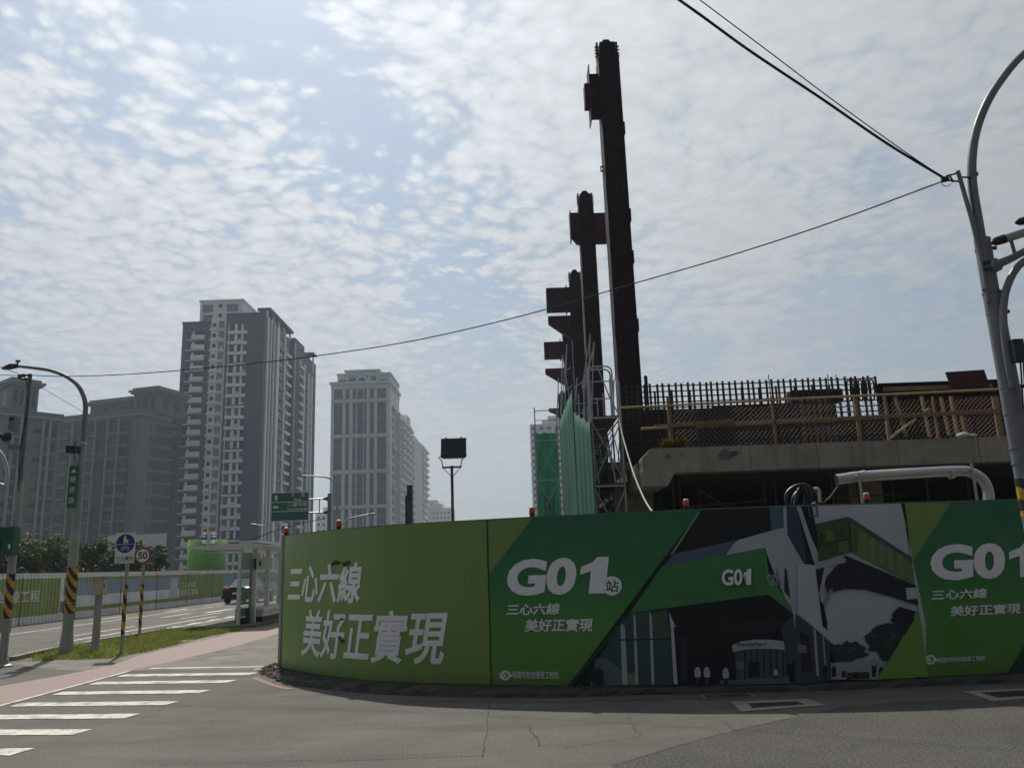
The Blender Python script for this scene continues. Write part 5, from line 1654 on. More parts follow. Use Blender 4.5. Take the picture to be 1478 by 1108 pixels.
# little dark traffic camera on the post
cpt = at(105, 649, YLm - .2)
tc = thing('traffic_camera', 'small black box camera fixed high on the curved lamp post', 'camera', cpt)
part(MB().box(cpt.x - .11, cpt.x + .11, cpt.y - .1, cpt.y + .15, cpt.z - .08, cpt.z + .06), 'housing', BLACK, tc)
part(MB().box(cpt.x - .13, cpt.x + .13, cpt.y - .14, cpt.y + .16, cpt.z + .061, cpt.z + .08), 'hood', DARKMETAL, tc)
part(MB().tube([(cpt.x + .09, cpt.y + .1, cpt.z - .02), (b.x, b.y, cpt.z - .02)], .018, 6), 'arm', DARKMETAL, tc)

# signal pole at the left picture edge
b = gp(3, 962); b.z = 0
YS = b.y
sp_ = pole('signal_pole', 'slim signal pole with hazard tape at the left picture edge, cables at its top', 'pole', b)
zt_ = at(34, 540, YS).z
part(MB().tube([(b.x, b.y, 0), (b.x, b.y, 3.6)], .075, 12), 'shaft', GREYPOLE, sp_, True)
part(MB().tube([(b.x, b.y, 3.55), (b.x, b.y, zt_)], .04, 10), 'upper_pipe', mat('dark_pipe', (.11, .11, .115), .5, .15, 4), sp_, True)
part(MB().tube([(b.x, b.y, at(8, 892, YS).z), (b.x, b.y, at(8, 828, YS).z)], .080, 12), 'hazard_band', HZ, sp_, True)
part(MB().lathe([(.19, 0), (.19, .03), (.12, .06), (.1, .15)], (b.x, b.y, 0), 12), 'base_plate', GREYPOLE, sp_)
part(MB().box(b.x - .04, b.x + .16, b.y - .16, b.y - .09, at(6, 912, YS).z, at(6, 893, YS).z), 'junction_box', GREYPOLE, sp_)
part(MB().tube([(b.x + .06, b.y - .12, 0), (b.x + .06, b.y - .12, at(6, 912, YS).z)], .018, 6), 'conduit', GALV, sp_, True)
for dz, dx in ((-.02, -.16), (-.10, -.10), (-.03, .02)):
    part(MB().tube([(b.x, b.y, zt_ + dz), (b.x + dx - .06, b.y - .03, zt_ + dz - .02)], .022, 6), 'cable_clamp', DARKMETAL, sp_)
part(MB().tube([(b.x - .24, b.y, zt_ - .05), (b.x - .12, b.y, zt_ - .02)], [.05, .035], 8), 'insulator', DARKMETAL, sp_, True)
part(MB().tube(catmull([(b.x - .12, b.y, zt_ - .05), (b.x - .05, b.y, zt_ - .25), (b.x + .03, b.y - .05, zt_ - .8), (b.x - .03, b.y - .06, zt_ - 1.7), (b.x + .05, b.y - .09, 3.4)], 5), .010, 5), 'loose_cable', CABLE, sp_)
for py, w_, h_ in ((613, .08, .13), (604, .06, .05), (645, .09, .05)):
    c_ = at(22, py, YS)
    part(MB().box(c_.x - w_, c_.x + w_ * .4, YS - .1, YS + .1, c_.z - h_, c_.z + h_), 'equipment_box', mat('grey_box', (.16, .165, .17), .55, .15, 4), sp_)
# camera dome at the left edge
c_ = at(6, 631, YS - .1)
dm = thing('dome_camera', 'dark round camera on an arm at the left picture edge', 'camera', c_)
part(MB().lathe([(.02, -.10), (.08, -.07), (.10, 0), (.08, .06), (.05, .09)], c_ + Vector((.05, 0, 0)), 14), 'dome', BLACK, dm, True)
part(MB().tube([c_ + Vector((-.5, 0, .04)), c_ + Vector((-.02, 0, .03))], .05, 10), 'housing', DARKMETAL, dm, True)
part(MB().tube([c_ + Vector((-.1, 0, .05)), (b.x, b.y, c_.z + .1)], .02, 6), 'arm', GALV, dm, True)
# bowed mast arm entering from the left
m0 = thing('bowed_pipe', 'bowed silver pipe arching in from the left picture edge', 'pipe', at(11, 700, YS))
part(MB().tube(catmull([at(-60, 640, YS + .1), at(-25, 640, YS + .1), at(-3, 650, YS + .1), at(7, 664, YS + .1), at(11, 684, YS + .1), at(8, 701, YS + .1)], 6), .035, 10), 'pipe', SILVER, m0, True)
part(MB().tube([at(-6, 697, YS + .1), at(8, 700, YS + .1)], .025, 8), 'stub', SILVER, m0, True)
# two green backs of signal heads
for (px, lab) in ((1, 'left green signal housing seen from behind, on the pole at the picture edge'), (23.5, 'right green signal housing seen from behind, on the pole at the picture edge')):
    q0, q1 = at(px - 9.5, 802, YS - .02), at(px + 9.5, 763, YS - .02)
    sg = thing('signal_housing', lab, 'traffic light', (q0.x, YS, q0.z), 0, 'green signal housings')
    SG = mat('signal_green', (.010, .075, .045), .45, .12, 3)
    w2, d2 = (q1.x - q0.x) / 2, .11
    cx_, z0_, z1_ = (q0.x + q1.x) / 2, q0.z, q1.z
    rp = [(-w2, -d2), (-w2 * .8, -d2 * 1.25), (w2 * .8, -d2 * 1.25), (w2, -d2), (w2, d2), (-w2, d2)]
    part(MB().prism([(cx_ + x_, YS - .2 + y_) for x_, y_ in rp], 'z', z0_, z1_), 'housing', SG, sg)
    part(MB().prism([(cx_ + x_ * .9, YS - .2 + y_ * .9) for x_, y_ in rp], 'z', z1_ + .001, z1_ + .03), 'lid', SG, sg)
    part(MB().box(cx_ + w2 * .35, cx_ + w2 * .75, YS - .2 - d2 * 1.27, YS - .2 - d2 * 1.26, z0_ + .13, z0_ + .22), 'sticker', SIGNW, sg)
    part(MB().tube([(cx_, YS - .1, (z0_ + z1_) / 2), (b.x, b.y, (z0_ + z1_) / 2)], .02, 6), 'bracket', GALV, sg)

# grey control box on a post
b = gp(137, 940); b.z = 0
cbx = pole('control_box', 'cream control box on a stout grey post in the grass verge', 'control box', b)
z0_, z1_ = at(145, 858, b.y).z, at(145, 833, b.y).z
part(MB().tube([(b.x, b.y, 0), (b.x, b.y, z0_ + .02)], [.088, .076], 12), 'post', GREYPOLE, cbx, True)
part(MB().lathe([(.16, 0), (.14, .06), (.11, .16)], (b.x, b.y, 0), 12), 'foot', GREYPOLE, cbx)
bxm = mat('cream_enclosure', (.40, .37, .31), .5, .1, 3, streak=.2)
part(MB().box(b.x - .10, b.x + .12, b.y - .14, b.y + .14, z0_, z1_), 'enclosure', bxm, cbx)
part(MB().box(b.x - .13, b.x + .20, b.y - .17, b.y + .17, z1_ + .001, z1_ + .025), 'roof', bxm, cbx)
part(MB().box(b.x + .121, b.x + .14, b.y - .12, b.y + .12, z0_ + .03, z1_ - .03), 'door', bxm, cbx)
part(MB().box(b.x + .141, b.x + .15, b.y - .10, b.y - .07, (z0_ + z1_) / 2 - .03, (z0_ + z1_) / 2 + .03), 'lock', DARKMETAL, cbx)

# round blue pedestrian priority sign
def disc(cx, y, cz, r, n=28):
    return [(cx + r * math.cos(2 * math.pi * k / n), cz + r * math.sin(2 * math.pi * k / n)) for k in range(n)]
b = gp(175, 945); b.z = 0
Yp = b.y
ps = pole('pedestrian_sign', 'white pedestrian priority sign with a round blue symbol on a striped post', 'sign', b)
q0, q1 = at(167, 813, Yp), at(198, 768, Yp)
part(MB().tube([(b.x, b.y, 0), (b.x, b.y, q1.z - .05)], .038, 10), 'post', GREYPOLE, ps, True)
part(MB().tube([(b.x, b.y, at(176, 915, Yp).z), (b.x, b.y, at(179, 844, Yp).z)], .041, 10), 'hazard_band', HZS, ps, True)
yb = Yp - .06
part(MB().box(q0.x, q1.x, yb - .004, yb + .004, q0.z, q1.z), 'panel', SIGNW, ps)
cx_ = (q0.x + q1.x) / 2
cz_ = q1.z - .235
BLUES = mat('sign_blue', (.012, .028, .16), .4, .05, 3)
part(MB().prism(disc(cx_, yb, cz_, .205), 'y', yb - .007, yb - .0045), 'blue_disc', BLUES, ps)
part(MB().box(cx_ - .2, cx_ + .2, yb - .0095, yb - .0075, cz_ - .022, cz_ - .012), 'divider', SIGNW, ps)
fg = MB()
fg.prism(disc(cx_ - .01, yb, cz_ + .155, .022, 12), 'y', yb - .0095, yb - .0075)
fg.prism([(cx_ - .045, cz_ + .01), (cx_ - .04, cz_ + .13), (cx_ + .015, cz_ + .13), (cx_ + .03, cz_ + .06), (cx_ + .012, cz_ + .01)], 'y', yb - .0095, yb - .0075)
fg.prism([(cx_ + .035, cz_ + .01), (cx_ + .03, cz_ + .08), (cx_ + .06, cz_ + .08), (cx_ + .065, cz_ + .01)], 'y', yb - .0095, yb - .0075)
part(fg, 'walking_figures', SIGNW, ps)
bk_ = MB()
for dx in (-.05, .05):
    pts = [(cx_ + dx + .035 * math.cos(a * .524), yb - .0085, cz_ - .11 + .035 * math.sin(a * .524)) for a in range(13)]
    bk_.tube(pts, .006, 5)
bk_.tube([(cx_ - .05, yb - .0085, cz_ - .11), (cx_ - .02, yb - .0085, cz_ - .06), (cx_ + .03, yb - .0085, cz_ - .06), (cx_ + .05, yb - .0085, cz_ - .11)], .006, 5)
part(bk_, 'bicycle_symbol', SIGNW, ps)
flat_text('行人優先', (q0.x + .03, yb - .007, q0.z + .065), (1, 0, 0), (0, 0, 1), q1.x - q0.x - .06, .085, mat('sign_black', (.02, .02, .03), .5, .1, 3), ps, .006)
flat_text('PEDESTRIAN PRIORITY', (q0.x + .03, yb - .007, q0.z + .025), (1, 0, 0), (0, 0, 1), q1.x - q0.x - .06, .02, MATS['sign_black'], ps)
# speed limit 50
b = gp(201, 918); b.z = 0
Yp = b.y
sp5 = pole('speed_limit_sign', 'round red and white speed limit 50 sign on a striped post', 'sign', b)
c_ = at(207.5, 801.5, Yp)
rr = 11.8 / FPX * Yp * 1.02
part(MB().tube([(b.x, b.y, 0), (b.x, b.y, c_.z + .1)], .042, 10), 'post', GREYPOLE, sp5, True)
part(MB().tube([(b.x, b.y, at(201, 905, Yp).z), (b.x, b.y, at(204, 843, Yp).z)], .045, 10), 'hazard_band', HZS, sp5, True)
yb = Yp - .06
part(MB().prism(disc(c_.x, yb, c_.z, rr * 1.02), 'y', yb - .004, yb + .004), 'red_ring', mat('sign_red', (.28, .022, .018), .4, .08, 3), sp5)
part(MB().prism(disc(c_.x, yb, c_.z, rr * .76), 'y', yb - .007, yb - .0045), 'white_face', SIGNW, sp5)
flat_text('50', (c_.x - rr * .56, yb - .0075, c_.z - rr * .38), (1, 0, 0), (0, 0, 1), rr * 1.12, rr * .80, MATS['sign_black'], sp5, .03)

# ------------------------------------------------------------------ bus shelter
sh = thing('bus_shelter', 'white bus shelter with glass sides and a flat overhanging roof beside the red path', 'bus shelter', (-8.9, 28, 0))
WS = mat('shelter_white', (.62, .62, .60), .4, .06, 2, streak=.15)
WG = mat('shelter_grey', (.22, .225, .23), .45, .1, 3)
def glass_mat(name, tint, dens):
    m = bpy.data.materials.new(name)
    m.use_nodes = True
    t = NT(m.node_tree)
    b_ = m.node_tree.nodes['Principled BSDF']
    pos = t.n('ShaderNodeNewGeometry').outputs['Position']
    b_.inputs['Base Color'].default_value = (*tint, 1)
    b_.inputs['Roughness'].default_value = .08
    tp = t.n('ShaderNodeBsdfTransparent', inp={'Color': (*[.55 + .45 * c for c in tint], 1)})
    f = t.math('ADD', dens, t.math('MULTIPLY', t.noise(pos, 2, 4), .1))
    mx = t.n('ShaderNodeMixShader', inp={0: f, 1: tp.outputs[0], 2: b_.outputs[0]})
    m.node_tree.links.new(mx.outputs[0], m.node_tree.nodes['Material Output'].inputs['Surface'])
    return m
GLASS = glass_mat('shelter_glass', (.42, .62, .58), .22)
SX, SY0, SY1 = -8.85, 26.6, 34.0
zr = 2.44
part(MB().box(-8.9 - 1.75, -8.9 + .75, SY0 - .45, SY1 + .6, -0.001, .075), 'platform', PAVE, sh)
for (px, py, w_, m_) in ((343, 905, .05, WS), (365, 902, .065, WS), (384, 896, .075, WS), (401, 889, .06, WS)):
    p = gp(px, py)
    part(MB().box(p.x - w_, p.x + w_, p.y - .06, p.y + .06, .07, zr - .05), 'post', m_, sh)
p = gp(359, 903)
part(MB().box(p.x - .02, p.x + .07, p.y - .03, p.y + .02, .075, zr - .35), 'dark_fin', WG, sh)
roof = MB()
prof = [(-10.55, zr + .03), (-10.55, zr + .06), (-9.3, zr + .13), (-8.5, zr + .13), (-7.9, zr + .07), (-7.9, zr + .02), (-8.6, zr - .06), (-9.8, zr - .06)]
roof.prism([(x_, z_) for x_, z_ in prof], 'y', SY0 - .25, SY1 + .4)
part(roof, 'roof', WS, sh)
part(MB().box(-9.1, -8.5, SY0 + .6, SY0 + 3.2, zr + .16, zr + .24), 'solar_panel', mat('roof_panel', (.30, .32, .34), .4, .1, 2), sh)
part(MB().prism([(-10.2, zr - .065), (-10.1, zr - .12), (-8.8, zr - .12), (-8.75, zr - .065)], 'y', SY0 - .2, SY0 + .1), 'front_rib', WS, sh)
flat_text('建德路口', (-9.95, SY0 - .203, zr - .115), (1, 0, 0), (0, 0, 1), .5, .045, MATS['sign_black'], sh)
for (pa, pb_, z0_, z1_) in (((346, 905), (362, 902.5), .30, 2.2), ((368, 901.5), (381, 897), .30, 2.2), ((387, 895), (400, 890), .30, 2.2)):
    a, b_ = gp(*pa), gp(*pb_)
    g_ = MB().add([(a.x, a.y, z0_), (b_.x, b_.y, z0_), (b_.x, b_.y, z1_), (a.x, a.y, z1_)], [(0, 1, 2, 3)])
    part(g_, 'glass_pane', GLASS, sh, fix=False)
    part(MB().beam((a.x, a.y, z0_), (b_.x, b_.y, z0_), .03, .04), 'pane_rail', WS, sh)
for z_ in (1.05,):
    a, b_ = gp(387, 895), gp(400, 890)
    part(MB().beam((a.x, a.y, z_), (b_.x, b_.y, z_), .03, .05), 'hand_rail', WS, sh)
# route board
a = at(372, 822, 27.2); b_ = at(394, 806, 27.2)
part(MB().box(a.x, b_.x, 27.15, 27.25, a.z, b_.z + .02), 'route_board', SIGNW, sh)
part(MB().box(a.x + .06, a.x + .12, 27.14, 27.148, a.z + .12, b_.z - .06), 'route_mark', MATS['sign_black'], sh)
part(MB().box(a.x - .1, a.x - .04, 27.1, 27.2, a.z + .02, b_.z + .02), 'clock_panel', BLACK, sh)
# bench and planter
part(MB().box(-9.25, -8.35, 27.6, 31.5, .42, .50), 'bench_seat', WS, sh)
part(MB().box(-9.2, -8.4, 27.65, 31.45, .25, .419), 'bench_apron', WS, sh)
part(MB().box(-9.0, -8.5, 28.0, 31.2, .076, .249), 'bench_plinth', BLACK, sh)
part(MB().box(-9.0, -8.62, 26.75, 27.3, .076, .55), 'litter_box', BLACK, sh)
# bus stop cube sign on the roof
c_ = at(301.5, 775.5, SY0 + .2)
bs = thing('bus_stop_sign', 'white rounded bus stop cube standing on the shelter roof', 'sign', (c_.x, SY0 + .2, zr))
part(MB().tube([(c_.x, SY0 + .2, zr + .05), (c_.x, SY0 + .2, c_.z - .18)], [.07, .04], 10), 'stem', WS, bs, True)
cu = bmesh.new()
bmesh.ops.create_cube(cu, size=1.0)
for v in cu.verts:
    v.co = Vector((v.co.x * .40, v.co.y * .40, v.co.z * .36))
bmesh.ops.bevel(cu, geom=cu.edges[:], offset=.07, segments=4, affect='EDGES')
me = bpy.data.meshes.new('cube'); cu.to_mesh(me); cu.free(); me.materials.append(SIGNW)
me.polygons.foreach_set('use_smooth', [True] * len(me.polygons))
o = link('cube', me, bs, (c_.x, SY0 + .2, c_.z), (0, 0, R(-25)))
bus = MB()
bus.box(-.12, .12, -.212, -.204, -.06, .09, 0).box(-.095, .095, -.215, -.2125, .0, .065, 1).box(-.10, -.06, -.212, -.204, -.085, -.061, 0).box(.06, .10, -.212, -.204, -.085, -.061, 0)
for face_rot in (0, math.pi / 2):
    link('bus_symbol', bus.mesh('bus_symbol', [BLUES, SIGNW]), o, (0, 0, 0), (0, 0, face_rot))
# ------------------------------------------------------------------ black saloon car on the far lane
ca = thing('car', 'black saloon car seen from behind on the road near the far hoarding', 'car', (-15.75, 47.0, .012), R(0), world=False)
CARP = mat('black_car_paint', (.012, .012, .014), .18, .1, 3, spec=.6)
CARG = mat('car_glass', (.10, .14, .14), .06, .05, 3, spec=.8)
body = MB()
secs = [(0.0, .62, .88, .36, .86), (.10, .84, .90, .28, .92), (.9, .89, .93, .22, .95), (2.3, .90, .92, .20, .90), (3.4, .89, .90, .22, .84), (4.3, .82, .78, .26, .74), (4.6, .60, .62, .34, .62)]
ring = []
for (yy, w_, zt2, zb2, zs) in secs:
    ring.append([(-w_ * .9, yy, zb2), (-w_, yy, zb2 + .14), (-w_, yy, zs - .18), (-w_ * .93, yy, zs - .02), (-w_ * .6, yy, zt2 + .04), (w_ * .6, yy, zt2 + .04), (w_ * .93, yy, zs - .02), (w_, yy, zs - .18), (w_, yy, zb2 + .14), (w_ * .9, yy, zb2)])
n = 10
vs = [p for r_ in ring for p in r_]
fs = [(i * n + k, i * n + (k + 1) % n, (i + 1) * n + (k + 1) % n, (i + 1) * n + k) for i in range(len(secs) - 1) for k in range(n)] + [tuple(range(n - 1, -1, -1)), tuple((len(secs) - 1) * n + k for k in range(n))]
bd = part(body.add(vs, fs), 'body', CARP, ca, True)
cab = MB()
low = [(-.80, .75), (.80, .75), (.82, 3.3), (-.82, 3.3)]
hi_ = [(-.60, 1.45), (.60, 1.45), (.60, 2.45), (-.60, 2.45)]
cab.add([(x_, y_, .93 - .06 * (y_ > 2)) for x_, y_ in low] + [(x_, y_, 1.42) for x_, y_ in hi_], [(0, 1, 5, 4), (1, 2, 6, 5), (2, 3, 7, 6), (3, 0, 4, 7), (4, 5, 6, 7)], 0)
part(cab, 'windows', CARG, ca)
part(MB().prism([(-.62, 1.418), (.62, 1.418), (.5, 1.46), (-.5, 1.46)], 'y', 1.42, 2.48), 'roof', CARP, ca)
for sx in (-1, 1):
    for y0_, y1_ in ((.74, 1.44), (3.31, 2.46)):
        part(MB().beam((sx * .81, y0_, .92), (sx * .61, y1_, 1.43), .06, .05), 'pillar', CARP, ca)
    part(MB().box(sx * .62 - .2, sx * .62 + .2, -.012, .12, .70, .84), 'tail_light', mat('tail_light_red', (.32, .012, .012), .25, .1, 6), ca)
    for yy in (.85, 3.65):
        wm = MB().tube([(sx * .70, yy, .32), (sx * .90, yy, .32)], .32, 18)
        wo = part(wm, 'tyre', BLACK, ca, True)
        part(MB().tube([(sx * .89, yy, .32), (sx * .912, yy, .32)], .20, 14), 'rim', GALV, wo, True)
part(MB().box(-.26, .26, -.02, .02, .52, .64), 'number_plate', SIGNW, ca)
part(MB().box(-.86, .86, -.05, .2, .30, .46), 'bumper', BLACK, ca)

# ------------------------------------------------------------------ direction sign gantry and far lamps
YD2 = 58.0
dg_ = thing('direction_sign', 'green overhead direction sign with white arrows on a grey mast', 'sign', (X(473, 800, YD2), YD2, 0))
xm = X(475.5, 740, YD2)
part(MB().tube([(xm, YD2, 0), (xm, YD2, Z(477, 712, YD2))], .15, 12), 'mast', mat('mast_grey', (.16, .165, .16), .5, .1, 3), dg_, True)
q0, q1 = at(392, 753, YD2), at(447.5, 710, YD2)
part(MB().box(q0.x, q1.x, YD2 - .25, YD2 - .2, q0.z, q1.z), 'panel', SIGNG, dg_)
W_, H_ = q1.x - q0.x, q1.z - q0.z
LETG = mat('sign_letter', (.62, .68, .64), .5, .03, 3)
for f in (0.335, .66, .992, .0):
    part(MB().box(q0.x, q1.x, YD2 - .262, YD2 - .254, q0.z + H_ * f, q0.z + H_ * f + .045), 'divider_line', LETG, dg_)
for f in (0, .985):
    part(MB().box(q0.x + W_ * f, q0.x + W_ * f + .04, YD2 - .262, YD2 - .254, q0.z + .05, q0.z + H_ * .98), 'border_line', LETG, dg_)
yy = YD2 - .266
flat_text('大', (q0.x + W_ * .52, yy, q0.z + H_ * .84), (1, 0, 0), (0, 0, 1), .27, .28, LETG, dg_, .01)
flat_text('溪', (q0.x + W_ * .79, yy, q0.z + H_ * .84), (1, 0, 0), (0, 0, 1), .27, .28, LETG, dg_, .01)
flat_text('Daxi', (q0.x + W_ * .61, yy, q0.z + H_ * .71), (1, 0, 0), (0, 0, 1), .48, .15, LETG, dg_, .02)
flat_text('八德市區', (q0.x + W_ * .43, yy, q0.z + H_ * .50), (1, 0, 0), (0, 0, 1), W_ * .53, .28, LETG, dg_, .01)
flat_text('Central Bade', (q0.x + W_ * .43, yy, q0.z + H_ * .385), (1, 0, 0), (0, 0, 1), W_ * .53, .15, LETG, dg_, .02)
ax_, az_ = q0.x + W_ * .13, q0.z + H_ * .73
part(MB().prism([(ax_ - .07, az_), (ax_ + .07, az_), (ax_ + .07, az_ + .22), (ax_ + .14, az_ + .22), (ax_, az_ + .42), (ax_ - .14, az_ + .22), (ax_ - .07, az_ + .22)], 'y', yy - .004, yy), 'arrow', LETG, dg_)
ax_, az_ = q0.x + W_ * .20, q0.z + H_ * .50
part(MB().prism([(ax_, az_ - .07), (ax_, az_ + .07), (ax_ - .2, az_ + .07), (ax_ - .2, az_ + .14), (ax_ - .42, az_), (ax_ - .2, az_ - .14), (ax_ - .2, az_ - .07)], 'y', yy - .004, yy), 'arrow', LETG, dg_)
for py in (720, 739.5):
    zz = at(455, py, YD2).z
    part(MB().tube([(q1.x - .1, YD2, zz), (xm, YD2, zz)], .05, 8), 'arm', GALV, dg_, True)
    part(MB().tube([(xm - .45, YD2, zz), (xm - .12, YD2, zz)], [.06, .17], 10), 'arm_socket', DARKMETAL, dg_, True)
xx = X(461, 730, YD2)
part(MB().tube([(xx, YD2, Z(461, 739.5, YD2)), (xx, YD2, Z(461, 720, YD2))], .04, 8), 'arm_tie', GALV, dg_, True)
def far_lamp(lab, Y, path, head, base_px, r=.06):
    p = at(base_px[0], base_px[1], Y)
    t = thing('street_lamp', lab, 'street lamp', (p.x, Y, 0))
    pts = [at(x_, y_, Y) for x_, y_ in path]
    part(MB().tube([(p.x, Y, 0), (p.x, Y, p.z)], r * 1.3, 8), 'shaft', GREYPOLE, t, True)
    part(MB().tube([(p.x, Y, p.z - .05)] + catmull(pts, 5), r, 8), 'arm', GREYPOLE, t, True)
    h = at(*head, Y)
    d = (pts[-1] - pts[-2]).normalized()
    hs = Y / 75
    part(MB().tube([h - d * .25 * hs, h, h + d * .35 * hs, h + d * .5 * hs], [.05 * hs, .09 * hs, .08 * hs, .03 * hs], 8), 'lamp_head', DARKMETAL, t, True)
far_lamp('far grey lamp post whose arm curves left above the direction sign', 62, ((487, 706), (485, 699), (480, 693), (470, 688.5), (455, 687), (443, 687)), (441, 687), (487, 712))
far_lamp('far lamp whose slim arm reaches right just above the olive banner', 40, ((490, 760), (493, 757), (503, 749), (518, 745), (532, 742.5)), (535, 742), (487.5, 766), .04)
far_lamp('distant lamp post showing faintly above the shelter roof', 110, ((387, 775), (386, 764), (381, 759), (374, 757.5), (369, 757)), (368, 757), (388, 785), .06)

# ------------------------------------------------------------------ big grey pole at the right edge
XR, YRp = 6.10, 9.9
rp = thing('utility_pole', 'large grey street pole at the right edge with curved arms', 'pole', (XR, YRp, 0))
PG = mat('pole_grey', (.155, .165, .18), .5, .12, 2.5, streak=.2)
zr_ = at(1416, 345, YRp).z
xr = lambda z: XR + .10 * max(0.0, 1 - z / 5.2)
part(MB().tube([(xr(0), YRp, 0), (xr(2.5), YRp, 2.5), (xr(4.8), YRp, at(1428, 425, YRp).z)], [.14, .125, .105], 20), 'shaft', PG, rp, True)
part(MB().tube([(XR, YRp, at(1428, 428, YRp).z), (XR, YRp, zr_)], .098, 20), 'sleeve', PG, rp, True)
for py, r_ in ((360, .105), (423, .112), (452, .112), (560, .122), (598, .125), (648, .130), (670, .132)):
    zz = at(1430, py, YRp).z
    part(MB().tube([(xr(zz), YRp, zz - .012), (xr(zz), YRp, zz + .012)], r_, 18), 'clamp_band', PG, rp, True)
    part(MB().box(xr(zz) + r_ * .8, xr(zz) + r_ + .03, YRp - r_ * .6, YRp - r_ * .3, zz - .02, zz + .02), 'clamp_bolt', DARKMETAL, rp)
part(MB().tube([(xr(1.9), YRp, at(1470, 745, YRp).z), (xr(2.4), YRp, at(1470, 690, YRp).z)], .132, 18), 'hazard_band', HZ, rp, True)
part(MB().lathe([(.30, 0), (.30, .02), (.19, .05), (.16, .25)], (xr(0), YRp, 0), 16), 'base', PG, rp)
arm = [at(1416, 346, YRp), at(1412, 320, YRp), at(1404, 270, YRp), at(1403, 230, YRp), at(1409, 190, YRp), at(1424, 150, YRp), at(1447, 113, YRp), at(1478, 78, YRp - .05), at(1530, 40, YRp - .1), at(1600, 15, YRp - .1)]
part(MB().tube(catmull(arm, 6), [.062 - .0003 * i for i in range(55)], 14), 'lamp_arm', PG, rp, True)
e0, e1 = at(1560, 26, YRp - .1), at(1600, 15, YRp - .1)
dv = (e1 - e0).normalized()
part(MB().tube([e1 - dv * .08, e1 + dv * .05, e1 + dv * .4, e1 + dv * .6], [.05, .10, .10, .03], 12), 'lamp_head', DARKMETAL, rp, True)
part(MB().tube([at(1404, 254, YRp), at(1403.6, 251, YRp)], .068, 12), 'arm_band', PG, rp, True)
# side pipe that carries the cables
part(MB().tube([at(1427, 437, YRp - .05), at(1421, 390, YRp - .05), at(1403, 318, YRp - .05), at(1382.5, 247, YRp - .05)], [.03, .032, .03, .028], 10), 'side_pipe', PG, rp, True)
part(MB().tube([at(1412, 350, YRp - .05), at(1420, 352, YRp)], .03, 8), 'side_clamp', DARKMETAL, rp)
part(MB().tube([at(1421, 418, YRp - .05), at(1430, 420, YRp)], .03, 8), 'side_clamp', DARKMETAL, rp)
BR = at(1364, 259, YRp - .05)
for a_, b_ in (((1382, 250), (1366, 254)), ((1383, 262), (1366, 260)), ((1371, 254), (1376, 263)), ((1383, 256), (1402, 256))):
    part(MB().tube([at(*a_, YRp - .05), at(*b_, YRp - .05)], .012, 6), 'cable_bracket', DARKMETAL, rp)
part(MB().lathe([(.02, -.03), (.05, -.02), (.05, .02), (.02, .03)], tuple(BR), 10), 'insulator', BLACK, rp, True)
lp_ = [at(1360 + 7 * math.cos(a * .6) + 6, 264 + 5 * math.sin(a * .6), YRp - .05) for a in range(9)]
part(MB().tube(lp_, .006, 5), 'cable_loop', CABLE, rp)
part(MB().tube(catmull([at(1398, 257, YRp - .03), at(1401, 280, YRp - .03), at(1405, 310, YRp - .03), at(1406, 345, YRp - .03)], 5), .007, 5), 'thin_cable', CABLE, rp)
# horizontal mast arm with its flange, and the bowed stay below it
fl_ = at(1436, 383, YRp - .12)
part(MB().tube([fl_ + Vector((-.03, .1, -.01)), fl_ + Vector((.03, -.02, .01))], .085, 16), 'flange', PG, rp, True)
for dz in (-.05, .03):
    part(MB().beam((XR - .12, YRp - .11, fl_.z + dz), fl_ + Vector((.03, -.02, dz + .02)), .02, .05), 'gusset', DARKMETAL, rp)
part(MB().tube([fl_, at(1455, 375, YRp - .15), at(1478, 363, YRp - .2), at(1600, 320, YRp - .4)], [.055, .05, .048, .045], 14), 'mast_arm', PG, rp, True)
part(MB().tube(catmull([at(1462, 560, YRp - .12), at(1452, 500, YRp - .14), at(1448, 455, YRp - .14), at(1452, 420, YRp - .14), at(1464, 392, YRp - .16), at(1480, 376, YRp - .18), at(1520, 352, YRp - .25)], 6), .046, 14), 'bowed_stay', PG, rp, True)
part(MB().box(*sorted((at(1455, 505, YRp - .15).x, at(1470, 505, YRp - .15).x)), YRp - .28, YRp - .15, at(1465, 528, YRp).z, at(1465, 497, YRp).z), 'cable_box', DARKMETAL, rp)
for px in (1471, 1475):
    part(MB().tube([at(px, 490, YRp - .2), at(px + 6, 590, YRp - .2)], .01, 5), 'loose_cable', CABLE, rp)
# CCTV cameras on the mast arm
def cctv(lab, p0, p1, r, foot):
    a_, b_ = Vector(p0), Vector(p1)
    t = thing('cctv_camera', lab, 'camera', foot, 0, 'cameras on the right pole')
    d = (b_ - a_).normalized()
    part(MB().tube([a_ + d * .14, b_], r, 14), 'body', mat('camera_grey', (.30, .31, .30), .45, .1, 4), t, True)
    part(MB().tube([a_ - d * .02, a_ + d * .03, a_ + d * .15], [r * .35, r * .95, r * 1.08], 14), 'lens_hood', BLACK, t, True)
    m_ = (a_ + b_) / 2
    part(MB().tube([m_ + Vector((0, 0, -r * .8)), Vector(foot)], .022, 8), 'mount', PG, t, True)
    part(MB().lathe([(.035, -.02), (.05, 0), (.05, .02)], tuple(foot), 10), 'mount_base', PG, t)
cctv('grey bullet camera with a black hood on the arm of the right pole', at(1433, 350, YRp - .2), at(1484, 334, YRp - .25), .055, at(1466, 371, YRp - .18))
cctv('second camera whose black tip shows above the first at the right picture edge', at(1468, 321, YRp - .3), at(1530, 306, YRp - .35), .05, at(1512, 350, YRp - .3))

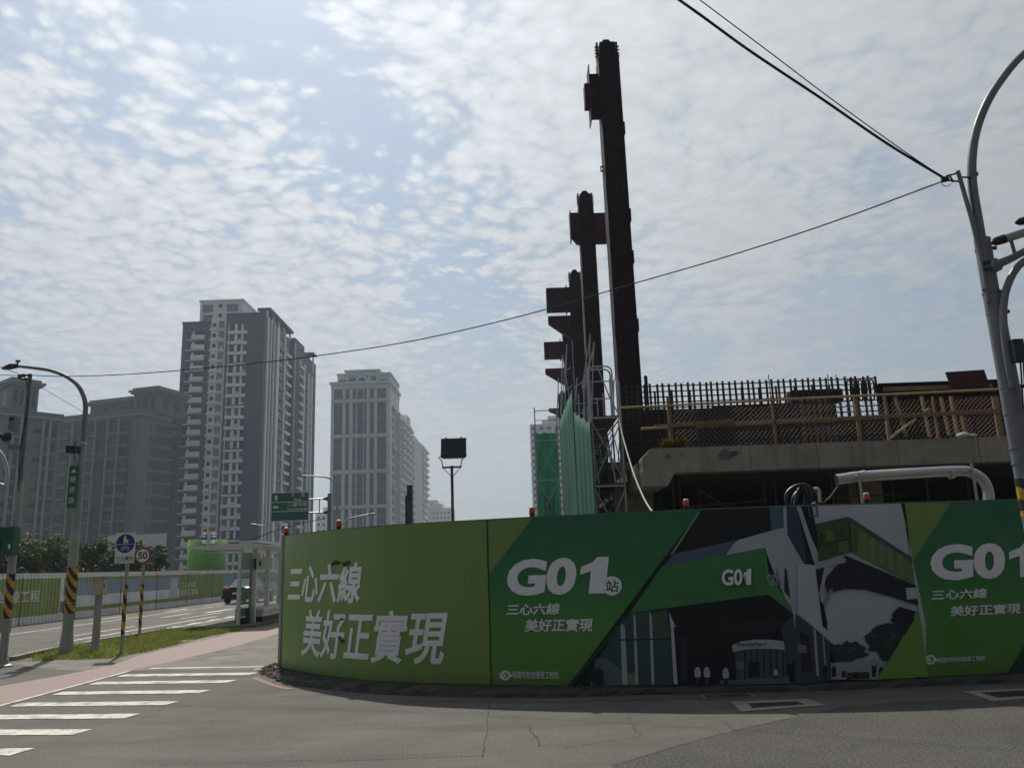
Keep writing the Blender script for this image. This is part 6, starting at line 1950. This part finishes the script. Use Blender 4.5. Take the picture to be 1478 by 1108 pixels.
# ------------------------------------------------------------------ overhead cables
def cable(lab, pts, r):
    tag(part(MB().tube(catmull(pts, 10), r, 6), 'overhead_cable', CABLE, None, True), lab, 'cable', 'overhead cables')
e = at(1364, 258, YRp - .05)
def beyond(a, b_, k):
    return b_ + (b_ - a) * k
m1, m2 = at(1185, 142, 9.0), at(980, 0, 8.2)
cable('thick black cable running from the right pole up to the top edge', [e, at(1280, 207, 9.45), m1, at(1080, 72, 8.6), m2, beyond(m1, m2, 1.2), beyond(m1, m2, 3)], .017)
m1, m2 = at(1200, 143, 9.0), at(1010, 0, 8.2)
cable('thin black cable just right of the thick one, running to the top edge', [e, at(1300, 215, 9.5), m1, at(1110, 75, 8.6), m2, beyond(m1, m2, 1.2), beyond(m1, m2, 3)], .007)
el = at(33, 541, YS)
cl = [at(1360, 262, YRp - .05), at(1200, 321, 10.5), at(1050, 370, 11.2), at(905, 412, 12.0), at(760, 454, 12.8), at(600, 491, 13.7), at(460, 513, 14.5), at(330, 528, 15.1), at(200, 539, 15.8), at(100, 543, 16.3), el]
cable('long thin cable sagging across the sky between the two poles', cl, .009)
cable('thin cable leaving the left pole past the curved lamp arm', [at(30, 541, YS), at(82, 572, 20), at(130, 600, 24)], .006)
cable('thin cable from the left pole out of the left picture edge', [at(28, 540, YS), at(0, 529, YS - .6), at(-40, 515, YS - 1.6)], .006)
cable('second thin cable from the left pole out of the left picture edge', [at(26, 542, YS), at(0, 541, YS - .6), at(-40, 540, YS - 1.6)], .008)
cable('dark cable crossing low in front of the grey tower towards the direction sign', [at(330, 785, 60), at(360, 779, 60), at(400, 765, 60), at(430, 756, 60), at(470, 748, 60)], .03)
# ------------------------------------------------------------------ far buildings
TILE = mat('dark_tile', (.085, .095, .118), .6, .12, .25)
TILE2 = mat('darker_tile', (.065, .068, .082), .6, .12, .25)
PALEB = mat('pale_render', (.78, .80, .82), .7, .08, .2, streak=.15)
MIDB = mat('mid_grey_render', (.22, .23, .25), .7, .1, .2)
TAUPE = mat('taupe_tile', (.130, .140, .148), .65, .10, .2, streak=.15)
TAUPEP = mat('taupe_trim', (.21, .22, .225), .65, .08, .3)
TAUPED = mat('taupe_recess', (.05, .052, .06), .65, .12, .3)
CREAM = mat('cream_stone', (.56, .58, .58), .65, .08, .15, streak=.15)
WIN = mat('window_glass', (.012, .015, .022), .25, .3, .4, spec=.5)
WINB = mat('tower_glass', (.075, .088, .110), .2, .25, .3, spec=.5)
FAR = mat('far_render', (.55, .57, .58), .7, .08, .2)

def bmesh_box(w_, d_, h_, m, name):
    """box with its front lower left corner at the origin"""
    return MB().box(0, w_, 0, d_, 0, h_).mesh(name, m)
WIN2 = mat('curtained_glass', (.075, .080, .085), .35, .3, .5)
WIN3 = mat('sky_lit_glass', (.035, .045, .060), .1, .3, .4, spec=.6)
wrnd = random.Random(5)
class Bld:
    def __init__(s, lab, x, y, rz=0.0, name='apartment_building', group=None):
        s.root = thing(name, lab, 'building', (x, y, 0), rz, group, world=False)
        s.cache = {}
    def put(s, name, m, x, y, z, w_, d_, h_):
        if m is WIN and name == 'window':
            v_ = wrnd.random()
            m = WIN2 if v_ < .14 else (WIN3 if v_ < .38 else WIN)
        k = (name, m.name, round(w_, 3), round(d_, 3), round(h_, 3))
        if k not in s.cache:
            s.cache[k] = bmesh_box(w_, d_, h_, m, name)
        return link(name, s.cache[k], s.root, (x, y, z))

# --- tower with grey tiles and pale balconies
Y1 = 235.0
z3 = lambda x, y: at(230 + x / 4.26, 420 + y / 4.26, Y1)
o_ = z3(145, 205)
B = Bld('dark grey tiled apartment tower with stacked pale balconies, tallest of the left towers', o_.x, Y1)
lx = lambda x, y=205: z3(x, y).x - o_.x
ztl, ztm, ztr = z3(145, 205).z, z3(370, 165).z, z3(540, 155).z
xa, xb, xc = lx(322), lx(418), lx(655, 170)
B.put('left_wing', TILE, 0, 0, -.05, xa, 34, ztl + .05)
B.put('stair_tower', PALEB, xa + .02, -.35, -.05, xb - xa - .04, 30, ztm + .05)
B.put('right_wing', TILE, xb, -.8, -.05, xc - xb, 63, ztr + .05)
B.put('parapet', TILE2, -.15, -.2, ztl, xa + .1, .5, .7)
B.put('parapet', TILE2, xb - .1, -1.0, ztr, xc - xb + .3, .5, .8)
# pale penthouse
px0, px1 = lx(222, 45), lx(487, 40)
zpt = z3(350, 38).z
B.put('penthouse', PALEB, px0, 4, min(ztl, ztm) - .5, px1 - px0, 24, zpt - min(ztl, ztm) + .5)
for (u0, u1, v0, v1) in ((237, 303, 60, 108), (235, 300, 122, 190), (385, 460, 55, 100), (385, 455, 112, 165)):
    a, b_ = z3(u0, v1), z3(u1, v0)
    B.put('penthouse_panel', MIDB, a.x - o_.x, 3.90, a.z, b_.x - a.x, .085, b_.z - a.z)
for (u, v) in ((338, 68), (336, 128)):
    a = z3(u, v)
    B.put('window', WIN, a.x - o_.x, 3.85, a.z - .5, 1.0, .12, 1.1)
B.put('penthouse_cornice', PALEB, px0 - .3, 3.7, zpt, px1 - px0 + .6, 24.6, .5)
z0r = z3(480, 250).z
fl = 69.6 / 4.26 * Y1 / FPX * .985
for k in range(24):
    zf = z0r - k * fl
    if zf < 2:
        break
    if z3(150, 295).z - k * fl > 2:
        zl = z3(200, 295).z - k * fl
        B.put('window', WIN, lx(178), -.05, zl, lx(207) - lx(178), .06, 2.15)
        B.put('balcony_opening', WIN, lx(222), -.05, zl + 1.2, lx(284) - lx(222), .06, 1.0)
        B.put('balcony', PALEB, lx(207), -.75, zl - .1, lx(286) - lx(207), .8, 1.35 if k % 4 else 1.15)
        B.put('window_surround', PALEB, lx(170), -.12, zl - .35, lx(286) - lx(170), .115, .26)
        B.put('window_surround', PALEB, lx(207) + .02, -.10, zl + 1.26, lx(221) - lx(207) - .04, .09, .95)
    zm = z3(345, 235).z - k * fl
    B.put('window', WIN, lx(332), -.40, zm + .65, lx(354) - lx(332), .06, 1.15)
    B.put('tile_panel', MIDB, lx(368), -.385, zm + .1, lx(404) - lx(368), .045, fl - .9)
    B.put('ledge', PALEB, lx(318), -.95, zm - .45, lx(406) - lx(318), .6, .5)
    for u0, u1 in ((443, 470), (491, 511), (527, 547)):
        B.put('window', WIN, lx(u0), -1.0, zf, lx(u1) - lx(u0), .19, 2.05)
    B.put('window_pier', PALEB, lx(471), -.98, zf, lx(490) - lx(471), .17, 2.05)
    B.put('window_pier', PALEB, lx(512), -.98, zf, lx(526) - lx(512), .17, 2.05)
    B.put('window_pier', PALEB, lx(436), -.98, zf, lx(442) - lx(436), .17, 2.05)
    B.put('spandrel', PALEB, lx(433), -1.35, zf - 1.0, lx(549) - lx(433), .55, .97 if k % 4 != 3 else .55)
# air conditioners hung beside the windows, a few per column
for k in range(22):
    zf = z0r - k * fl
    if zf < 4:
        break
    if wrnd.random() < .45:
        B.put('air_conditioner', FAR, lx(wrnd.choice((447, 495, 530))), -1.62, zf - .02, .9, .26, .6)
    if wrnd.random() < .5:
        B.put('air_conditioner', FAR, lx(wrnd.choice((372, 385))), -.95, z3(345, 235).z - k * fl + .06, .8, .35, .6)
# right flank, receding
Xw = o_.x + xc
def fy1(u, v=700):
    d = ray(230 + u / 4.26, 420 + v / 4.26)
    return Xw / (d.x / d.y) - Y1
h_side = ztr
def fin(u0, u1, m=PALEB, dx=.45, top=0.0, name='fin'):
    y0, y1 = fy1(u0), fy1(u1)
    B.put(name, m, xc + .005, y0, 0, dx, y1 - y0, h_side - top)
# flank coordinates at zoom row y=700: corner is at ~645
for u0, u1 in ((646, 654), (667, 672), (687, 692)):
    fin(u0, u1)
fin(706, 719, PALEB, .55)
fin(655, 666, WIN, .03, 2, 'recess')
fin(673, 686, WIN, .03, 2, 'recess')
fin(693, 705, WIN, .03, 2, 'recess')
fin(755, 762, PALEB, .4)
fin(800, 812, TILE2, .9, 0)
fin(816, 822, PALEB, .5)
fin(823, 850, TILE2, .3, 0, 'tile_bay')
fin(878, 884, PALEB, .6, 4)
fin(905, 912, PALEB, .6, 6)
fin(925, 931, PALEB, .6, 6)
for k in range(24):
    zf = z0r - 1.0 - k * fl
    if zf < 3:
        break
    for u0, u1 in ((720, 752), (763, 797), (853, 876), (886, 903)):
        y0, y1 = fy1(u0), fy1(u1)
        B.put('window', WIN, xc + .006, y0 + .1, zf, .05, (y1 - y0) * .9, 2.1)
        B.put('spandrel', PALEB if u0 in (763, 853) else MIDB, xc + .006, y0, zf - 1.0, .7, (y1 - y0) * .98, .85)
# rooftop frames over the flank
zq = ztr
yA, yB = fy1(646) + .5, fy1(800)
B.put('roof_canopy', TILE2, xc - 3.2, yA, zq + 2.2, 4.0, yB - yA, .9)
for yy in (yA, yA + 6, yA + 12, yA + 18, yB - 1):
    B.put('canopy_post', PALEB, xc - .5, yy, zq, .5, .7, 2.2)
    B.put('canopy_post', PALEB, xc - 2.9, yy, zq, .5, .7, 2.2)
yC, yD = fy1(823), fy1(925)
B.put('roof_block', TILE2, xc - 5, yC, zq, 5.2, (yD - yC) * .55, 2.2)
B.put('roof_canopy', TILE2, xc - 4, yD - 4, zq + 1.2, 6.0, 5, .6)
B.put('canopy_post', PALEB, xc + .8, yD - 1, zq - 5, .5, .5, 6.2)
B.put('canopy_post', PALEB, xc - .6, yD - 1, zq, .5, .5, 1.2)

# --- taupe courtyard block with hipped rooftop houses (two wings meeting at a corner)
def lane_at(px, root, rz, axis):
    """distance along a local axis of a building root at which the sight line of column px meets that facade"""
    d = ray(px, 720)
    ux = Vector((math.cos(rz), math.sin(rz))) if axis == 'x' else Vector((-math.sin(rz), math.cos(rz)))
    # root + t*ux = s*(d.x,d.y)
    det = ux.x * (-d.y) - ux.y * (-d.x)
    return ((-root[0]) * (-d.y) - (-root[1]) * (-d.x)) / det
def roof_house(B, x0, x1, y0, y1, z, h, win_front=3, win_side=2):
    B.put('roof_house', TAUPE, x0, y0, z - .2, x1 - x0, y1 - y0, h + .2)
    B.put('house_cornice', TAUPEP, x0 - .6, y0 - .6, z + h, x1 - x0 + 1.2, y1 - y0 + 1.2, .45)
    B.put('house_cornice', TAUPEP, x0 - 1.0, y0 - 1.0, z + h + .46, x1 - x0 + 2.0, y1 - y0 + 2.0, .5)
    B.put('house_roof', TAUPE, x0 - .3, y0 - .3, z + h + .97, x1 - x0 + .6, y1 - y0 + .6, .6)
    w_ = (x1 - x0) / (win_front * 2 + 1)
    for i in range(win_front):
        B.put('window', WIN, x0 + w_ * (2 * i + 1), y0 - .05, z + h * .22, w_, .06, h * .6)
    w_ = (y1 - y0) / (win_side * 2 + 1)
    for i in range(win_side):
        B.put('window', WIN, x1 + .005, y0 + w_ * (2 * i + 1), z + h * .22, .05, w_, h * .6)
rzB = R(-17)
YcB = 205.0
cB = at(195, 720, YcB)
zB1 = Z(197, 594, YcB)
B = Bld('taupe apartment block with pale pilasters and two small roof houses, left of the grey tower', cB.x, YcB, rzB)
Lx = -lane_at(70, (cB.x, YcB), rzB, 'x')
Ly = lane_at(238, (cB.x, YcB), rzB, 'y')
B.put('main_block', TAUPE, -Lx, 0, -.05, Lx, max(Ly, 8), zB1 + .05)
B.put('cornice', TAUPEP, -Lx - .2, -.5, zB1 - .9, Lx + .7, Ly + .9, .5)
B.put('parapet', TAUPE, -Lx, -.3, zB1 - .39, Lx + .3, Ly + .5, 1.2)
fxB = lambda px: lane_at(px, (cB.x, YcB), rzB, 'x')
fh = 3.2
nfl = int((zB1 - 4) / fh)
strips = [(84, 98), (104, 118), (120, 134), (137, 151), (155, 168), (171, 186)]
for i, (a, b_) in enumerate(strips):
    x0, x1 = fxB(a - 4), fxB(b_ - 4)
    B.put('pilaster', TAUPEP, x0 - .55, -.55, 0, .5, .56, zB1 - 1.0)
    B.put('window_recess', TAUPED, x0, -.03, 1, x1 - x0, .035, zB1 - 2.6)
    for k in range(nfl):
        zz = zB1 - 4.6 - k * fh
        if zz < 1.5: break
        B.put('window', WIN, x0 + .15, -.07, zz, (x1 - x0) - .3, .035, 2.0)
        if i % 2 == 0 or i > 3:
            B.put('sill', TAUPE, x0, -.45, zz - .9, (x1 - x0), .41, .75)
for px in (219, 233):
    y0 = lane_at(px - 8, (cB.x, YcB), rzB, 'y')
    for k in range(nfl):
        zz = zB1 - 4.6 - k * fh
        if zz < 1.5: break
        if px == 219:
            B.put('window', WIN, .005, y0, zz, .05, 2.2, 2.2)
        else:
            B.put('panel_recess', TAUPED, .005, y0 - 1.2, zz, .04, 6.0, 2.3)
            B.put('sill', TAUPEP, .005, y0 - 1.2, zz - .4, .3, 6.0, .3)
zt5 = Z(180, 565, YcB + 8) - zB1
roof_house(B, fxB(162), fxB(198), 5, 16, zB1 + .8, zt5 - 1.9, 3, 2)
roof_house(B, fxB(76), fxB(138), 10, 22, zB1 + .8, zt5 - 2.6, 4, 2)
# leftmost block
rzA = R(-38)
YcA = 168.0
cA = at(-14, 720, YcA)
zA1 = Z(0, 592, YcA)
B = Bld('taupe apartment block at the left picture edge with slit windows and a large roof house', cA.x, YcA, rzA)
LyA = lane_at(80, (cA.x, YcA), rzA, 'y')
B.put('main_block', TAUPE, -26, 0, -.05, 26, LyA, zA1 + .05)
B.put('cornice', TAUPEP, -26, -.5, zA1 - .9, 26.5, LyA + .7, .5)
B.put('parapet', TAUPE, -26, -.3, zA1 - .39, 26.3, LyA + .5, 1.0)
fyA = lambda px: lane_at(px, (cA.x, YcA), rzA, 'y')
for (a, b_, slit) in ((1, 9, 1), (14, 21, 0), (26, 33, 0), (42, 53, 1), (58, 66, 0), (68, 77, 0)):
    y0, y1 = fyA(a - 3), fyA(b_ - 3)
    if not slit:
        B.put('window_recess', TAUPED, .005, y0, 1, .04, y1 - y0, zA1 - 2.6)
        B.put('pilaster', TAUPEP, .005, y0 - .7, 0, .5, .6, zA1 - 1.0)
    for k in range(int((zA1 - 4) / fh)):
        zz = zA1 - 4.6 - k * fh
        if zz < 1.5: break
        if slit:
            B.put('window', WIN, .005, y0 + .2, zz + .6, .05, y1 - y0, 1.0)
            B.put('sill', TAUPEP, .005, y0, zz + .3, .15, y1 - y0 + .4, .2)
        else:
            B.put('window', WIN, .046, y0 + .3, zz, .05, y1 - y0 - .6, 2.0)
            B.put('sill', TAUPE, .046, y0, zz - .9, .35, y1 - y0, .7)
zh = Z(15, 556, YcA + 8) - zA1
roof_house(B, -16, -1.5, fyA(4) * .2 + 2, fyA(46), zA1 + .6, zh - 1.6, 3, 4)
# block behind, between the corner block and the grey tower
YcC = 245.0
cC = at(236, 720, YcC)
zC1 = Z(250, 589, YcC)
B = Bld('darker taupe block squeezed between the taupe corner block and the grey tower', cC.x, YcC, R(-10))
B.put('main_block', TAUPE, 0, 0, -.05, 12, 16, zC1 + .05)
B.put('cornice', TAUPEP, -.6, -.6, zC1, 13.2, 17.2, .9)
B.put('terrace', TAUPEP, -.3, -1.6, zC1 - 8.5, 5.5, 1.6, .7)
for k in range(int((zC1 - 4) / fh)):
    zz = zC1 - 5 - k * fh
    if zz < 1.5: break
    B.put('window', WIN, 1.0, -.05, zz, 2.4, .06, 2.2)
    if k > 1:
        B.put('balcony', TAUPED, .3, -1.3, zz - .8, 4.0, 1.24, 1.1)
    B.put('window', WIN, 5.2, -.05, zz, 1.6, .06, 2.0)

# --- pale stone tower with tall glass bays and a ring on its crown
Y2 = 330.0
z5 = lambda x, y: at(460 + x / 3.957, 500 + y / 3.957, Y2)
o_ = z5(75, 215)
B = Bld('pale stone tower with tall glass bays and a ring in its stepped crown', o_.x, Y2)
l5 = lambda x, y=215: z5(x, y).x - o_.x
zt2 = z5(240, 213).z
W2 = l5(405)
d2e = None
Xw2 = o_.x + W2
def fy2(px, py=650):
    d = ray(px, py)
    return Xw2 / (d.x / d.y) - Y2
D2 = fy2(576.5)
B.put('main_block', CREAM, 0, 0, -.05, W2, D2, zt2 + .05)
B.put('cornice', CREAM, -.8, -.8, zt2, W2 + 1.6, D2 + 1.2, 1.0)
B.put('cornice', CREAM, -.4, -.4, zt2 - 1.3, W2 + .8, D2 + .6, .5)
zc1, zc2 = z5(120, 158).z, z5(240, 130).z
B.put('crown_block', CREAM, l5(98), 3, zt2 + 1.0, l5(402) - l5(98), D2 - 3, zc1 - zt2 - 1.0)
B.put('crown_cornice', CREAM, l5(94), 2.4, zc1, l5(408) - l5(94), D2 - 2, .8)
B.put('crown_top', CREAM, l5(138), 4, zc1 + .8, l5(338) - l5(138), D2 - 6, zc2 - zc1 - .8)
B.put('crown_cornice', CREAM, l5(134), 3.4, zc2, l5(343) - l5(134), D2 - 5, .7)
for (u0, u1, v0, v1) in ((105, 150, 182, 205), (162, 205, 168, 205), (292, 320, 160, 200), (340, 385, 175, 195), (210, 272, 160, 215)):
    a, b_ = z5(u0, v1), z5(u1, v0)
    B.put('crown_opening', WINB, a.x - o_.x, 2.93, a.z, b_.x - a.x, .06, b_.z - a.z)
rc = z5(240, 190)
ring_ = [(rc.x - o_.x + 2.1 * math.cos(a * math.pi / 12), 2.6, rc.z + 2.1 * math.sin(a * math.pi / 12)) for a in range(25)]
part(MB().tube(ring_, .35, 8, caps=False), 'crown_ring', PALEB, B.root, True)
fl2 = 3.4
bays = [(90, 137), (157, 180), (197, 213), (220, 255), (260, 275), (292, 317), (335, 385)]
rows = [(243, 298), (320, 498), (520, 702), (725, 905), (925, 1110)]
for (v0, v1) in rows:
    zt_, zb_ = z5(240, v0).z, max(z5(240, v1).z, 1.0)
    nf = max(1, round((zt_ - zb_) / fl2))
    hfl = (zt_ - zb_) / nf
    for (u0, u1) in bays:
        u0_, u1_ = l5(u0), l5(u1)
        for k in range(nf):
            B.put('window', WINB, u0_, -.06, zb_ + k * hfl + .12, u1_ - u0_, .07, hfl - .24)
        B.put('floor_band', MIDB, u0_, -.03, zb_, u1_ - u0_, .035, zt_ - zb_)
    for u in (147, 186, 284, 326, 82, 395):
        B.put('pilaster', CREAM, l5(u) - .6, -.55, zb_, 1.2, .5, zt_ - zb_)
    B.put('band_course', CREAM, -.2, -.7, zt_ + .3, W2 + .4, .65, .9)
for k in range(int(zt2 / fl2) - 1):
    zz = zt2 - 5 - k * fl2
    if zz < 2: break
    B.put('window', WINB, W2 + .005, D2 * .25, zz, .05, D2 * .18, 2.2)
    B.put('window', WINB, W2 + .005, D2 * .60, zz, .05, D2 * .22, 2.2)
    if k % 5 == 1:
        B.put('balcony', CREAM, W2 + .005, D2 * .2, zz - 1.3, 1.2, D2 * .3, 1.2)
# --- long balcony block behind it
Xs = X(577, 650, 345.0)
def fy3(px, py=660):
    d = ray(px, py)
    return Xs / (d.x / d.y)
ya, yb, yc, yd = 346.0, fy3(596), fy3(607), fy3(617)
B = Bld('long pale apartment slab with rows of white balconies behind the stone tower', Xs - 14, ya)
zt3 = Z(590, 611, fy3(590))
B.put('main_block', FAR, 0, 0, -.05, 14, yb - ya, zt3 + .05)
B.put('end_block', FAR, 0, yb - ya + .02, -.05, 14.6, yc - yb, Z(600, 628, yb) + .05)
B.put('rear_block', FAR, 0, yc - ya + .04, -.05, 14, yd - yc, Z(612, 640, yc) + .05)
B.put('roof_tower', FAR, 4, 6, zt3 - .1, 9, 9, Z(581, 595.5, 352) - zt3)
B.put('roof_tower', FAR, 4, 27, zt3 - .1, 9.5, 12, Z(590, 607, 378) - zt3 + 2)
for k in range(22):
    zz = zt3 - 3.5 - k * 3.3
    if zz < 2: break
    for y0, n_ in ((2, 4),):
        seg = (yb - ya - 4) / n_
        for i in range(n_):
            B.put('balcony', PALEB, 14.005, 2 + i * seg, zz, 1.5, seg * .62, 1.0)
            B.put('window', WIN, 14.005, 2 + i * seg, zz + 1.02, .05, seg * .9, 1.7)
    seg = (yd - yc) / 3
    for i in range(3):
        B.put('balcony', PALEB, 14.005, yc - ya + i * seg + .5, zz - 1, 1.6, seg * .6, 1.0)
        B.put('window', WIN, 14.005, yc - ya + i * seg + .5, zz + .02, .05, seg * .85, 1.7)
# --- stepped pale block far behind
Y4 = 600.0
a = at(617, 740, Y4)
B = Bld('stepped pale block far away, just left of the floodlight post', a.x, Y4)
z40 = Z(630, 733, Y4)
x41 = X(652, 740, Y4) - a.x
B.put('main_block', FAR, 0, 0, -.05, x41, 30, z40 + .05)
for (p0, p1, py) in ((618, 631, 721), (631, 638, 726.5)):
    B.put('roof_block', FAR, X(p0, 740, Y4) - a.x, 2, z40 - .1, X(p1, 740, Y4) - X(p0, 740, Y4), 18, Z(625, py, Y4) - z40)
for k in range(5):
    for i in range(6):
        B.put('window', WINB, 1.2 + i * 2.7, -.05, z40 - 4.4 - k * 3.6, 1.3, .06, 1.7)
# --- low pale block between the two towers
Y6 = 420.0
a = at(455.5, 750, Y6)
B = Bld('low pale block seen in the gap between the grey tower and the stone tower', a.x, Y6)
z60 = Z(465, 738, Y6)
B.put('main_block', FAR, 0, 0, -.05, X(486, 750, Y6) - a.x, 20, z60 + .05)
B.put('roof_block', FAR, 3, 3, z60 - .1, 5, 8, 2.5)
for k in range(6):
    for i in range(4):
        B.put('window', WINB, 1.0 + i * 2.5, -.05, z60 - 4 - k * 3.3, 1.2, .06, 1.6)
# --- pale tower behind the far scaffold
Y7 = 400.0
a = at(768.5, 700, Y7)
B = Bld('pale distant tower half hidden behind the far scaffold tower', a.x, Y7)
z70 = Z(772, 612, Y7)
W7 = X(830, 700, Y7) - a.x
B.put('main_block', FAR, 0, 0, -.05, W7, 20, z70 + .05)
B.put('roof_block', FAR, 6, 3, z70 - .1, 12, 10, Z(795, 604, Y7) - z70)
B.put('roof_block', FAR, 9, 4, z70 - .05, 6, 6, Z(795, 598, Y7) - z70)
for k in range(22):
    zz = z70 - 3 - k * 3.3
    if zz < 2: break
    B.put('balcony', PALEB, -.4, -.9, zz - .9, 3.2, .85, 1.0)
    for i in range(5):
        B.put('window', WINB, .3 + i * 4.0, -.05, zz, 2.2, .06, 1.6)

# ------------------------------------------------------------------ haze
HZD = 0.00033
hz = MB().box(-700, 700, -60, 1000, -1.1, 128)
hm_ = bpy.data.materials.new('haze')
hm_.use_nodes = True
for n in list(hm_.node_tree.nodes):
    hm_.node_tree.nodes.remove(n)
t = NT(hm_.node_tree)
pv = t.n('ShaderNodeVolumePrincipled', inp={'Color': (.66, .82, 1.0, 1), 'Density': HZD, 'Anisotropy': 0.3})
t.n('ShaderNodeOutputMaterial', inp={'Volume': pv.outputs[0]})
tag(part(hz, 'haze', hm_, None), 'thin pale haze over the whole scene', 'haze', kind='stuff')
for o in scene.objects:
    if '_w' in o:
        del o['_w']
